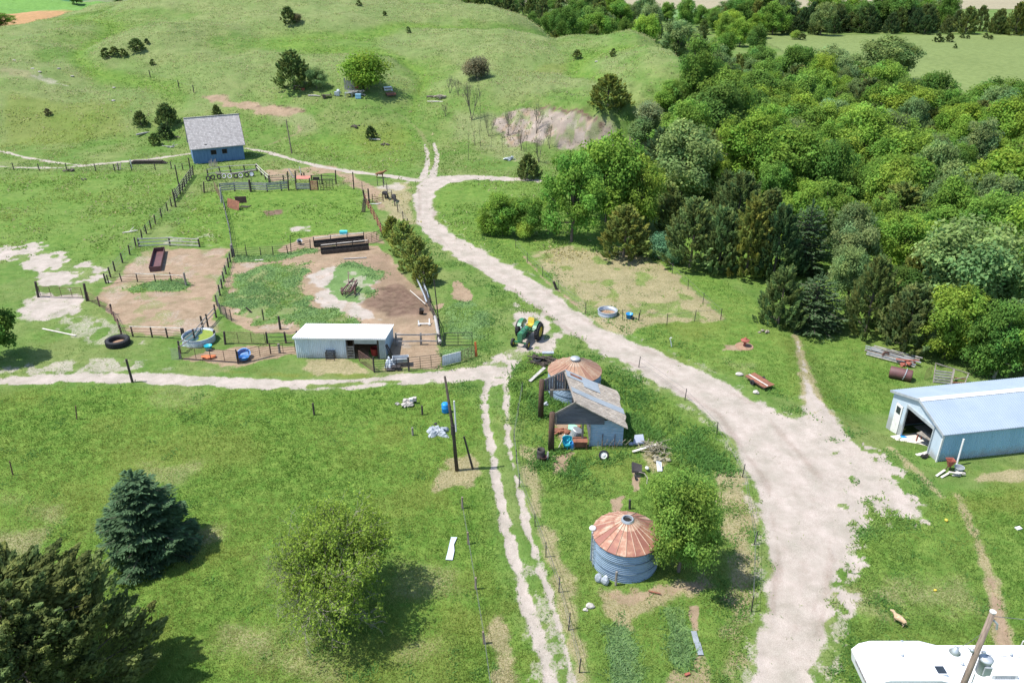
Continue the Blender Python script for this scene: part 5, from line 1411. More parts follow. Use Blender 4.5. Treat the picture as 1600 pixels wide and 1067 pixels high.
solo('feed_tub', 'dark red tub standing inside the open bay of the white shed', 'tub', at(583, 561) + Vector((0.1, .9, .05)), MB().lathe([(0, 0), (.38, 0), (.45, .7), (.42, .7), (.36, .06), (0, .06)], n=20), M['red'], smooth=False)
solo('leaning_boards', 'dark boards leaning on the right end wall of the white shed', 'boards', at(606, 561), MB().bar((.35, .1, 0), (-.18, .2, 1.5), .16, .04).bar((.45, .5, 0), (-.16, .6, 1.35), .12, .04).bar((.3, .9, 0), (-.16, .9, 1.2), .2, .03), M['dark_wood'])
solo('metal_crate', 'small dark slatted calf crate against the front of the white shed', 'crate', at(517, 562), (lambda m: [m.bar((x, y, 0), (x, y, .95), .05) for x in (-.4, .4) for y in (-.2, .2)] and [m.bar((-.4, y, z), (.4, y, z), .035, .09) for y in (-.2, .2) for z in (.2, .42, .64, .86)] and m)(MB()), M['pipe_dark'])
solo('wooden_box', 'rust red box at the left foot of the white shed', 'box', at(474, 556), MB().box((0, 0, .22), (.95, .5, .44)).box((0, 0, .46), (1.02, .56, .05)), M['red'])

# ---------------------------------------------------------------- ruined wooden shed
Zs = gz(6, 54.5)
hs = thing('ruined_shed', 'ruined wooden shed, weathered shingle roof patched with metal strips, left side open', 'shed', (0, 0, Zs))
FL = Vector((3.35, 52.35, 0)); RX = 9.05; y0, y1 = 52.35, 57.0
def zrow(x, y, row): return CAM_H + y * _slope(row) - Zs
zl, zp, ze = zrow(3.4, y0, 646), zrow(4.9, y0, 628), zrow(RX, y0, 667)
pkx, pkb = 4.95, 4.35
zpb = zrow(pkb, y1, 577); zeb = zrow(8.6, y1, 612)
zpb = min(zpb, zp + .1)
print('shed', zl, zp, ze, zpb, zeb)
bkx = 8.75; zeb = min(max(zeb, ze - .1), ze + .35)
rf = MB()
# right slope, a little sway in the ridge, irregular eave
N = 10; top = []; bot = []
rr = random.Random(4)
for i in range(N + 1):
    t = i / N
    top.append(Vector((pkx + (pkb - pkx) * t, y0 - .3 + (y1 + .2 - y0 + .3) * t, zp + (zpb - zp) * t - .12 * math.sin(math.pi * t))))
    bot.append(Vector((RX + (bkx - RX) * t + rr.uniform(-.10, .12), y0 - .3 + (y1 + .2 - y0 + .3) * t, ze + (zeb - ze) * t - .05 * math.sin(3.1 * t) + rr.uniform(-.03, .03))))
for i in range(N):
    m0 = (top[i] + bot[i]) / 2 - Vector((0, 0, .05)); m1 = (top[i + 1] + bot[i + 1]) / 2 - Vector((0, 0, .05))
    for a, b, c, d in ((top[i], top[i + 1], m1, m0), (m0, m1, bot[i + 1], bot[i])):
        rf.slab([a, b, c, d], (0, 0, .08))
part(hs, 'roof', rf, M['shingle_shed'])
def on_roof(u, t, dz=.12):
    a = top[0].lerp(top[N], t); a.z -= .12 * math.sin(math.pi * t)
    b = bot[0].lerp(bot[N], t)
    p = a.lerp(b, u); p.z += dz - .05 * math.sin(math.pi * u)
    return p
for (u0, u1, t0, t1) in ((0.0, .62, .80, .98), (.0, 1.02, .36, .50), (.30, .62, .70, .80)):
    mb = MB()
    for i in range(6):
        a, b = u0 + (u1 - u0) * i / 6, u0 + (u1 - u0) * (i + 1) / 6
        mb.slab([on_roof(a, t0), on_roof(b, t0), on_roof(b, t1), on_roof(a, t1)], (0, 0, .015))
    part(hs, 'metal_strip', mb, M['strip_metal'])
part(hs, 'rust_patch', MB().slab([on_roof(.08, .87, .15), on_roof(.30, .87, .15), on_roof(.30, .93, .15), on_roof(.08, .93, .15)], (0, 0, .01)), M['rust'])
zb2 = zrow(4, y0, 663)
g1 = MB()
for i in range(9):
    z0_ = zb2 + (zp - .1 - zb2) * i / 9; z1_ = z0_ + (zp - .1 - zb2) / 9 - .012
    def lx(z): return 3.35 if z <= zl else 3.35 + (z - zl) / (zp - zl) * (pkx - 3.35)
    def rx(z): return pkx + (zp - z) / (zp - ze) * (RX - pkx) - .2
    cx_ = min(rx(z1_), 7.2)
    g1.slab([(lx(z0_), y0, z0_), (min(rx(z0_), 7.2), y0, z0_), (cx_, y0, z1_), (lx(z1_), y0, z1_)], (0, .04, 0))
part(hs, 'front_gable', g1, M['dark_siding'])
zbk = zpb - 1.75
g2 = MB(); zl2 = zpb - .95
for i in range(11):
    xa = 2.5 + i * .21; xb = xa + .19
    ztop = lambda x: min(zl2 + (x - 2.5) / (pkb - 2.5) * (zpb - zl2), zpb) if x < pkb else zpb - (x - pkb) * .5
    g2.slab([(xa, y1, zbk), (xb, y1, zbk), (xb, y1, ztop(xb)), (xa, y1, ztop(xa))], (0, .04, 0))
part(hs, 'rear_gable', g2, M['dark_siding'])
fr = MB()
for x in (2.55, 3.5, 4.4): fr.bar((x, y1 - .06, zbk), (x, y1 - .06, zbk + .95 + (x - 2.5) * .4), .09)
fr.bar((2.4, y1 - .08, zbk), (4.9, y1 - .08, zbk + .05), .10)
fr.bar((3.3, y0 - .06, zl), (pkx, y0 - .06, zp + .06), .06, .12); fr.bar((2.5, y1 + .06, zl2), (pkb, y1 + .06, zpb + .04), .06, .12)
fr.bar(top[0] + Vector((-.05, .2, -.1)), top[N] + Vector((0, -.1, -.1)), .14)
fr.bar((3.45, y0, zb2), (3.45, y0, zl), .07)
for t in (.25, .5, .75): fr.bar(on_roof(.02, t, -.12), on_roof(1, t, -.12), .08)
part(hs, 'frame', fr, M['old_wood'])
for px, b_, tp, r_ in ((845, 652, 594, .24), (861, 703, 645, .25)):
    p = at(px, b_); h_ = hgt(p, tp)
    q = p - Vector((0, 0, Zs))
    part(hs, 'log_post', MB().tube([(q.x, q.y, -.1), (q.x, q.y, h_ * .5), (q.x + .03, q.y, h_)], [r_, r_ * .92, r_ * .88], 12), M['brown_log'], True)
# room with blue siding on the right
rm = MB()
xl, xr = 6.15, 8.75
nb_ = 12
def zroof(x): return zp + (ze - zp) * (x - pkx) / (RX - pkx) - .08
for i in range(nb_):
    z0_ = i * .2; z1_ = z0_ + .185
    if z0_ > zroof(xl): break
    xe0 = xr if z0_ < zroof(xr) else pkx + (zp - .08 - z0_) / (zp - ze) * (RX - pkx)
    xe1 = xr if z1_ < zroof(xr) else pkx + (zp - .08 - z1_) / (zp - ze) * (RX - pkx)
    rm.slab([(xl, y0 + .12, z0_), (xe0, y0 + .12, z0_), (xe1, y0 + .145, z1_), (xl, y0 + .145, z1_)], (0, .04, 0))
rm.slab([(xr, y0 + .2, 0), (xr, y1, 0), (xr - .1, y1, min(zeb, ze) - .12), (xr, y0 + .2, ze - .1)], (-.05, 0, 0))
part(hs, 'siding', rm, M['siding_blue'])
part(hs, 'inner_wall', MB().slab([(xl + .02, y0 + .25, 0), (xl + .02, y1 - .1, 0), (xl + .02, y1 - .1, 2.3), (xl + .02, y0 + .25, 2.6)], (.05, 0, 0)), M['dark_siding'])
part(hs, 'back_wall', MB().slab([(5.0, y1 - .1, 0), (xr - .1, y1 - .1, 0), (xr - .2, y1 - .1, min(zeb, ze) - .3), (5.0, y1 - .1, min(zpb - .8, 2.4))], (0, -.05, 0)), M['dark_siding'])
part(hs, 'door_post', MB().bar((5.55, y0 + .2, 0), (5.55, y0 + .2, zb2 + .1), .14), M['old_wood'])
part(hs, 'door_frame', MB().bar((xl - .04, y0 + .06, 0), (xl - .04, y0 + .06, zb2), .1), M['grey_board'])

# ---------------------------------------------------------------- big metal shed on the right
C0 = at(1463, 721); yb = R(10)
sx = Vector((math.cos(yb), math.sin(yb), 0)); sy = Vector((-math.sin(yb), math.cos(yb), 0))
ms = thing('machine_shed', 'large pale blue metal machine shed with open overhead door at the right edge', 'shed', (C0.x, C0.y, C0.z), yb)
W_, L_ = 6.3, 13.0
hE = hgt(C0, 676); hR = hE + 1.05
zf = lambda y: gz(C0.x + sy.x * y, C0.y + sy.y * y) - C0.z - .08
d0, d1, dh = 1.05, 4.35, hE - .35         # overhead door from, to, head
e0, e1 = 4.85, 5.75                        # walk door
wl = MB()
def gz_top(y): return hE + (hR - hE) * (1 - abs(y - W_ / 2) / (W_ / 2)) - .06
def strip(a, b, za, zb_, ta, tb_): wl.slab([(0, a, za), (0, b, zb_), (0, b, tb_), (0, a, ta)], (.06, 0, 0))
strip(0.0, d0, zf(0), zf(d0), gz_top(0), gz_top(d0)); strip(d0, W_ / 2, dh, dh, gz_top(d0), gz_top(W_ / 2)); strip(W_ / 2, d1, dh, dh, gz_top(W_ / 2), gz_top(d1))
strip(d1, e0, zf(d1), zf(e0), gz_top(d1), gz_top(e0)); strip(e0, e1, dh - .35, dh - .35, gz_top(e0), gz_top(e1)); strip(e1, W_, zf(e1), zf(W_), gz_top(e1), gz_top(W_))
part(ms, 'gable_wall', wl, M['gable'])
lw = MB(); lw.sheet((0.08, 0, -.3), (L_ - .1, 0, 0), (0, 0, hE + .26), 60, .025)
lw.sheet((L_, W_, -1.2), (-L_ + .1, 0, 0), (0, 0, hE + 1.16), 60, .025)
lw.slab([(L_, 0.05, -.6), (L_, W_ - .05, -.6), (L_, W_ - .05, hE), (L_, W_ / 2, hR - .1), (L_, 0.05, hE)], (-.05, 0, 0))
part(ms, 'side_wall', lw, M['shed_blue'])
o_ = .22; sl = (hR - hE) / (W_ / 2)
rf = MB(); rf.sheet((-o_, -o_, hE - o_ * sl + .03), (L_ + 2 * o_, 0, 0), (0, W_ / 2 + o_, hR - hE + o_ * sl), 66, .014)
rf.sheet((L_ + o_, W_ + o_, hE - o_ * sl + .03), (-L_ - 2 * o_, 0, 0), (0, -W_ / 2 - o_, hR - hE + o_ * sl), 66, .03)
part(ms, 'roof', rf, M['shed_roof'])
part(ms, 'ridge_cap', MB().slab([(-o_, W_ / 2 - .26, hR - .02), (L_ + o_, W_ / 2 - .26, hR - .02), (L_ + o_, W_ / 2, hR + .10), (-o_, W_ / 2, hR + .10)], (0, 0, .02)).slab([(-o_, W_ / 2, hR + .10), (L_ + o_, W_ / 2, hR + .10), (L_ + o_, W_ / 2 + .26, hR - .02), (-o_, W_ / 2 + .26, hR - .02)], (0, 0, .02)), M['white_paint'])
vg = MB()
for ya, yb_ in ((-o_, W_ / 2), (W_ + o_, W_ / 2)): vg.bar((-o_ - .02, ya, hE - o_ * sl - .04), (-o_ - .02, yb_, hR - .04), .04, .2)
part(ms, 'verge_trim', vg, M['galv_dull'])
ev = MB().bar((-o_, -o_ - .02, hE - o_ * sl - .02), (L_ + o_, -o_ - .02, hE - o_ * sl - .02), .03, .09)
part(ms, 'eave_trim', ev, M['shed_roof'])
for i in range(5): part(ms, 'eave_bracket', MB().box((1.6 + 1.6 * i, -.10, hE - .17), (.07, .15, .10)), M['pipe_dark'])
part(ms, 'corner_trim', MB().box((-.02, -.03, hE / 2 - .15), (.14, .10, hE + .1)), M['white_paint'])
jm = MB()
for y in (d0, d1): jm.bar((-.04, y, zf(y)), (-.04, y, dh), .1, .13, up=(1, 0, 0))
jm.bar((-.04, d0 - .05, dh + .06), (-.04, d1 + .05, dh + .06), .1, .26)
part(ms, 'door_frame', jm, M['galv_dull'])
part(ms, 'overhead_door', MB().slab([(.1, d0, dh - .02), (.1, d1, dh - .02), (2.6, d1, dh + .06), (2.6, d0, dh + .06)], (0, 0, .05)), M['shed_blue'])
wd = part(ms, 'walk_door', MB().slab([(-.03, e0 + .04, zf(e0) + .1), (-.03, e1 - .04, zf(e1) + .1), (-.03, e1 - .04, dh - .38), (-.03, e0 + .04, dh - .38)], (.05, 0, 0)), M['grain_board'])
part(wd, 'pane', MB().slab([(-.05, e0 + .2, dh - 1.2), (-.05, e1 - .2, dh - 1.2), (-.05, e1 - .2, dh - .6), (-.05, e0 + .2, dh - .6)], (.015, 0, 0)), M['glass'])
fl = MB().slab([(-1.0, d0 - .15, zf(d0) + .07), (2.4, d0 - .15, zf(d0) + .09), (2.4, d1 + .2, zf(d1) + .09), (-.8, d1 + .2, zf(d1) + .07)], (0, 0, .06))
part(ms, 'concrete_apron', fl, M['concrete'])
part(ms, 'inner_floor', MB().slab([(2.4, .1, .1), (L_ - .1, .1, .1), (L_ - .1, W_ - .1, zf(W_)), (2.4, W_ - .1, zf(W_))], (0, 0, .05)), M['concrete'])
part(ms, 'shade_sheets', MB().slab([(4.4, .12, -.9), (4.4, W_ - .12, -1.1), (4.4, W_ - .12, hE - .1), (4.4, W_ / 2, hR - .15), (4.4, .12, hE - .1)], (.05, 0, 0)).box((2.3, .16, hE / 2 - .1), (4.2, .05, hE - .2)).box((2.3, W_ - .16, hE / 2 - .4), (4.2, .05, hE + .6)), M['dark_wood'])  # dark partition and side sheets added to darken the inside of the doorway
def ms_at(x, y, z=0): return Vector((C0.x, C0.y, C0.z)) + sx * x + sy * y + Vector((0, 0, z))
bn = thing('workbench', 'rusty brown workbench standing just inside the overhead door', 'workbench', ms_at(.7, 2.3, zf(2.3) + .2), yb + .3)
part(bn, 'bench_top', MB().box((0, 0, .72), (.7, 1.5, .06)), M['old_wood'])
for x in (-.28, .28):
    for y in (-.65, .65): part(bn, 'leg', MB().bar((x, y, 0), (x * .9, y, .7), .08), M['rust_red'])
solo('tool_rack', 'dim rack of stored parts deep inside the machine shed', 'rack', ms_at(3.4, 3.9, -.3), (lambda m: [m.box((0, y, z), (.5, .12, .04)) for y in (0,) for z in (.5, 1.0, 1.5)] and [m.box((x, -.1, .8), (.05, .05, 1.7)) for x in (-.3, .3)] and [m.blob((.1 * i - .2, 0, .6 + .5 * (i % 3)), (.12, .1, .1), i) for i in range(5)] and m)(MB()), M['galv_dull'], yaw=yb)
solo('blue_rag', 'small blue cloth on the apron at the far jamb of the overhead door', 'cloth', ms_at(.1, d1 - .25, zf(d1) + .14), MB().blob((0, 0, .05), (.28, .2, .08), 8), M['bright_blue'])

# ---------------------------------------------------------------- camper trailer
rv = thing('camper_trailer', 'long white fifth-wheel camper trailer cut by the bottom right corner', 'camper', (0, 0, gz(22, 28)), 0)
ya, yb2 = 27.35, 29.85
XN = atz(1350, 1005, 3.3).x
prof = [(XN + .2, 1.5), (XN - .35, 2.0), (XN - .5, 2.75), (XN - .2, 3.15), (XN + .35, 3.34), (XN + 2.9, 3.34), (XN + 3.9, 3.02), (XN + 12, 3.02), (XN + 12, .75), (XN + 3.3, .75), (XN + 3.1, 1.5)]
body = MB().slab([(x, ya, z) for x, z in prof], (0, yb2 - ya, 0))
bo = part(rv, 'body', body, M['cloth_white'])
sd = MB().slab([(XN - .1, ya - .012, 2.0), (XN + 11.9, ya - .012, 2.0), (XN + 11.9, ya - .012, 2.92), (XN + 3.8, ya - .012, 2.92), (XN + 2.7, ya - .012, 3.2), (XN + .3, ya - .012, 3.2), (XN - .1, ya - .012, 3.0)], (0, .01, 0))
part(rv, 'side_panel', sd, M['rv_side'])
hv = part(rv, 'roof_vent', MB().box((XN + 3.2 - .05, 28.0, 3.30), (.52, .52, .10)), M['rv_side'])
part(hv, 'vent_pane', MB().box((XN + 3.15, 28.0, 3.36), (.44, .44, .03)), M['glass'])
ac = part(rv, 'air_conditioner', MB().slab([(XN + 5.6, 27.7, 3.03), (XN + 6.9, 27.7, 3.03), (XN + 6.9, 28.7, 3.03), (XN + 5.6, 28.7, 3.03)], (0, 0, .28)), M['white_paint'])
part(ac, 'grille', MB().sheet((XN + 5.75, 27.69, 3.05), (1.0, 0, 0), (0, 0, .2), 8, -.01), M['galv_dull'])
for x, y, z in ((XN + 1.6, 28.9, 3.36), (XN + 4.6, 28.6, 3.05), (XN + 4.9, 28.4, 3.05), (XN + 7.4, 29.2, 3.05)):
    part(rv, 'vent_pipe', MB().lathe([(.06, 0), (.06, .08), (.09, .09), (.0, .13)], (x, y, z), 10), M['galv_dull'])
sm = MB()
for x in (XN + 1.3, XN + 5.2, XN + 7.6): sm.bar((x, ya + .05, 3.34 if x < XN + 2.9 else 3.02), (x, yb2 - .05, 3.34 if x < XN + 2.9 else 3.02), .05, .02)
part(rv, 'roof_seam', sm, M['rv_side'])
mk_ = MB()
for i in range(7):
    z0_ = 2.35; yy = ya + .55 + i * .2
    # a row of upright letter-like strokes on the slanting nose
    a = Vector((XN - .36 - .15 * 0, yy, 2.30)); 
    mk_.slab([(XN - .475, yy, 2.52), (XN - .475, yy + .12, 2.52), (XN - .52, yy + .12, 2.72), (XN - .52, yy, 2.72)], (-.012, 0, 0))
part(rv, 'nose_lettering', mk_, M['rv_mark'])
part(rv, 'clearance_light', MB().blob((XN + 2.0, yb2 - .05, 3.38), (.08, .06, .05), 2), M['galv_dull'])
for x in (XN + 7.0, XN + 8.0):
    w = part(rv, 'wheel', MB().lathe([(.1, -.1), (.34, -.1), (.36, 0), (.34, .1), (.1, .1)], (x, ya + .15, .36), 20, Matrix.Rotation(R(90), 4, 'X')), M['rubber'])
part(rv, 'landing_gear', MB().bar((XN + 2.7, ya + .3, 0), (XN + 2.7, ya + .3, 1.5), .1).bar((XN + 2.7, yb2 - .3, 0), (XN + 2.7, yb2 - .3, 1.5), .1), M['pipe_dark'])

# ---------------------------------------------------------------- utility poles
def pole_tree(): pass
pz = 9.0
pp = Vector((21.55, 26.3, gz(21.5, 26.3)))
up = thing('utility_pole', 'brown utility pole with a grey transformer in front of the white camper', 'utility pole', pp)
part(up, 'shaft', MB().tube([(-.25, 0, 0), (0, 0, pz)], [.17, .125], 12), M['pole_wood'], True)
part(up, 'pole_cap', MB().lathe([(.135, pz), (.14, pz + .05), (0, pz + .08)], n=12), M['white_paint'])
trn = part(up, 'transformer', MB().lathe([(0, 5.3), (.26, 5.3), (.28, 5.36), (.28, 6.1), (.31, 6.12), (.31, 6.2), (.2, 6.28), (0, 6.3)], (.42, -.1, 0), 20), M['galv_dull'], True)
part(trn, 'cooling_fin', MB().box((.42, -.42, 5.72), (.34, .08, .5)), M['galv_dull'])
part(up, 'insulator', MB().tube([(.14, -.05, 8.55), (.30, -.12, 8.4), (.34, -.14, 8.1)], .05, 8), M['galv'])
part(up, 'insulator', MB().tube([(.10, -.1, 6.6), (.28, -.1, 6.6)], .06, 8), M['galv'])
lamp = part(up, 'yard_light', MB().lathe([(0, .34), (.10, .32), (.14, .16), (.26, .02), (.24, 0), (0, .05)], (-.95, .15, 6.3), 16), M['galv'], True)
part(lamp, 'lamp_arm', MB().tube([(-.05, 0, 6.35), (-.5, .08, 6.7), (-.95, .15, 6.6)], .025, 6), M['galv'])
part(up, 'meter_box', MB().blob((-.26, .05, 6.55), (.11, .1, .13), 4, 2, .05), M['galv'], True)
part(up, 'conduit', MB().tube([(.15, -.12, .2), (.14, -.12, 5.2)], .03, 6), M['galv_dull'])
def cable(label, a, b, sag, r=.014):
    a = Vector(a); b = Vector(b); n = 16
    m = MB().tube([a.lerp(b, i / n) - Vector((0, 0, sag * 4 * (i / n) * (1 - i / n))) - a for i in range(n + 1)], r, 5)
    solo('power_line', label, 'cable', a, m, M['wire'])
cable('power line leaving the camper pole toward the right', pp + Vector((.1, 0, 8.75)), (60, 24, 9.5), 1.0)
cable('lower service wire from the transformer toward the right', pp + Vector((.42, 0, 6.3)), (60, 27, 7.5), 1.4)
cable('thin service wire running left from the camper pole to its yard light', pp + Vector((0, 0, 8.0)), pp + Vector((-.95, .15, 6.64)), .25, .01)

b0 = at(714, 735); ht = hgt(b0, 588)
up2 = thing('utility_pole', 'tall dark leaning pole with a white conduit beside the two-track', 'utility pole', b0)
tx = (695 - 714) * mpp(b0) + 0.0
def px_at(p, z, row_px): 
    w = p.y * math.cos(PITCH) + (CAM_H - (p.z + z)) * math.sin(PITCH)
    return (row_px - 800) / FPX * w - p.x
tx = px_at(b0, ht, 695); mx_ = px_at(b0, ht * .45, 708)
part(up2, 'shaft', MB().tube([(0, 0, -.1), (mx_, 0, ht * .45), (tx, 0, ht)], [.15, .125, .08], 10), M['dark_wood'], True)
part(up2, 'conduit', MB().tube([(mx_ + .22, -.12, ht * .44), (mx_ * 1.6 + .26, -.12, ht * .76)], .06, 8), M['white_paint'])
part(up2, 'brace_band', MB().tube([(mx_, 0, ht * .40), (mx_ * 1.05, 0, ht * .5)], .17, 10), M['pipe_dark'])
b1 = at(739, 732)
h1 = hgt(b1, 682)
solo('shadow_post', 'shadow line beside the tall pole with the white conduit, stood up as a short dark post', 'post', b1, MB().tube([(0, 0, -.1), (px_at(b1, h1, 725), 0, h1)], [.09, .07], 8), M['dark_wood'])  # post added to stand for the shadow line beside the pole
b2 = at(456, 240)
hp = hgt(b2, 187)
up3 = thing('utility_pole', 'slim weathered pole on the slope right of the blue barn', 'utility pole', b2)
part(up3, 'shaft', MB().tube([(0, 0, -.1), (px_at(b2, hp, 447), 0, hp)], [.13, .09], 8), M['pole_wood'])
b3 = at(207, 597); h3 = hgt(b3, 561)
solo('wooden_post', 'dark square post standing alone on the edge of the west lane', 'post', b3, MB().tube([(0, 0, -.1), (-.06, 0, h3)], [.12, .10], 8), M['dark_wood'])
# ---------------------------------------------------------------- tractor
q1 = at(829, 527); q0 = at(817, 540)
yt = math.atan2(q0.y - q1.y, q0.x - q1.x)
tp = at(827, 527)
tr = thing('tractor', 'green and yellow tractor parked where the west lane meets the drive', 'tractor', tp, yt)
def wheel(parent, x, y, r, w, hubm, lug=True):
    Mx = Matrix.Rotation(R(90), 4, 'X')
    ty = MB().lathe([(r * .62, -w / 2), (r * .9, -w / 2), (r, -w * .36), (r, w * .36), (r * .9, w / 2), (r * .62, w / 2), (r * .6, 0), (r * .62, -w / 2)], (x, y, r), 28, Mx)
    if lug:
        for k in range(18):
            for s in (-1, 1):
                a = 2 * math.pi * (k + (.25 if s > 0 else 0)) / 18
                c = Vector((x + r * math.cos(a), y + s * w * .22, r + r * math.sin(a)))
                ty.box(c, (.07, w * .44, .07), M=Matrix.Rotation(-a, 4, 'Y') @ Matrix.Rotation(s * .5, 4, 'X'))
    wh = part(parent, 'wheel', ty, M['rubber'])
    part(wh, 'rim', MB().lathe([(0, -w * .2), (r * .2, -w * .25), (r * .3, -w * .1), (r * .55, -w * .16), (r * .62, -w * .38), (r * .62, w * .38), (r * .55, w * .16), (r * .3, w * .1), (r * .2, w * .25), (0, w * .2)], (x, y, r), 24, Mx), hubm)
wheel(tr, 0, 1.02, .86, .46, M['yellow_paint']); wheel(tr, 0, -1.02, .86, .46, M['yellow_paint'])
wheel(tr, 2.35, .80, .40, .22, M['yellow_paint'], False); wheel(tr, 2.35, -.80, .40, .22, M['yellow_paint'], False)
hd = MB()
for a, b, w, z0, z1 in ((.75, 1.5, .52, .95, 1.62), (1.5, 2.45, .56, .85, 1.58)):
    hd.slab([(a, -w / 2, z0), (a, w / 2, z0), (a, w / 2, z1 - .1), (a, w / 2 - .1, z1), (a, -w / 2 + .1, z1), (a, -w / 2, z1 - .1)], (b - a, 0, 0))
part(tr, 'hood', hd, M['green_paint'])
part(tr, 'grille', MB().box((2.47, 0, 1.18), (.06, .48, .62)).box((2.40, 0, .80), (.2, .5, .18)), M['green_paint'])
part(tr, 'engine', MB().box((1.2, 0, .85), (1.3, .42, .5)).box((1.2, .28, .95), (.5, .2, .3)).box((.9, -.27, .9), (.4, .18, .35)), M['pipe_dark'])
part(tr, 'transmission', MB().box((.15, 0, .82), (1.1, .5, .55)), M['green_paint'])
part(tr, 'rear_axle', MB().tube([(0, -.85, .86), (0, .85, .86)], .13, 10), M['green_paint'])
part(tr, 'front_axle', MB().bar((2.35, -.75, .52), (2.35, .75, .52), .12, .14).box((2.3, 0, .65), (.3, .3, .3)), M['green_paint'])
for s in (-1, 1):
    fd = MB()
    for k in range(6):
        a0, a1 = R(35 + 20 * k), R(35 + 20 * (k + 1))
        f = lambda a, y: (1.0 * math.cos(a) - .0, y, .86 + 1.0 * math.sin(a))
        fd.slab([f(a0, s * .62), f(a1, s * .62), f(a1, s * 1.02), f(a0, s * 1.02)], (0, 0, .03))
    fd.slab([(.7, s * .62, 1.2), (-.9, s * .62, 1.25), (-.5, s * .62, 1.75), (.4, s * .62, 1.8)], (0, s * .03, 0))
    part(tr, 'fender', fd, M['green_paint'])
st = part(tr, 'seat', MB().slab([(-.45, -.32, 1.25), (.15, -.32, 1.25), (.15, .32, 1.25), (-.45, .32, 1.25)], (0, 0, .16)).slab([(-.45, -.34, 1.35), (-.45, .34, 1.35), (-.62, .30, 1.95), (-.62, -.30, 1.95)], (.12, 0, .04)), M['yellow_paint'])
part(tr, 'steering_wheel', MB().lathe([(.20, -.015), (.235, 0), (.20, .015), (.18, 0), (.20, -.015)], (.52, 0, 1.72), 18, Matrix.Rotation(R(-35), 4, 'Y')).tube([(.52, 0, 1.72), (.85, 0, 1.45)], .03, 6), M['black_plastic'])
part(tr, 'exhaust_pipe', MB().tube([(1.55, .08, 1.55), (1.55, .08, 1.85), (1.55, .08, 2.25)], [.045, .06, .035], 8), M['galv_dull'])
part(tr, 'air_stack', MB().lathe([(.04, 1.55), (.04, 1.85), (.1, 1.87), (.1, 2.0), (0, 2.03)], (1.95, -.08, 0), 10), M['galv'])
for s in (-1, 1): part(tr, 'headlight', MB().blob((.55, s * .72, 1.5), (.09, .1, .1), 3, 2, 0), M['galv'])
part(tr, 'rear_hitch', MB().bar((-.2, -.3, .6), (-1.0, -.35, .4), .08).bar((-.2, .3, .6), (-1.0, .35, .4), .08).bar((-.95, -.35, .4), (-.95, .35, .4), .07), M['pipe_dark'])

# ---------------------------------------------------------------- old pickup and junk on the hill
tk0 = at(611, 154)
yk = R(112)
tk = thing('pickup_truck', 'old white and blue pickup truck with a rusty flat bed under the hill tree', 'truck', tk0 + Vector((0, .6, 0)), yk)
def truck_wheel(x, y):
    w = part(tk, 'wheel', MB().lathe([(.15, -.11), (.34, -.11), (.36, 0), (.34, .11), (.15, .11)], (x, y, .36), 18, Matrix.Rotation(R(90), 4, 'X')), M['rubber'])
for x in (.75, 3.6):
    for y in (-.8, .8): truck_wheel(x, y)
part(tk, 'bed', MB().box((.9, 0, .82), (2.5, 1.95, .14)).box((-.32, 0, .72), (.08, 1.9, .3)).box((.9, 0, .62), (2.4, .8, .2)), M['rust'])
cb_ = MB().slab([(2.2, -.9, .55), (4.75, -.9, .55), (4.8, -.9, 1.1), (3.55, -.9, 1.15), (2.2, -.9, 1.2)], (0, 1.8, 0))
part(tk, 'body', cb_, M['truck_white'])
for s in (-1, 1): part(tk, 'door', MB().box((2.9, s * .905, .9), (1.0, .03, .5)), M['truck_blue'])
cabm = MB()
for x, y in ((2.25, -.85), (2.25, .8), (3.35, -.85), (3.35, .8)): cabm.bar((x, y, 1.15), (x + (.08 if x < 3 else -.2), y * .93, 1.72), .08)
cabm.slab([(2.25, -.85, 1.7), (3.2, -.85, 1.7), (3.2, .85, 1.7), (2.25, .85, 1.7)], (0, 0, .09)).box((2.26, 0, 1.2), (.06, 1.75, .3))
part(tk, 'cab', cabm, M['truck_white'])
part(tk, 'rear_window', MB().slab([(2.27, -.75, 1.25), (2.27, .75, 1.25), (2.32, .7, 1.68), (2.32, -.7, 1.68)], (.02, 0, 0)), M['glass'])
part(tk, 'windscreen', MB().slab([(3.5, -.78, 1.15), (3.5, .78, 1.15), (3.22, .72, 1.7), (3.22, -.72, 1.7)], (.02, 0, 0)), M['glass'])
part(tk, 'hood', MB().box((4.1, 0, 1.13), (1.25, 1.7, .08)), M['truck_white'])
part(tk, 'rear_bumper', MB().box((-.42, 0, .5), (.1, 1.9, .16)), M['pipe_dark'])
def junk(name, label, cat, px, py, mk, m, yaw=0, dz=0, group=None):
    p = at(px, py); p.z += dz
    b = MB(); mk(b)
    return solo(name, label, cat, p, b, M[m], yaw, group)
def planks(n, L, w, seed, th=.06, spread=1.0, hz=.3):
    def f(b):
        r = random.Random(seed)
        for i in range(n):
            c = Vector((r.uniform(-spread, spread), r.uniform(-spread, spread) * .5, .05 + r.uniform(0, hz))); a = r.gauss(0, .35)
            d = Vector((math.cos(a), math.sin(a), r.uniform(-.08, .08))) * L * r.uniform(.35, .5)
            b.bar(c - d, c + d, w * r.uniform(.7, 1.3), th)
    return f
def heap(n, r_, h_, seed):
    def f(b):
        q = random.Random(seed)
        for i in range(n):
            b.blob((q.gauss(0, r_ * .4), q.gauss(0, r_ * .3), q.uniform(0, h_ * .5)), (q.uniform(.15, .35) * r_, q.uniform(.12, .3) * r_, q.uniform(.2, .4) * h_), seed + i, 2, .5)
    return f
junk('board_wall', 'standing grey board panel in front of the bright hill tree', 'boards', 542, 141, lambda b: [b.box((i * .3, 0, .95), (.27, .06, 1.9 + .2 * (i % 2))) for i in range(6)] and b.bar((-.35, .1, 0), (-.35, .1, 2.4), .25), 'grey_board')
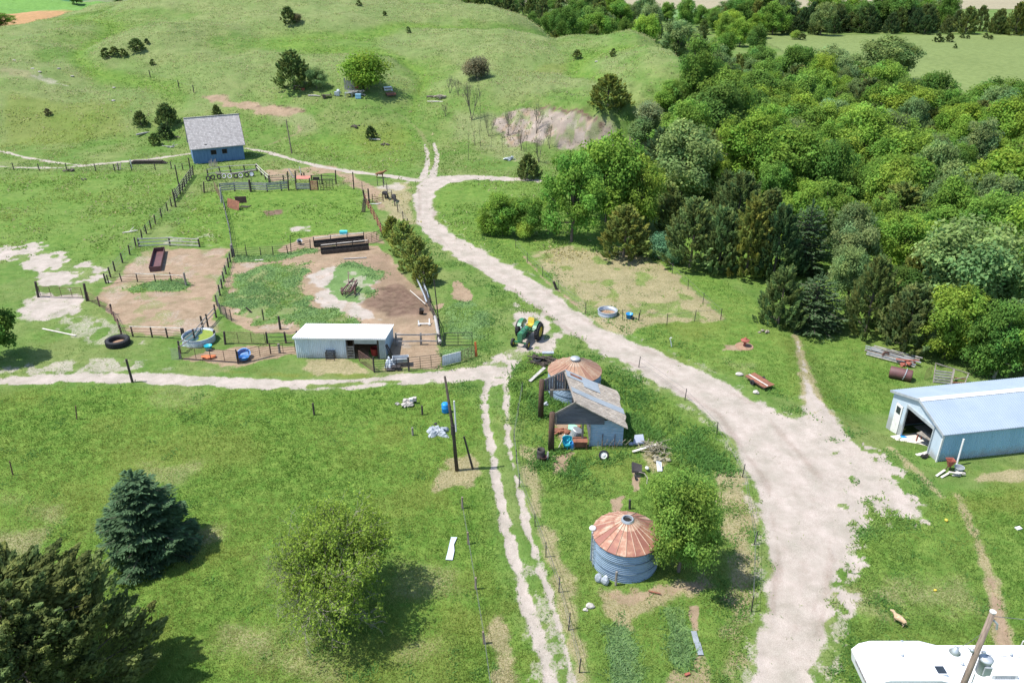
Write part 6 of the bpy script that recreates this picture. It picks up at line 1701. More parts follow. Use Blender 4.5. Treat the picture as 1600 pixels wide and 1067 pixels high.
junk('rusty_machine', 'rusty orange-red machine beside the board panel on the hill', 'machine', 552, 140, lambda b: (b.box((.5, 0, .7), (1.3, .9, .9)), b.bar((0, 0, 1.2), (1.6, .2, 1.3), .2), b.lathe([(0, -.1), (.35, -.1), (.35, .1), (0, .1)], (-.2, -.4, .4), 14, Matrix.Rotation(R(90), 4, 'X'))), 'rust_red')
junk('lumber_pile', 'jumbled pile of grey lumber below the hill tree', 'lumber pile', 556, 149, planks(16, 2.8, .2, 3, .07, 1.1, .9), 'grey_board')
junk('metal_table', 'pale metal frame table in the hill junk pile', 'table', 545, 152, lambda b: (b.box((0, 0, .9), (1.5, .8, .06)), [b.bar((x, y, 0), (x, y, .9), .07) for x in (-.7, .7) for y in (-.35, .35)]), 'galv')
junk('blue_box', 'light blue box at the front of the hill junk pile', 'box', 560, 154, lambda b: (b.box((0, 0, .4), (1.1, .7, .8)), b.box((0, 0, .83), (1.16, .76, .06))), 'sky_blue_paint')
junk('scrap_machine', 'dark machine with a pale top in the middle of the hill junk row', 'machine', 527, 150, lambda b: (b.box((0, 0, .4), (1.0, .7, .8)), b.blob((.3, 0, .9), (.45, .35, .4), 3), b.bar((-.6, 0, .3), (.8, .3, .5), .12)), 'galv_dull')
junk('scrap_trailer', 'low dark trailer frame at the left of the hill junk row', 'trailer', 510, 153, lambda b: (b.box((0, 0, .5), (1.8, 1.0, .12)), b.bar((-.8, -.4, .5), (-.8, -.4, .9), .1), b.bar((.8, .4, .5), (.8, .4, 1.0), .1), b.lathe([(0, -.1), (.35, -.1), (.35, .1), (0, .1)], (-.3, -.6, .35), 14, Matrix.Rotation(R(90), 4, 'X')), b.bar((.9, 0, .5), (1.9, .1, .35), .1)), 'dark_wood')
junk('fallen_log', 'pale log lying left of the hill junk row', 'log', 492, 151, lambda b: b.tube([(-1.4, .2, .15), (0, 0, .2), (1.2, -.4, .14)], [.16, .15, .08], 8), 'grey_board')
junk('old_seeder', 'dark old seeder with an orange end under the hill pine', 'implement', 466, 141, lambda b: (b.box((0, 0, .6), (1.5, .6, .5)), [b.lathe([(.3, -.06), (.42, -.06), (.42, .06), (.3, .06), (.3, -.06)], (x, -.2, .42), 16, Matrix.Rotation(R(90), 4, 'Y')) for x in (-.85, .85)]), 'dark_wood')
junk('orange_hopper', 'small rust orange hopper right of the old seeder', 'hopper', 474, 142, lambda b: b.lathe([(0, 0), (.2, 0), (.45, .5), (.4, .5), (.15, .05)], n=10), 'rust_red')
junk('fallen_log', 'pale curved log by the small pointed juniper', 'log', 584, 219, lambda b: b.tube([(-1.6, .9, .15), (-.8, .2, .18), (.3, -.1, .15), (1.3, -.2, .12)], [.1, .14, .15, .10], 8), 'pale_board')
junk('brush_pile', 'small dark stump at the end of the pale curved log', 'stump', 601, 227, heap(6, .9, .5, 5), 'bark')
junk('brush_pile', 'small dark brush pile above the pale curved log', 'brush pile', 556, 199, heap(6, 1.0, .7, 6), 'bark')
junk('fallen_log', 'grey forked log lying on the slope left of the barn', 'log', 225, 210, lambda b: (b.tube([(-1.0, -1.2, .15), (0, 0, .2), (1.1, 1.3, .15)], [.16, .2, .12], 8), b.tube([(-.8, -.6, .2), (.3, .4, .25)], [.1, .07], 6)), 'grey_board')
junk('dead_branch', 'grey dead branch heap left of the barn corner', 'branches', 269, 231, lambda b: (heap(5, .8, .5, 9)(b), b.tube([(-2.0, .3, .3), (0, 0, .2), (1.0, .6, .5)], [.05, .1, .04], 6), b.tube([(0, 0, .2), (.6, .2, 1.0)], [.07, .03], 6)), 'grey_board')
junk('dead_brush', 'dark dead wood beside the sloping log above the lane', 'brush pile', 277, 216, heap(4, .8, .5, 12), 'bark')
junk('fallen_log', 'dark fallen trunk left of the bare trees on the slope', 'log', 677, 153, lambda b: b.tube([(-1.4, .1, .2), (0, 0, .25), (1.4, .3, .3)], [.22, .2, .18], 8), 'bark')
junk('brush_pile', 'brown brush heap at the end of the dark fallen trunk', 'brush pile', 689, 154, heap(9, 1.6, 1.0, 15), 'dry_brush')
junk('fallen_log', 'pale log pointing at the brush heap left of the bare trees', 'log', 681, 160, lambda b: b.tube([(-1.8, .25, .12), (0, 0, .15), (1.8, -.35, .12)], [.09, .12, .12], 8), 'pale_board')
junk('rubbish_heap', 'grey rubbish heap at the foot of the bare trees', 'rubbish', 796, 250, lambda b: (heap(7, 1.3, .8, 18)(b), planks(5, 1.8, .2, 19, .05, .5, .5)(b)), 'galv_dull')
junk('brush_pile', 'round dark tumbleweed heap in the field by the far left fence', 'brush pile', 130, 282, heap(5, .7, .5, 21), 'bark')
junk('brush_pile', 'dark tangle on the far left fence line', 'brush pile', 110, 268, heap(6, 1.0, .7, 22), 'bark')
junk('fallen_branch', 'bleached forked branch in the left field near the boundary fence', 'branch', 203, 364, lambda b: (b.tube([(-.9, -.2, .1), (0, 0, .15), (.9, .5, .2)], [.06, .1, .05], 6), b.tube([(0, 0, .15), (.2, 1.0, .5)], [.08, .03], 6), b.tube([(.3, .2, .15), (.9, .0, .5)], [.06, .02], 6)), 'pale_board')
for i, (px, py, lb) in enumerate([(178, 138, 'pale stone high on the hill left of the barn, right one'), (92, 108, 'pale stone on the hill above the left cut bank'), (113, 120, 'pale stone at the right tip of the hill stones row'), (62, 113, 'pale stone in the left cut bank'),
                                   (51, 108, 'pale stone leftmost in the hill stones row'), (22, 95, 'broad pale stone alone near the left frame edge of the hill'), (177, 158, 'pale stone on the hill just below the right-hand stone'), (932, 97, 'pale flat stone on the grassy knob')]):
    junk('stone', lb, 'stone', px, py, lambda b: b.blob((0, 0, .05), (.42, .3, .18), i, 2, .3), 'stone', group='pale stones on the hill')

def crumple(w, d, h, seed, n=14):
    def f(b):
        q = np.random.default_rng(seed); vs = []
        for i in range(n + 1):
            for j in range(n + 1):
                u, v = i / n - .5, j / n - .5
                e_ = max(0, 1 - (2 * u) ** 4) * max(0, 1 - (2 * v) ** 4)
                s = 1 + .25 * math.sin(5 * math.atan2(v, u) + seed)
                vs.append((u * w * s + q.normal(0, .03), v * d * s + q.normal(0, .03), .03 + h * e_ * float(fbm(np.array([u * 5 + seed]), np.array([v * 5]), 1.0, 3, seed)[0]) * 1.6))
        fs = [(i * (n + 1) + j, (i + 1) * (n + 1) + j, (i + 1) * (n + 1) + j + 1, i * (n + 1) + j + 1) for i in range(n) for j in range(n)]
        b.add(vs, fs); b.add([(x, y, z - .03) for x, y, z in vs], [tuple(reversed(f_)) for f_ in fs])
    return f
# ---------------------------------------------------------------- fences
def resample(pts, step):
    out = [pts[0]]; 
    for a, b in zip(pts[:-1], pts[1:]):
        L = (b - a).length; n = max(1, int(round(L / step)))
        for i in range(1, n + 1):
            q = a.lerp(b, i / n); q.z = gz(q.x, q.y); out.append(q)
    return out
def fence(name, label, pts, h, rails, pm, rm, step=3.0, pr=.07, rr=.035, style='tube', cat='fence', vary=.08, every=None, group=None, lean=.03, corner_h=0):
    P = [at(*q) for q in pts]
    Q = resample(P, step)
    o = Q[0].copy()
    t = thing(name, label, cat, o, 0, group)
    r = random.Random(int(abs(pts[0][0] * 31 + pts[0][1] * 7)))
    for i, q in enumerate(Q):
        hh = h * (1 + r.uniform(-vary, vary)) + (corner_h if i in (0, len(Q) - 1) else 0)
        b = q - o
        part(t, 'post', MB().tube([(b.x, b.y, b.z - .1), (b.x + r.gauss(0, lean) * hh, b.y + r.gauss(0, lean) * hh, b.z + hh)], [pr, pr * .85], 6), pm)
    for z in rails:
        m = MB()
        for a, b in zip(Q[:-1], Q[1:]):
            a_, b_ = a - o, b - o
            j = r.gauss(0, .02) * (1 if style == 'board' else .4)
            pa = Vector((a_.x, a_.y - pr, a_.z + z * h + j)); pb = Vector((b_.x, b_.y - pr, b_.z + z * h - j))
            if style == 'board': m.bar(pa, pb, .035, rr * 2)
            else: m.tube([pa, pb], rr, 5, cap=False)
        part(t, 'rail' if rr > .012 else 'wire', m, rm)
    return t
def gate(name, label, a, b, h, nb_, nu, fm, r_=.025, cat='gate', lift=.12, top=None, group=None):
    A_, B_ = at(*a), at(*b)
    t = thing(name, label, cat, A_, 0, group)
    d = B_ - A_
    f = MB()
    lo = Vector((0, 0, lift)); hi = Vector((0, 0, h))
    f.tube([lo, hi], r_ * 1.2, 6).tube([d + lo, d + hi], r_ * 1.2, 6).tube([lo, d + lo], r_, 6).tube([hi, d + hi], r_, 6)
    part(t, 'frame', f, fm)
    for i in range(1, nb_):
        z = Vector((0, 0, lift + (h - lift) * i / nb_)); part(t, 'bar', MB().tube([z, d + z], r_ * .8, 5, cap=False), fm)
    for i in range(1, nu + 1):
        x = d * (i / (nu + 1)); part(t, 'upright', MB().tube([x + lo, x + hi], r_, 5, cap=False), fm)
    return t
def post(label, px, base, top_, r_, m, name='wooden_post', topx=None, cat='post'):
    p = at(px, base); h_ = hgt(p, top_)
    dx = px_at(p, h_, topx) if topx else 0
    return solo(name, label, cat, p, MB().tube([(0, 0, -.1), (dx, 0, h_)], [r_, r_ * .88], 8), M[m])

dk, rust_, dpipe, gpipe = M['dark_wood'], M['pipe_rust'], M['pipe_dark'], M['pipe_grey']
# left boundary
fence('post_fence', 'long dark post fence with netting along the left side of the pens', [(166, 443), (180, 424), (203, 398), (222, 374), (243, 350), (262, 330), (274, 316)], 1.25, (.3, .6, .9), dk, M['wire'], 2.4, .10, .015)
fence('board_fence', 'leaning grey board fence below the left corner of the barn', [(273, 316), (285, 298), (302, 274)], 1.5, (.2, .42, .65, .9), dk, M['old_wood'], 2.0, .10, .09, 'board', lean=.1)
post('tall dark post in the boundary fence below the barn corner', 282, 302, 258, .11, 'dark_wood', topx=273)
post('second tall dark post in the boundary fence, lower down', 275, 324, 296, .11, 'dark_wood', topx=269)
post('post at the top end of the boundary fence by the barn', 297, 262, 247, .12, 'dark_wood')
# west gate and pipe runs
gate('pipe_gate', 'rusty pipe gate across the pale sandy track on the left', (64, 464), (130, 466), 1.25, 5, 3, rust_, .028)
post('dark gate post at the left end of the rusty pipe gate', 60, 464, 440, .14, 'dark_wood', topx=55)
post('dark gate post at the right end of the rusty pipe gate', 136, 470, 443, .15, 'dark_wood', topx=131)
fence('pipe_fence', 'rusty pipe fence stepping down from the west gate', [(139, 470), (156, 479), (175, 491)], 1.15, (.2, .4, .6, .8, .98), dpipe, rust_, 2.2, .09, .022)
fence('pipe_fence', 'sagging rusty pipe fence behind the big black tyre tank', [(175, 491), (186, 512), (190, 524)], 1.1, (.3, .6, .95), dpipe, rust_, 2.2, .08, .022)
fence('rail_fence', 'rail fence with a pale top rail between tyre tank and water tank', [(190, 524), (208, 526), (238, 527), (262, 528), (286, 530)], 1.15, (.3, .55, .8), dpipe, rust_, 2.0, .085, .022)
solo('pale_pole', 'long pale pole laid along the top of the rail fence by the water tank', 'pole', at(206, 526) + Vector((0, 0, 1.18)), (lambda a, b: MB().tube([(0, -.05, 0), ((b - a).x, (b - a).y - .05, .1)], .04, 6))(at(206, 526), at(286, 530)), M['pale_board'])
fence('pipe_fence', 'inner rail fence beside the weedy strip in the left pen', [(170, 443), (190, 439), (215, 440), (243, 440), (268, 439), (290, 446)], 1.05, (.25, .55, .95), dpipe, rust_, 2.6, .07, .022)
solo('pale_pole', 'pale pole forming the top rail of the inner pen fence', 'pole', at(215, 440) + Vector((0, 0, 1.05)), (lambda a, b: MB().tube([(0, -.06, 0), ((b - a).x, (b - a).y - .06, .02)], .035, 6))(at(215, 440), at(288, 444)), M['pale_board'])
post('grey post at the right end of the inner pen fence', 291, 446, 426, .13, 'old_wood')
fence('board_fence', 'pale three-rail board fence above the long feed trough', [(218, 386), (266, 384), (312, 386)], 1.15, (.2, .6, .98), dk, M['pale_board'], 5.4, .12, .07, 'board')
# between the two pens
fence('post_fence', 'dark green wire fence between the two upper pens', [(349, 316), (354, 340), (360, 365), (364, 396)], 1.2, (.3, .6, .95), M['pipe_dark'], M['wire'], 2.6, .07, .03)
post('stout grey corner post where the pens meet', 364, 400, 382, .20, 'old_wood')
fence('post_fence', 'dark post fence running down between the two lower pens', [(363, 402), (357, 418), (350, 440), (344, 462), (340, 478)], 1.25, (.3, .6, .9), dk, M['wire'], 2.2, .10, .02)
fence('pipe_fence', 'curving dark pipe panel at the bottom of the pen divider', [(340, 478), (345, 490), (355, 498), (362, 501)], 1.2, (.15, .32, .5, .68, .85, .99), dpipe, dpipe, 1.8, .05, .02)
post('leaning dark post in the weeds left of the white shed', 394, 488, 480, .10, 'dark_wood', topx=384)
post('thin dark post in the weeds left of the white shed', 412, 500, 483, .07, 'dark_wood')
post('stout dark post behind the left end of the white shed', 438, 514, 494, .13, 'dark_wood', topx=435)
fence('pipe_fence', 'low rusty pipe fence between the upper and lower pens', [(367, 402), (386, 401), (408, 399), (427, 399), (450, 397), (485, 388)], 1.15, (.25, .5, .75, .98), dpipe, rust_, 2.4, .06, .022)
post('tall thin steel post in the low rusty pipe fence', 455, 396, 369, .05, 'pipe_dark', topx=453)
post('thin steel post at the left of the low rusty pipe fence', 386, 402, 382, .05, 'pipe_dark')
gate('pipe_gate', 'dark pipe panel right of the feed bunks', (573, 382), (597, 374), 1.3, 5, 2, dpipe, .025)
# row at the bottom of the pens
gate('pipe_gate', 'rusty pipe gate right of the round water tank', (352, 537), (415, 538), 1.25, 5, 2, rust_, .026)
post('dark post at the right rim of the round water tank', 336, 530, 516, .13, 'dark_wood', topx=334)
post('dark post left of the rusty gate by the water tank', 352, 538, 518, .12, 'dark_wood', topx=350)
fence('pipe_fence', 'dark pipe fence joining the rusty gate to the white shed', [(418, 537), (447, 536), (466, 535)], 1.25, (.25, .6, .95), dk, dpipe, 3.0, .11, .03)
post('dark post at the left rim of the round water tank', 288, 530, 513, .13, 'dark_wood', topx=285)
fence('rail_fence', 'old pole fence crossing over the round water tank', [(282, 552), (305, 535), (325, 510), (338, 496)], 1.4, (.5, .8), dk, M['old_wood'], 4.2, .10, .06, lean=.02)
post('tall dark post beside the pole fence over the water tank', 318, 516, 494, .12, 'dark_wood', topx=313)
gate('pipe_gate', 'left rusty panel of the small pen with the blue tub', (284, 561), (330, 564), 1.25, 5, 1, rust_, .028)
gate('pipe_gate', 'second rusty panel of the small pen, in front of the orange tub', (330, 564), (373, 567), 1.25, 5, 1, rust_, .028)
gate('pipe_gate', 'third rusty panel of the small pen, angled toward the white shed', (374, 568), (423, 555), 1.25, 5, 2, rust_, .028)
gate('pipe_gate', 'fourth rusty panel of the small pen, touching the red box', (424, 555), (462, 551), 1.2, 4, 1, rust_, .026)
post('dark corner post of the small pen', 372, 568, 546, .07, 'pipe_dark')
post('grey wooden post between the small pen panels', 437, 551, 537, .13, 'old_wood', topx=435)
post('dark post at the far left corner of the small pen', 281, 560, 541, .11, 'dark_wood', topx=279)
solo('wire_mesh', 'green wire mesh panel at the left corner of the small pen', 'mesh panel', at(276, 562), (lambda m: [m.bar((x, 0, 0), (x, .2, 1.1), .012) for x in np.arange(-.45, .5, .1)] and [m.bar((-.45, .2 * z, z), (.45, .2 * z, z), .012) for z in np.arange(0, 1.15, .11)] and m)(MB()), M['pipe_grey'])
# right of the white shed
gate('pipe_gate', 'rusty gate slanting from the open bay of the white shed', (562, 566), (584, 581), 1.25, 5, 0, rust_, .03)
gate('pipe_barrier', 'dark pipe panel in front of the grey feed bunk', (585, 582), (638, 579), 1.35, 5, 2, dpipe, .028, 'panel')
gate('pipe_barrier', 'long dark pipe panel between the feed bunk and the white gate', (640, 579), (691, 573), 1.35, 5, 2, dpipe, .026, 'panel')
wg = gate('sheet_gate', 'white corrugated gate on the lane near the drive', (692, 573), (720, 566), 1.15, 2, 0, M['white_paint'], .03)
a_, b_ = at(692, 573), at(720, 566)
part(wg, 'sheet', MB().sheet((0, -.02, .14), (b_ - a_), (0, 0, 1.0), 9, .025), M['white_metal'])
gate('pipe_barrier', 'brownish mesh panel between the white gate and the orange post', (721, 566), (742, 557), 1.15, 6, 3, rust_, .02, 'panel')
solo('orange_post', 'leaning orange steel post at the corner of the weedy pen', 'post', at(744, 557), MB().slab([(-.12, 0, 0), (.12, 0, 0), (.02, .1, 1.5), (-.16, .1, 1.5)], (.02, .05, 0)), M['orange'])
gate('pipe_barrier', 'black pipe panel standing in the weeds left of the orange post', (694, 541), (738, 540), 1.45, 4, 1, dpipe, .03, 'panel')
fence('rail_fence', 'grey two-rail wooden fence right of the white shed', [(620, 539), (658, 538), (684, 538)], 1.25, (.35, .92), M['old_wood'], M['grey_board'], 3.0, .12, .07, 'board')
for px, lb in ((585, 'dark corner post of the pen in front of the white shed'), (639, 'dark post between the two long pipe panels')):
    post(lb, px, 582 if px == 585 else 580, 558, .07, 'pipe_dark')
pb_ = at(688, 542); pe_ = at(684, 505)
solo('fallen_pole', 'broken grey utility pole lying at the corner of the brown pen', 'pole', pb_, MB().tube([(0, 0, .5), (pe_.x - pb_.x, (pe_.y - pb_.y) * .55, 1.9)], [.17, .15], 8), M['grey_board'])
post('tall thin dark pole at the right corner of the brown pen', 686, 505, 437, .06, 'pipe_dark', topx=678)
fence('board_fence', 'dark crooked board fence on the right side of the brown pen', [(688, 540), (684, 512), (672, 485), (662, 462)], 1.25, (.3, .55, .85), dk, M['dark_wood'], 2.4, .09, .08, 'board', lean=.06)
for k, (pts, r_, lb) in enumerate([([(650, 441), (657, 455), (664, 470), (667, 478)], .10, 'outer white curved pipe beside the brown pen'), ([(653, 436), (661, 448), (667, 462), (670, 472)], .10, 'inner white curved pipe beside the brown pen')]):
    P_ = [at(*q) for q in pts]
    solo('curved_pipe', lb, 'pipe', P_[0], MB().tube([p - P_[0] + Vector((0, 0, .8 - .12 * i)) for i, p in enumerate(P_)], r_, 8), M['galv'], group='white pipes by the brown pen')
P_ = [at(641, 455), at(665, 479)]
solo('pale_pole', 'thin pale pole lying on the brown soil of the pen', 'pole', P_[0], MB().tube([(0, 0, .08), P_[1] - P_[0] + Vector((0, 0, .3))], .05, 6), M['pale_board'])
# top right red pipe and tall posts
fence('pipe_fence', 'rusty red pipe fence at the upper right corner of the green pen', [(571, 318), (580, 334), (590, 352), (599, 372)], 1.3, (.3, .6, .95), rust_, M['rust_red'], 2.6, .09, .03)
post('tall dark post at the top of the rusty red fence', 577, 318, 295, .13, 'dark_wood', topx=575)
post('second tall dark post leaning at the top of the rusty red fence', 571, 316, 297, .15, 'dark_wood', topx=567)
solo('leaning_gate', 'dark wooden gate leaning against the tall posts of the green pen', 'gate', at(565, 332), (lambda m: [m.bar((.12 * i, 0, 0), (.12 * i + .35, .5, 1.9), .10, .04) for i in range(5)] and m)(MB()), M['dark_wood'])
# sorting pens below the barn
fence('rail_fence', 'grey pole fence under the windows of the blue barn', [(325, 276), (345, 272), (361, 270), (383, 269), (402, 268)], 1.25, (.35, .95), dk, M['grey_board'], 3.0, .12, .06, lean=.08)
fence('rail_fence', 'double grey rail fence slanting down from the barn pen corner', [(402, 268), (415, 281), (422, 287)], 1.35, (.6, .98), dk, M['pale_board'], 3.0, .11, .08, 'board')
solo('long_pole', 'long pale log lying along the top of the row of white-walled tyres', 'log', at(338, 277) + Vector((0, 0, .5)), (lambda a, b: MB().tube([(0, 0, .1), ((b - a).x * .4, 0, .05), ((b - a).x, (b - a).y, .35)], [.12, .16, .13], 8))(at(338, 277), at(402, 274)), M['old_wood'])
ty_n = 0
for i, (px, py, pale) in enumerate([(326, 283, 0), (333, 281, 0), (343, 280, 0), (351, 279, 1), (360, 279, 1), (369, 279, 0), (377, 278, 1), (386, 277, 0), (394, 276, 2)]):
    p = at(px, py)
    mb = MB().lathe([(.24, -.1), (.38, -.11), (.43, 0), (.38, .11), (.24, .1), (.22, 0), (.24, -.1)], (0, 0, .42), 20, Matrix.Rotation(R(72), 4, 'X'))
    o = solo('tyre', ['leftmost black tyre of the row below the barn', 'second black tyre of the row below the barn', 'black tyre left of the first white-walled one below the barn', 'first white-walled tyre from the left in the row below the barn', 'second white-walled tyre from the left below the barn',
                           'black tyre between the white-walled ones below the barn', 'rightmost white-walled tyre with a black centre below the barn', 'black tyre next to the grey hubbed one below the barn', 'grey hubbed wheel at the right end of the tyre row below the barn'][i], 'tyre', p, mb, M['rubber'], group='tyres propped in a row below the barn')
    if pale: part(o, 'white_wall', MB().lathe([(.27, .115), (.37, .125), (.37, .118), (.27, .11)] if pale == 1 else [(0, .08), (.24, .10), (.34, .12), (.34, .11)], (0, 0, .42), 20, Matrix.Rotation(R(72), 4, 'X')), M['white_paint'] if pale == 1 else M['galv_dull'])
gate('pipe_gate', 'thin pipe gate in front of the row of tyres', (340, 291), (394, 289), 1.2, 4, 3, dpipe, .02)
gate('pipe_gate', 'dark pipe gate left of the sorting pens', (316, 301), (341, 299), 1.3, 4, 2, dpipe, .025)
gate('pipe_gate', 'rusty pipe gate angled at the upper left of the green pen', (336, 296), (347, 317), 1.35, 5, 2, rust_, .025)
post('dark post at the left end of the sorting pens', 319, 302, 284, .12, 'dark_wood', topx=318)
post('grey corner post with a pale top at the green pen corner', 346, 317, 293, .14, 'grey_board', topx=344)
fence('board_fence', 'grey board fence along the top of the green pen', [(345, 301), (367, 299), (392, 299), (418, 300), (440, 298), (451, 297)], 1.4, (.3, .55, .8, .98), dk, M['grey_board'], 3.0, .12, .10, 'board', lean=.03)
post('stout dark post in the middle of the grey board fence', 392, 300, 281, .19, 'dark_wood')
post('tall dark post at the right end of the grey board fence', 451, 298, 268, .12, 'dark_wood', topx=449)
fence('rail_fence', 'dark rail fence behind the grey board fence', [(421, 287), (444, 286), (462, 287)], 1.4, (.4, .7, .95), dk, M['old_wood'], 2.6, .12, .05)
post('tall dark post left of the faded red chute panel', 463, 296, 267, .13, 'dark_wood', topx=461)
fence('board_fence', 'silver board fence below the faded red panel', [(464, 297), (485, 297)], 1.1, (.3, .6, .9), dk, M['grey_board'], 2.4, .1, .12, 'board')
solo('painted_sheet', 'faded red flat panel on top of the loading chute', 'panel', at(464, 290), MB().slab([(0, 0, 1.0), (2.25, 0, 1.0), (2.25, .45, 1.4), (0, .45, 1.4)], (0, 0, .06)), M['pink_red'])
lc = thing('loading_chute', 'red slatted loading chute at the end of the board fence', 'chute', at(486, 298))
for i in range(5): part(lc, 'slat', MB().bar((0, 0, .25 + .3 * i), (1.1, 0, .25 + .3 * i), .04, .19), M['pink_red'])
for x in (-.05, 1.15): part(lc, 'post', MB().bar((x, .06, 0), (x, .06, 2.0 if x < 0 else 1.6), .16), M['dark_wood'])
gate('pipe_gate', 'black barred gate right of the red loading chute', (501, 298), (521, 297), 1.8, 6, 3, dpipe, .035)
solo('timber_rack', 'dark wooden frame behind the red loading chute', 'frame', at(488, 288), MB().bar((0, 0, 0), (0, 0, 1.5), .15).bar((1.6, 0, 0), (1.6, 0, 1.6), .15).bar((-.2, 0, 1.45), (3.8, 0, 1.3), .08).box((.7, .1, .9), (1.0, .3, .5)).bar((0, 0, .7), (3.8, 0, .7), .06), M['dark_wood'])
post('dark post right of the black barred gate', 525, 288, 266, .11, 'dark_wood', topx=524)
post('dark post farther right of the black barred gate, by the lane', 553, 296, 269, .10, 'dark_wood', topx=551)
gate('mesh_gate', 'thin wire mesh gate between the two posts by the lane', (527, 295), (550, 296), 1.3, 4, 3, dpipe, .012)
fence('wire_fence', 'sagging wire fence between the lane and the green pen', [(553, 296), (566, 295), (590, 290), (600, 288)], 1.1, (.4, .9), dpipe, M['wire'], 3.0, .05, .012)
solo('bleached_pole', 'bleached pole leaning over the sorting pens', 'pole', at(459, 278), MB().tube([(0, 0, 0), (-.75, .2, 1.5)], [.10, .08], 6), M['pale_board'])
solo('bleached_pole', 'second bleached pole beside two dark stumps above the chute', 'pole', at(471, 275), MB().tube([(0, 0, 0), (-.2, .2, 1.5)], [.09, .07], 6), M['pale_board'])
solo('stump_pair', 'two short dark stumps above the loading chute', 'stumps', at(473, 277), MB().tube([(-.15, 0, 0), (-.15, 0, .6)], .12, 8).tube([(.25, 0, 0), (.25, 0, .75)], .12, 8), M['dark_wood'])
solo('picket_stakes', 'weathered stakes leaning on the front of the blue barn', 'stakes', at(331, 261), (lambda m: [m.bar((-.4 + .16 * i, 0, 0), (-.4 + .16 * i + .06 * (i % 3 - 1), .3, .9 + .15 * (i % 4)), .08, .05) for i in range(9)] and m)(MB()), M['old_wood'])
solo('lumber_stack', 'long dark stack of boards on the lane left of the barn', 'lumber stack', at(232, 256), (lambda m: [m.box((0, -.3 + .2 * j, .12 + .14 * i), (6.6 - .5 * i, .17, .1)) for i in range(4) for j in range(4)] and [m.box((x, 0, .05), (.15, .9, .1)) for x in (-2.4, 2.4)] and m)(MB()), M['dark_wood'])
solo('white_stake', 'white stake standing at the left end of the board stack', 'stake', at(206, 263), MB().bar((0, 0, 0), (0, 0, 1.5), .12), M['white_paint'])
lad = MB().bar((-.25, 0, 0), (-.25, .9, 1.1), .10).bar((.25, 0, 0), (.25, .9, 1.1), .1)
for i in range(4): lad.bar((-.25, .2 * i + .1, .25 * i + .12), (.25, .2 * i + .1, .25 * i + .12), .06)
solo('stile', 'short wooden stile against the far left wire fence', 'stile', at(185, 266), lad.bar((-.9, 0, 0), (-.2, .8, 1.1), .08), M['old_wood'])
fence('wire_fence', 'wire fence on dark posts along the far left lane', [(-20, 262), (22, 266), (62, 267), (105, 267), (150, 268), (180, 268)], 1.25, (.3, .6, .9), dk, M['wire'], 9.0, .09, .012)
fence('wire_fence', 'wire fence running from the stile to the barn corner', [(186, 267), (206, 267), (243, 266), (268, 264), (286, 266), (297, 264)], 1.2, (.3, .6, .9), dk, M['wire'], 4.0, .09, .012)
fence('wire_fence', 'short line of three old posts climbing the hill behind the barn', [(303, 145), (280, 138), (235, 121)], 1.5, (.9,), dk, M['wire'], 30.0, .11, .010)
# sheds, sheets in the green pen
sh_ = thing('rusty_sheets', 'leaning rusty metal sheets in the upper left of the green pen', 'metal sheets', at(353, 326))
for i in range(4): part(sh_, 'sheet', MB().slab([(.35 * i, -.3 * i + .6, 0), (.35 * i + 1.2, -.3 * i - .2, .05), (.35 * i + 1.3, .3 - .3 * i, 1.25), (.35 * i + .1, 1.0 - .3 * i, 1.3)], (0, .03, 0)), M['rust'])
solo('rusty_sheets', 'dark upright metal sheet right of the leaning rusty ones', 'metal sheet', at(368, 318), MB().slab([(0, 0, 0), (1.6, .3, 0), (1.6, .35, 1.0), (0, .05, 1.0)], (0, .05, 0)), M['maroon'])
junk('broken_boards', 'pair of dark boards in the grass beside the rusty sheets', 'boards', 387, 324, planks(3, 1.6, .2, 31, .06, .5, .15), 'dark_wood')
# wire fences by the drive and the tracks
def tpost_line(label, pts, step=4.0, h=1.25, wires=(.5, .9), m='pipe_dark', r_=.04, vary=.08, lean=.04): return fence('wire_fence', label, pts, h, wires, M[m], M['wire'], step, r_, .010, vary=vary, lean=lean)
tpost_line('wire fence on thin steel posts in the bend of the drive, beside the green pen', [(599, 292), (612, 312), (622, 332), (630, 345), (638, 358)], 3.0, 1.5, (.4, .7, .95), 'dark_wood', .07)
tpost_line('wire fence between the drive and the dry paddock', [(806, 388), (824, 410), (848, 432), (872, 455), (915, 490)], 4.5)
tpost_line('wire fence along the lower right side of the dry paddock', [(1020, 402), (1050, 428), (1075, 452), (1098, 474), (1126, 499)], 4.5)
tpost_line('short wire fence at the bottom of the dry paddock', [(973, 500), (998, 501), (1042, 508), (1085, 502), (1126, 499)], 3.6, 1.3, (.9,))
tpost_line('thin steel-post fence along the right edge of the two-track', [(816, 614), (803, 690), (811, 760), (836, 822), (853, 870), (873, 925), (905, 1050)], 3.2, 1.2)
tpost_line('thin steel-post fence along the left verge of the gravel drive, past the grain bins', [(998, 573), (1070, 625), (1120, 678), (1160, 745), (1178, 850), (1174, 955)], 5.0, 1.2)
fence('wire_fence', 'wire fence on short brown wooden posts left of the two-track', [(722, 794), (732, 850), (743, 920), (757, 1005), (768, 1090)], .95, (.5, .9), M['pole_wood'], M['wire'], 60, .085, .008)
post('dark stub post at the corner of the front lawn beside the junk heap', 660, 648, 634, .09, 'dark_wood')
post('grey post with dry weeds left of the white tarp heap', 645, 680, 668, .09, 'old_wood')
post('dark post on the lawn edge farther left of the white tarp heap', 491, 648, 630, .09, 'dark_wood')
post('thin rusty rod standing on the left part of the lawn', 120, 655, 634, .05, 'pipe_rust', 'steel_rod', topx=118, cat='rod')
post('short rusty rod near the left frame edge of the lawn', 20, 742, 720, .05, 'pipe_rust', 'steel_rod', topx=15, cat='rod')
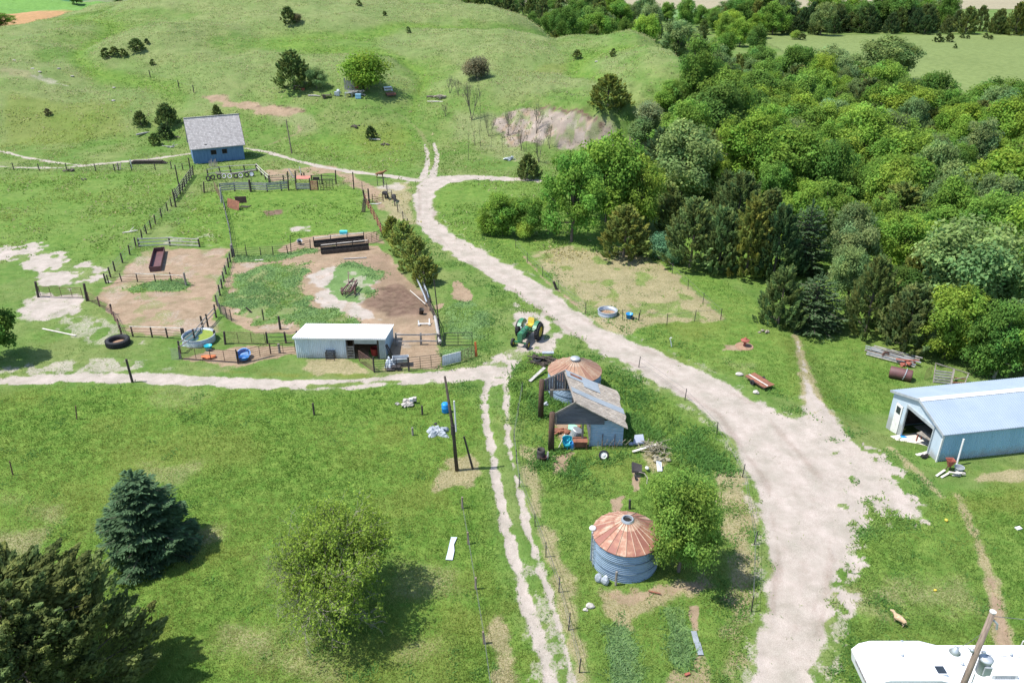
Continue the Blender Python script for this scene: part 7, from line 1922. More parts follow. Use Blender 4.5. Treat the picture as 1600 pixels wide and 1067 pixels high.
post('thin dark steel post beside the blue tub in the paddock', 998, 501, 489, .06, 'dark_wood', 'steel_post')
post('dark stump of a gnarled post at the left edge of the dry paddock', 870, 452, 440, .16, 'dark_wood', topx=865)
post('rusty pipe post at the edge of the wood beside the path to the shed', 1281, 512, 497, .08, 'pipe_rust')

# ---------------------------------------------------------------- pens: troughs, tanks, machinery
def trough(label, a, b, w, h, m, legs=False, name='feed_trough', cat='trough', lift=0.0):
    A_, B_ = at(*a), at(*b); d = B_ - A_; L = d.length; yaw = math.atan2(d.y, d.x)
    t = thing(name, label, cat, A_, yaw)
    z0 = lift
    part(t, 'floor', MB().box((L / 2, 0, z0 + .05), (L, w - .1, .06)), M[m])
    for s in (-1, 1): part(t, 'side', MB().slab([(0, s * (w / 2 - .05), z0), (L, s * (w / 2 - .05), z0), (L, s * w / 2, z0 + h), (0, s * w / 2, z0 + h)], (0, s * .04, 0)), M[m])
    for x in (0.02, L - .02): part(t, 'end', MB().box((x, 0, z0 + h / 2), (.06, w - .02, h)), M[m])
    if legs:
        for x in (.15, L - .15):
            for s in (-1, 1): part(t, 'leg', MB().bar((x, s * w * .45, 0), (x, s * w * .4, z0 + .1), .07), M['pipe_dark'])
    return t
trough('long maroon steel feed trough in the left pen', (243, 424), (250, 393), 1.25, .62, 'maroon')
def bunk(label, a, b, m='dark_wood'):
    A_, B_ = at(*a), at(*b); d = B_ - A_; L = d.length; yaw = math.atan2(d.y, d.x)
    t = thing('feed_bunk', label, 'feed bunk', A_, yaw)
    part(t, 'trough_box', MB().box((L / 2, -.35, .25), (L, .06, .45)).box((L / 2, .35, .35), (L, .06, .65)).box((L / 2, 0, .08), (L, .7, .06)), M[m])
    part(t, 'top_rail', MB().tube([(0, -.1, 1.15), (L, -.1, 1.2)], .06, 6), M['pale_board'])
    for i in range(4): part(t, 'post', MB().bar((L * i / 3, -.1, 0), (L * i / 3, -.1, 1.3), .10), M[m])
    return t
bunk('upper of two long dark feed bunks with pale top rails', (491, 385), (569, 377))
bunk('lower of two long dark feed bunks, nearer the brown soil', (502, 396), (576, 389))
trough('grey steel feed bunk on legs right of the white shed', (614, 571), (639, 569), .75, .38, 'galv_dull', True, 'feed_bunk', 'feed bunk', .45)
junk('white_rag', 'white crumpled sheet left of the grey feed bunk', 'sheet', 611, 572, crumple(.9, 1.0, .8, 41), 'tarp')
junk('mower_deck', 'small dark machine on pale wood in front of the grey feed bunk', 'machine', 616, 577, lambda b: (b.box((.2, 0, .25), (.8, .5, .22)), b.box((-.3, -.1, .1), (.8, .6, .08)), b.lathe([(0, -.08), (.2, -.08), (.2, .08), (0, .08)], (.5, -.3, .2), 12, Matrix.Rotation(R(90), 4, 'X'))), 'pipe_dark')
# round tanks
def round_tank(label, px, py, rad, h, wallm, fill, fillm, name='water_tank', cat='water tank'):
    p = at(px, py); p.z -= .03
    t = thing(name, label, cat, p)
    part(t, 'wall', MB().lathe([(rad, 0), (rad + .03, h * .3), (rad, h * .36), (rad + .03, h * .65), (rad, h * .7), (rad + .02, h), (rad - .05, h), (rad - .06, 0)], n=40), wallm, True)
    part(t, 'rim', MB().lathe([(rad - .05, h - .02), (rad + .06, h - .02), (rad + .06, h + .05), (rad - .05, h + .05), (rad - .05, h - .02)], n=40), wallm)
    part(t, 'contents' if fillm is not M['water'] else 'water', MB().lathe([(rad - .04, fill), (0, fill)], n=40), fillm)
    return t
wt = round_tank('round galvanised water tank half covered in green algae, crossed by a pole fence', 312, 533, 1.55, .72, M['galv'], .55, M['water'])
al = MB(); rr = random.Random(2); al_p = []
for k in range(24):
    a = -1.6 + 3.3 * k / 23
    al_p.append((1.45 * math.cos(a), 1.45 * math.sin(a), .565))
al.slab(al_p + [(.15, .75, .565), (-.1, .1, .565), (.25, -.6, .565)], (0, 0, .02))
part(wt, 'algae_mat', al, M['algae'])
tt = thing('tyre_tank', 'huge black tractor tyre used as a water tank beside the west lane', 'tyre tank', at(185, 538))
part(tt, 'tyre', MB().lathe([(.80, 0), (1.02, .02), (1.12, .18), (1.12, .46), (1.02, .62), (.84, .62), (.74, .5), (.74, .1), (.80, 0)], n=40), M['rubber'], True)
part(tt, 'tread', (lambda m: [m.box((1.12 * math.cos(a), 1.12 * math.sin(a), .32), (.06, .10, .5), a) for a in np.linspace(0, 6.28, 37)[:-1]] and m)(MB()), M['rubber'])
part(tt, 'mud', MB().lathe([(.76, .16), (0, .16)], n=30), M['dirt_pile'])
st_ = round_tank('round galvanised stock tank with bare dirt inside, in the dry paddock', 949, 491, 1.0, .50, M['galv'], .08, M['dirt_pile'], 'stock_tank', 'stock tank')
def tub(label, px, py, r_, h_, m, name='feed_tub', cat='tub', tilt=(0, 0), dz=0):
    p = at(px, py); p.z += dz
    t = thing(name, label, cat, p, 0, None, tilt)
    part(t, 'shell', MB().lathe([(0, 0), (r_ * .85, 0), (r_, h_), (r_ * 1.06, h_), (r_ * 1.06, h_ - .03), (r_ * .98, h_ - .03), (r_ * .80, .05), (0, .05)], n=24), M[m], True)
    part(t, 'hollow', MB().lathe([(r_ * .84, h_ * .35), (0, h_ * .35)], n=20), M['black_hole'])
    return t
tub('round blue tub at the front of the algae-covered tank', 326, 546, .36, .45, 'teal')
tub('bright blue tub beside a dark post in the dry paddock', 983, 497, .36, .52, 'bright_blue')
tub('grey steel bucket with a dark mouth by the feed bunks', 468, 381, .32, .5, 'galv_dull', 'bucket', 'bucket', (.5, .3), .1)
tub('dark bucket at the edge of the brown soil below the white pipes', 658, 490, .26, .6, 'pipe_dark', 'bucket', 'bucket', (.2, .2))
junk('black_jack', 'black tangled equipment right of the bright blue tub in the paddock', 'equipment', 991, 499, heap(5, .5, .45, 47), 'black_plastic')
junk('cyan_sheet', 'small bright cyan plastic block lying in the green pen', 'plastic block', 537, 365, lambda b: b.box((0, 0, .18), (1.0, .5, .36)).box((0, 0, .38), (.8, .35, .06)), 'cyan')
junk('blue_toy_pool', 'crumpled bright blue plastic pool in the small pen', 'plastic pool', 381, 559, lambda b: (b.lathe([(0, .05), (.55, .05), (.7, .35), (.62, .35), (.5, .1)], (0, .2, .1), 18, Matrix.Rotation(.5, 4, 'X')), b.lathe([(0, .02), (.5, .02), (.62, .28), (.55, .28), (.45, .08)], (.05, -.45, .05), 18, Matrix.Rotation(-.2, 4, 'X'))), 'tub_blue')
junk('orange_tub', 'flattened orange-brown tub lying in the small pen', 'tub', 326, 559, lambda b: b.blob((0, 0, .12), (.75, .32, .16), 6, 2, .3), 'orange')
junk('tin_sheet', 'sheet of pale tin at the left of the algae-covered tank', 'tin sheet', 292, 541, lambda b: b.slab([(-.5, 0, .02), (.5, -.2, .02), (.55, .05, .4), (-.4, .2, .45)], (0, .02, 0)), 'galv')
# dump rake / old machinery in the middle of the pen
rk = thing('old_implement', 'dark rusty old rake-like implement standing in the middle of the right pen', 'implement', at(544, 462))
for i in range(7):
    y = -.1 + i * .30
    part(rk, 'tine_row', MB().tube([(-.75 + .12 * i, y, .9 - .04 * i), (-.35 + .1 * i, y - .25, .35), (.1 + .08 * i, y + .1, .2), (.45 + .06 * i, y + .3, .8)], .055, 5).bar((-.6 + .1 * i, y, .1), (.3, y, .9), .05), M['maroon'])
part(rk, 'frame', MB().bar((-.6, -.6, .8), (.3, 2.4, 1.1), .12).bar((.4, -.5, .75), (.7, 2.2, 1.0), .12).bar((-.6, -.6, .8), (.4, -.5, .75), .1).bar((-.2, 1.6, 1.0), (.6, 1.8, 1.0), .1).bar((0, .8, .9), (-.3, 2.6, 1.9), .08), M['maroon'])
for s in (-1, 1): part(rk, 'wheel', MB().lathe([(.32, -.04), (.42, -.05), (.42, .05), (.32, .04), (.32, -.04)], (s * .75, .4, .42), 18, Matrix.Rotation(R(90), 4, 'Y')), M['pipe_rust'])
junk('pipe_stand', 'low white pipe stand with dark feet at the bottom of the brown pen', 'stand', 663, 508, lambda b: (b.tube([(-.55, 0, .15), (.55, .05, .15)], .07, 6), b.tube([(-.55, 0, 0), (-.6, .2, .45)], .07, 6), b.tube([(.55, .05, 0), (.5, .5, .5)], .07, 6), b.box((-.55, -.08, .08), (.2, .2, .16)), b.box((.55, -.08, .08), (.2, .2, .16))), 'white_paint')
junk('dropped_board', 'pale board on the bare soil below the lower feed bunk', 'board', 555, 404, lambda b: b.bar((-1.4, -.2, .05), (1.4, .2, .05), .18, .05), 'grey_board')
junk('dropped_board', 'short white board on the bare soil of the left lower pen', 'board', 405, 407, lambda b: b.bar((-.5, 0, .05), (.5, .1, .05), .2, .05), 'pale_board')
junk('dropped_board', 'long white plank in the grass west of the tyre tank', 'board', 92, 520, lambda b: b.bar((-2.1, .85, .06), (2.1, -.75, .06), .16, .06), 'pale_board')

# ---------------------------------------------------------------- cattle by the lane, dog on the lawn
def quad(name, label, p, yaw, L, hide, coat, head_down=False, cat='calf', belly=None, group=None):
    """four-legged animal on one skinned surface; +X is forward; L is body length"""
    verts = []; edges = []; rad = []
    def v(co, r): verts.append((co[0] * L, co[1] * L, co[2] * L * .88)); rad.append(r * L * 1.42); return len(verts) - 1
    def e(a, b): edges.append((a, b))
    hip = v((-.42, 0, .82), .17); bel = v((-.05, 0, .80), .205); ch = v((.32, 0, .80), .19); sh = v((.48, 0, .86), .145)
    e(hip, bel); e(bel, ch); e(ch, sh)
    if head_down: nk = v((.70, 0, .80), .10); hd_ = v((.86, 0, .50), .085); mz = v((.94, 0, .26), .055)
    else: nk = v((.66, 0, 1.05), .10); hd_ = v((.84, 0, 1.16), .09); mz = v((1.06, 0, 1.06), .055)
    e(sh, nk); e(nk, hd_); e(hd_, mz)
    for s in (-1, 1):
        a = v((-.44, s * .12, .66), .105); k = v((-.36, s * .13, .46), .062); hk = v((-.50, s * .13, .28), .040); ft = v((-.46, s * .13, .06), .034); to = v((-.42, s * .13, .02), .036)
        e(hip, a); e(a, k); e(k, hk); e(hk, ft); e(ft, to)
        a = v((.34, s * .12, .60), .085); k = v((.37, s * .12, .32), .045); ft = v((.36, s * .12, .06), .034); to = v((.39, s * .12, .02), .036)
        e(ch, a); e(a, k); e(k, ft); e(ft, to)
        ear = v((verts[hd_][0] / L - .04, s * .13, verts[hd_][2] / L / .88 + .06), .025); e(hd_, ear)
    t1 = v((-.60, 0, .78), .035); t2 = v((-.68, 0, .48), .022); e(hip, t1); e(t1, t2)
    me = bpy.data.meshes.new(name); me.from_pydata(verts, edges, []); me.update()
    o = bpy.data.objects.new(name, me); COL.objects.link(o)
    sk = o.modifiers.new('skin', 'SKIN'); sk.use_smooth_shade = True
    for i, r_ in enumerate(rad): me.skin_vertices[0].data[i].radius = (r_, r_ * .95)
    me.skin_vertices[0].data[0].use_root = True
    su = o.modifiers.new('subdivision', 'SUBSURF'); su.levels = 1; su.render_levels = 1
    dg = bpy.context.evaluated_depsgraph_get()
    m2 = bpy.data.meshes.new_from_object(o.evaluated_get(dg))
    o.modifiers.clear(); o.data = m2; bpy.data.meshes.remove(me)
    m2.materials.clear(); m2.materials.append(coat)
    o.location = p; o.rotation_euler = (0, 0, yaw)
    return tag(o, label, cat, group)
quad('calf', 'brown calf standing on the lane behind the green pen', at(594, 278), R(10), 1.15, None, M['calf_brown'])
quad('cow', 'black calf grazing beside the old frame near the drive', at(602, 310), R(-60), 1.25, None, M['black_hide'], True)
quad('cow', 'second black calf at the wire fence in the bend of the drive', at(616, 314), R(-72), 1.15, None, M['black_hide'], True)
quad('dog', 'tan and white dog walking on the lawn above the white camper', at(1404, 974), R(128), .62, None, M['dog_tan'], False, 'dog')
junk('rusty_rack', 'low rusty steel frame on the dirt beside the black calf', 'frame', 590, 314, lambda b: (b.tube([(-.8, 0, .7), (.9, -.3, .5)], .05, 6), b.tube([(-.8, 0, 0), (-.75, 0, 1.1)], .06, 6), b.tube([(.9, -.3, 0), (.9, -.3, .9)], .07, 6), b.tube([(-.8, 0, .35), (.9, -.3, .25)], .04, 6), b.tube([(-.9, -.8, .1), (.2, -.9, .15)], .05, 6)), 'pipe_rust')
junk('white_pipe', 'short white pipe lying by the top of the rusty red fence', 'pipe', 586, 320, lambda b: b.tube([(-.8, 0, .12), (.5, .05, .12), (.9, .4, .15)], .06, 6), 'white_paint')

# ---------------------------------------------------------------- clutter round the ruined shed and the bins
cw = thing('road_wheel', 'white spoked wheel with black tyre leaning in the grass before the ruined shed', 'wheel', at(943, 717), 0, None, (0, 0))
Mx = Matrix.Rotation(R(62), 4, 'X')
part(cw, 'tyre', MB().lathe([(.27, -.09), (.37, -.1), (.40, 0), (.37, .1), (.27, .09), (.25, 0), (.27, -.09)], (0, 0, .36), 24, Mx), M['rubber'], True)
part(cw, 'rim', MB().lathe([(.27, .06), (.2, .02), (.09, .06), (.07, .09), (0, .09)], (0, 0, .36), 24, Mx), M['white_paint'])
bd = thing('steel_barrel', 'pair-cut dark steel barrel burned brown, in the grass left of the ruined shed', 'barrel', at(845, 716))
part(bd, 'barrel_shell', MB().lathe([(.30, 0), (.32, .3), (.30, .32), (.32, .6), (.30, .85), (.26, .85), (.26, 0)], n=22), M['pipe_dark'], True)
part(bd, 'barrel_floor', MB().lathe([(.27, .55), (0, .55)], n=16), M['black_hole'])
tub('low dark brown barrel half in front of the dark steel barrel', 849, 720, .26, .42, 'maroon', 'barrel', 'barrel')
junk('white_plank', 'short white board beside the dark barrels', 'board', 855, 719, lambda b: b.bar((0, 0, 0), (.05, .1, .75), .12, .03), 'pale_board')
cz = Zs
chd = thing('plastic_chair', 'teal plastic tub chair among the clutter in the open side of the ruined shed', 'chair', at(886, 700))
part(chd, 'seat', MB().lathe([(0, .25), (.3, .25), (.38, .55), (.33, .58), (.26, .32), (0, .30)], n=18), M['teal'], True)
part(chd, 'back', MB().lathe([(.32, .5), (.38, .5), (.42, .95), (.36, .95)], n=10, a0=.4, a1=2.9), M['teal'])
for a in (0, 1.57, 3.14, 4.71): part(chd, 'leg', MB().bar((.25 * math.cos(a), .25 * math.sin(a), 0), (.22 * math.cos(a), .22 * math.sin(a), .28), .05), M['teal'])
junk('appliance', 'pale mint and grey appliance drum in the ruined shed clutter', 'appliance', 896, 687, lambda b: b.lathe([(0, 0), (.42, 0), (.46, .9), (.40, .95), (0, .95)], (0, 0, .1), 18, Matrix.Rotation(.35, 4, 'Y')), 'galv')
junk('painted_sheet', 'mint green panel on top of the appliance drum', 'panel', 894, 684, lambda b: b.slab([(-.38, -.2, .95), (.32, -.35, .8), (.38, .2, 1.0), (-.3, .35, 1.2)], (0, 0, .06)), 'mint')
junk('rusty_table', 'brown rusty steel table at the shed opening', 'table', 906, 699, lambda b: (b.box((0, 0, .72), (1.15, .75, .08)), [b.bar((x, y, 0), (x, y, .7), .08) for x in (-.5, .5) for y in (-.3, .3)], b.box((0, .1, .3), (.9, .5, .4))), 'rust')
junk('blue_drum', 'dull blue drum next to the teal chair', 'drum', 894, 701, lambda b: b.lathe([(0, 0), (.2, 0), (.2, .6), (0, .6)], n=16), 'tub_blue')
junk('pale_stick', 'pale thin stick leaning left of the teal chair', 'stick', 873, 699, lambda b: b.bar((0, 0, 0), (.5, .6, .9), .05), 'pale_board')
junk('firewood_pile', 'scattered brown firewood and rubble under the open roof', 'rubble', 884, 676, lambda b: (planks(14, 1.0, .14, 51, .08, 1.0, .25)(b), heap(5, .8, .3, 52)(b)), 'rust')
junk('dead_brush', 'tangle of dead weeds along the blue siding', 'brush', 952, 702, lambda b: [b.tube([(-.9 + .2 * i, .1 * (i % 3), 0), (-.9 + .2 * i + .15 * math.sin(i * 2), .1, .4), (-.9 + .2 * i + .35 * math.sin(i * 3), .0, .75 + .2 * (i % 2))], .022, 4, cap=False) for i in range(12)], 'dry_brush')
for i, (px, lb) in enumerate(((941, 'rusty stake leaning on the blue siding, left one'), (960, 'rusty stake leaning on the blue siding, right one'))):
    junk('steel_stake', lb, 'stake', px, 700, lambda b: b.bar((0, 0, 0), (.02, .25, 1.15), .05), 'pipe_rust')
junk('concrete_slab', 'blue-grey broken slab in the weeds right of the ruined shed', 'slab', 996, 694, lambda b: (b.slab([(-.4, -.3, .1), (.5, -.25, .25), (.45, .35, .55), (-.2, .4, .45)], (0, .03, .16)), b.blob((-.5, -.1, .1), (.25, .2, .15), 3, 2, .3)), 'blue_stone')
hp_ = at(1022, 706)
hb = MB(); rr = random.Random(6)
for i in range(40):
    a = rr.uniform(0, 6.28); r0_ = rr.uniform(.1, .85)
    x, y = r0_ * math.cos(a) * 1.3, r0_ * math.sin(a) * .8
    z = max(.08, .75 - r0_ * .5)
    hb.tube([(x, y, z * .3), (x + rr.gauss(0, .3), y + rr.gauss(0, .3), z), (x + rr.gauss(0, .6), y + rr.gauss(0, .5), z * .5)], .03, 4, cap=False)
solo('brush_pile', 'big tan tangle of dead brush and netting right of the ruined shed', 'brush pile', hp_, hb, M['burlap'])
junk('netting_roll', 'pale crumpled netting draped at the right end of the tan brush tangle', 'netting', 1033, 717, heap(6, 1.0, .5, 61), 'burlap')
junk('dead_branch', 'pale plank half buried in the tan brush tangle', 'board', 1006, 708, lambda b: b.bar((-.9, 0, .15), (1.0, .5, .5), .22, .05), 'pale_board')
wb = thing('wheelbarrow', 'dark upturned wheelbarrow with a curved pale handle in the tall grass', 'wheelbarrow', at(993, 742))
part(wb, 'tray', MB().slab([(-.35, -.3, .45), (.35, -.3, .35), (.45, .35, .5), (-.3, .4, .75)], (.05, .05, .15)), M['pipe_dark'])
part(wb, 'handle', MB().tube([(.1, -.2, .45), (.55, -.45, .5), (.75, -.8, .35), (.65, -1.2, .1)], .035, 6), M['old_wood'])
part(wb, 'wheel', MB().lathe([(.1, -.05), (.2, -.05), (.2, .05), (.1, .05)], (-.1, -.5, .22), 14, Matrix.Rotation(R(80), 4, 'Y')), M['rubber'])
part(wb, 'leg', MB().bar((0, -.2, 0), (-.1, .1, .5), .05), M['pipe_dark'])
junk('white_bottle', 'white plastic jug lying right of the wheelbarrow', 'jug', 1010, 733, lambda b: b.lathe([(0, 0), (.12, 0), (.13, .35), (.05, .45), (.05, .5), (0, .5)], (0, 0, .15), 12, Matrix.Rotation(1.1, 4, 'X')), 'white_paint')
junk('grey_tin', 'bent grey tin sheet below the brush tangle', 'tin sheet', 1029, 733, lambda b: b.slab([(-.15, -.3, .05), (.2, -.35, .1), (.2, .3, .45), (-.15, .35, .5)], (.02, .02, .02)), 'galv_dull')
junk('dark_post', 'dark stub post behind the rusty roof of the front bin', 'post', 984, 795, lambda b: b.tube([(0, 0, -.1), (-.05, 0, .8)], .09, 6), 'pipe_dark')
for i, (px, py, lb) in enumerate(((935, 908, 'left one of two pale cement bags slumped at the front bin'), (945, 912, 'right one of two pale cement bags slumped at the front bin'))):
    junk('cement_bag', lb, 'bag', px, py, lambda b: b.blob((0, 0, .28), (.26, .24, .36), 3 + i, 2, .25), 'bag')
post('short grey post standing against the wall of the front bin', 962, 914, 893, .08, 'old_wood')
junk('salt_block', 'white lump of plaster on the ground left of the front bin', 'lump', 922, 948, lambda b: (b.blob((0, 0, .1), (.28, .22, .16), 3, 2, .35), b.blob((-.3, -.25, .06), (.16, .14, .08), 5, 2, .35)), 'pale_stone')
junk('garden_tray', 'narrow pale metal strip lying between the garden rows', 'metal strip', 1088, 1004, lambda b: (b.box((0, .35, .08), (.32, .9, .03)), b.box((.05, -.45, .06), (.34, .9, .03))), 'galv')
junk('dropped_board', 'red brick piece at the lower end of the garden rows', 'brick', 1074, 1054, lambda b: b.box((0, 0, .06), (.3, .14, .1), .4), 'rust_red')
junk('rusty_scrap', 'rusty scrap bar on the dry soil before the front bin', 'scrap', 1024, 927, lambda b: b.tube([(-.4, .15, .08), (.3, -.1, .1)], .05, 6), 'rust')
junk('scrap_heap', 'dark heap of scrap behind the pale rusty bin roof', 'scrap heap', 850, 568, lambda b: (heap(9, 1.6, .9, 71)(b), planks(9, 1.8, .16, 72, .06, .9, .6)(b)), 'dark_wood')
junk('tyre', 'black tyre stack at the left of the scrap heap by the rear bin', 'tyre', 839, 568, lambda b: (b.lathe([(.2, 0), (.4, 0), (.44, .12), (.4, .24), (.2, .24), (.2, 0)], n=18), b.lathe([(.2, .25), (.38, .25), (.42, .36), (.38, .48), (.2, .48), (.2, .25)], (.05, .05, 0), 18)), 'rubber')
junk('wide_board', 'long pale board leaning from the scrap heap toward the log post', 'board', 836, 590, lambda b: b.bar((-.5, -.8, .08), (.9, 1.0, .5), .3, .05), 'grey_board')
junk('tin_piece', 'pale metal piece on top of the scrap heap by the rear bin', 'metal piece', 856, 562, lambda b: b.box((0, 0, .75), (1.1, .35, .12), .05), 'galv_dull')
junk('white_pot', 'pale plastic bag in the weeds below the rear bin wall', 'bag', 853, 634, lambda b: b.blob((0, 0, .18), (.22, .2, .22), 5, 2, .3), 'bag')
junk('upright_board', 'pale board standing under the rear gable of the ruined shed', 'board', 864, 622, lambda b: (b.box((0, 0, .55), (.55, .05, 1.1)), b.bar((.5, 0, 0), (.5, 0, 1.2), .12)), 'old_wood')

# lawn and lane things
wt_ = MB().slab([(-.2, -1.1, .06), (.25, -1.15, .06), (.32, -.3, .1), (.24, .3, .07), (.42, 1.0, .09), (.0, 1.05, .06), (-.08, .2, .09), (-.12, -.4, .06)], (0, 0, .03))
solo('tarp_strip', 'narrow pale blue-white tarp strip lying on the front lawn', 'tarp', at(703, 857), wt_, M['tarp'])
junk('tarp_heap', 'heap of pale white sheets at the foot of the tall pole', 'tarp heap', 684, 676, crumple(1.5, 1.2, .6, 81), 'bag')
junk('dark_scrap', 'small dark piece lying on the white sheet heap', 'scrap', 681, 670, lambda b: b.blob((0, 0, .5), (.16, .1, .1), 7), 'pipe_dark')
brl = thing('plastic_barrel', 'bright blue plastic barrel behind the tall pole', 'barrel', at(696, 644))
part(brl, 'barrel_body', MB().lathe([(0, 0), (.27, 0), (.31, .1), (.30, .42), (.32, .45), (.30, .48), (.31, .78), (.27, .88), (0, .88)], n=22), M['bright_blue'], True)
part(brl, 'lid', MB().lathe([(.06, .88), (.06, .91), (0, .91)], (.12, 0, 0), 10), M['bright_blue'])
junk('junk_heap', 'grey heap of rock and scrap on the lawn edge below the lane', 'rock heap', 637, 632, lambda b: (heap(8, 1.1, .6, 83)(b), b.box((.6, .2, .45), (.3, .3, .3))), 'stone')
junk('white_plate', 'white box on the grey heap of rock below the lane', 'box', 643, 630, lambda b: b.box((0, 0, .3), (.34, .3, .4), .3), 'white_paint')
junk('bent_pipe', 'bent white pipe standing in the grass above the drive', 'pipe', 1047, 542, lambda b: b.tube([(.15, 0, 0), (.05, 0, .5), (-.1, 0, .95), (-.06, 0, 1.0), (.1, 0, 1.0)], .05, 6), 'white_paint')
br = thing('red_hydrant_stand', 'rust red funnel-shaped steel stand on a bare patch above the drive', 'steel stand', at(1163, 541))
part(br, 'foot', MB().lathe([(.12, 0), (.1, .35), (.08, .4)], n=14), M['rust_red'])
part(br, 'bowl', MB().lathe([(.1, .38), (.42, .62), (.44, .68), (.2, .78), (.1, .95), (0, .97)], n=18), M['rust_red'])
part(br, 'ground_disc', MB().lathe([(.9, .0), (.85, .05), (0, .06)], n=20), M['dirt_pile'])
rp = thing('flat_trailer', 'small flat trailer with a rusty striped deck on the verge above the drive', 'trailer', at(1186, 600), R(118))
part(rp, 'deck', MB().sheet((-1.25, .6, .42), (2.5, 0, 0), (0, -1.2, 0), 3, .03), M['rust'])
part(rp, 'deck_strip', MB().box((0, .18, .47), (2.4, .12, .03)), M['pale_board'])
part(rp, 'deck_frame', MB().bar((-1.2, .55, .34), (1.2, .55, .34), .08).bar((-1.2, -.55, .34), (1.2, -.55, .34), .08), M['pipe_rust'])
for s in (-1, 1): part(rp, 'wheel', MB().lathe([(.08, -.07), (.24, -.07), (.24, .07), (.08, .07)], (.2, s * .66, .24), 14, Matrix.Rotation(R(90), 4, 'X')), M['rubber'])
junk('stone', 'pale flat stone left of the rusty flat trailer', 'stone', 1155, 586, lambda b: b.blob((0, 0, .1), (.38, .28, .16), 3, 2, .25), 'pale_stone')
junk('stone', 'pale stone in front of the rusty flat trailer', 'stone', 1181, 614, lambda b: b.blob((0, 0, .1), (.28, .3, .15), 5, 2, .25), 'pale_stone')
junk('brush_pile', 'grey brush heap in the grass right of the red steel stand', 'brush pile', 1196, 520, heap(5, .6, .4, 91), 'dry_brush')
# scrap behind the machine shed
lp = thing('lumber_pile', 'long pile of boards, pipes and tin behind the machine shed', 'lumber pile', at(1396, 560), R(-38))
rr = random.Random(11)
for i, mk in enumerate(['grey_board', 'galv', 'old_wood', 'strip_metal', 'pale_board', 'galv_dull', 'old_wood', 'galv', 'grey_board', 'teal', 'old_wood', 'grey_board']):
    y = -.75 + .14 * i; dx = rr.uniform(-.5, .5)
    part(lp, 'board' if 'board' in mk or 'wood' in mk else 'pipe', MB().bar((-2.3 + dx, y + rr.gauss(0, .08), .12 + .1 * (i % 4)), (2.2 + dx, y + rr.gauss(0, .14), .18 + .1 * (i % 4)), .14, .07), M['galv_dull'] if mk == 'teal' else M[mk])
part(lp, 'pipe', MB().tube([(-1.2, -.2, .62), (-.2, -.4, .75), (.9, -.1, .6)], .05, 6), M['rubber'])
junk('rusty_scrap', 'rust red crumpled scrap at the right end of the lumber pile', 'scrap', 1416, 570, lambda b: (heap(6, 1.0, .7, 95)(b), planks(6, 1.4, .18, 96, .05, .5, .5)(b)), 'rust_red')
junk('road_wheel', 'rusty wheel beside the lumber pile', 'wheel', 1383, 560, lambda b: b.lathe([(.2, -.06), (.38, -.08), (.38, .08), (.2, .06), (.2, -.06)], (0, 0, .36), 18, Matrix.Rotation(R(75), 4, 'X')), 'pipe_rust')
A_ = at(1388, 590); B_ = at(1421, 597); d = B_ - A_
tk_ = thing('fuel_tank', 'maroon steel drum tank lying on its side by the lumber pile', 'tank', A_, math.atan2(d.y, d.x))
L = d.length + .1; r_ = .55
part(tk_, 'shell', MB().lathe([(0, -.04), (r_ * .97, 0), (r_, .05), (r_, L - .05), (r_ * .97, L), (0, L + .04)], (0, .3, r_ - .03), 28, Matrix.Rotation(R(90), 4, 'Y')), M['maroon'], True)
part(tk_, 'strap', MB().tube([(L * .66 + .12 * math.cos(a), .3 - (r_ + .03) * math.sin(a), r_ + (r_ + .03) * math.cos(a)) for a in np.linspace(-.3, 2.2, 12)], .04, 5), M['galv_dull'])
rk_ = thing('stock_rack', 'grey wooden stock rack tilted in the grass behind the machine shed', 'rack', at(1458, 598), R(-18))
for i in range(5): part(rk_, 'slat', MB().bar((0, 0 + .16 * i, .15 + .2 * i), (1.5, .1 + .16 * i, .12 + .2 * i), .05, .15), M['grey_board'])
part(rk_, 'frame', MB().bar((1.5, 0, 0), (1.6, .9, 1.3), .16).bar((0, .0, 0), (0, .9, 1.5), .08).bar((-.05, .9, 1.6), (3.0, 1.0, .95), .08).bar((1.7, .3, .5), (3.0, .9, .7), .07).bar((2.6, .2, 0), (2.9, 1.0, .95), .08), M['old_wood'])
part(rk_, 'cross_bar', MB().bar((1.6, .1, .25), (2.7, .3, .3), .1).bar((1.7, .5, .6), (2.7, .6, .5), .08), M['rust'])
gate('wire_mesh', 'thin mesh panel standing left of the stock rack', (1444, 594), (1453, 590), 1.2, 4, 3, rust_, .012, 'panel')
junk('dead_tree', 'curved pale dead trunk at the wood edge behind the shed roof', 'dead tree', 1552, 590, lambda b: b.tube([(0, 0, 0), (.1, 0, 1.2), (.2, 0, 2.3), (.7, 0, 3.1), (1.0, 0, 3.2)], [.18, .15, .13, .09, .05], 8), 'pale_bark')
# junk at the near corner of the machine shed
fr_ = thing('feed_hopper', 'red-brown metal hopper at the near corner of the machine shed', 'hopper', at(1481, 735))
part(fr_, 'hopper_bowl', MB().lathe([(.10, .35), (.36, .95), (.40, .95), (.40, 1.0), (.34, .98), (.08, .42)], n=4, M=Matrix.Rotation(R(45), 4, 'Z')), M['rust_red'])
for x in (-.2, .2): part(fr_, 'leg', MB().bar((x, 0, 0), (x * .5, 0, .45), .05), M['pipe_rust'])
junk('vent_pipe', 'tall white pipe with a grey top leaning on the machine shed wall', 'pipe', 1494, 728, lambda b: b.tube([(0, 0, 0), (.12, .25, 2.3)], .07, 8), 'white_paint')
junk('cable_spool', 'grey wire basket beside the red hopper', 'basket', 1497, 737, lambda b: (b.lathe([(.32, .35), (.36, .42), (.36, .46), (.30, .46), (.26, .1), (.24, .1), (.30, .35)], n=18), b.lathe([(.28, .1), (0, .1)], n=16)), 'galv_dull')
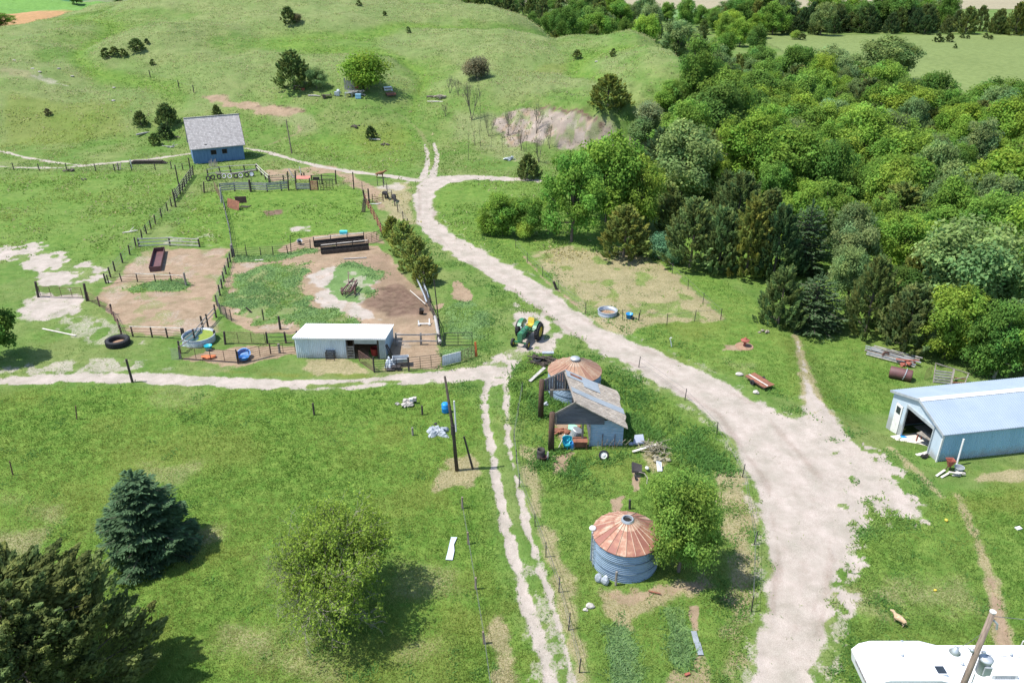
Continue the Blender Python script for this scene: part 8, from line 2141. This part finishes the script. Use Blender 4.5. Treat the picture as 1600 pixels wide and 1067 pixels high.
junk('white_boards', 'two pale boards in the weeds before the red hopper', 'boards', 1470, 741, lambda b: (b.bar((-.5, -.3, .08), (.4, .3, .2), .16, .05), b.bar((-.2, -.45, .06), (.6, 0, .15), .16, .05)), 'pale_board')
junk('white_pail', 'pale broken pallet pieces in front of the wire basket', 'pallet pieces', 1494, 743, lambda b: planks(6, .8, .12, 99, .04, .3, .3)(b), 'pale_board')
junk('bicycle_parts', 'small dark scrap at the near jamb of the overhead door', 'scrap', 1444, 716, lambda b: heap(5, .5, .5, 101)(b), 'pipe_dark')
junk('leaning_plank', 'grey plank leaning at the far corner of the machine shed', 'plank', 1391, 664, lambda b: b.bar((0, -.3, 0), (.35, .1, 1.5), .3, .04), 'grey_board')
junk('white_block', 'white plastic bucket lid on the lawn near the right frame edge', 'lid', 1591, 826, lambda b: b.box((0, 0, .06), (.4, .28, .1), .3), 'white_paint')
junk('yellow_ball', 'small yellow ball on the lawn below the shed path', 'ball', 1478, 814, lambda b: b.blob((0, 0, .1), (.11, .13, .1), 1, 2, 0), 'yellow_paint')
junk('yellow_ball', 'small yellow ball on the lawn above the camper', 'ball', 1461, 923, lambda b: b.blob((0, 0, .07), (.11, .08, .08), 1, 2, 0), 'yellow_paint')
junk('standpipe', 'bent white standpipe behind the camper near the right frame edge', 'pipe', 1593, 1014, lambda b: b.tube([(0, 0, 0), (.03, 0, .65), (.15, 0, .72), (.3, 0, .70)], .04, 6), 'white_paint')
# far farmstead on the plain
for i, (px, py, wpx, lb) in enumerate(((55, 5, 11, 'white far-away shed, the larger one of the farmstead'), (31, 6, 8, 'pale far-away low building of the farmstead'))):
    p = atz(px, py, 0); p.z = gz(p.x, p.y)
    s_ = mpp(p); L = wpx * s_
    t = thing('farm_building', lb, 'building', p)
    part(t, 'wall', MB().box((0, 0, 2), (L, 9, 4)), M['white_metal'])
    part(t, 'roof', MB().slab([(-L / 2 - .4, -5, 3.9), (L / 2 + .4, -5, 3.9), (L / 2 + .4, 0, 6), (-L / 2 - .4, 0, 6)], (0, 0, .2)).slab([(-L / 2 - .4, 0, 6), (L / 2 + .4, 0, 6), (L / 2 + .4, 5, 3.9), (-L / 2 - .4, 5, 3.9)], (0, 0, .2)), M['roof_white'])
for i, px in enumerate((12, 16, 20, 25)):
    p = atz(px, 6.4, 0); p.z = gz(p.x, p.y)
    solo('calf_hutch', 'tiny white hutch in the row on the far plain', 'hutch', p, MB().slab([(-.9, -1.2, 0), (.9, -1.2, 0), (.9, -1.2, 1.6), (0, -1.2, 2.3), (-.9, -1.2, 1.6)], (0, 2.4, 0)), M['white_paint'], group='white hutches on the far plain')
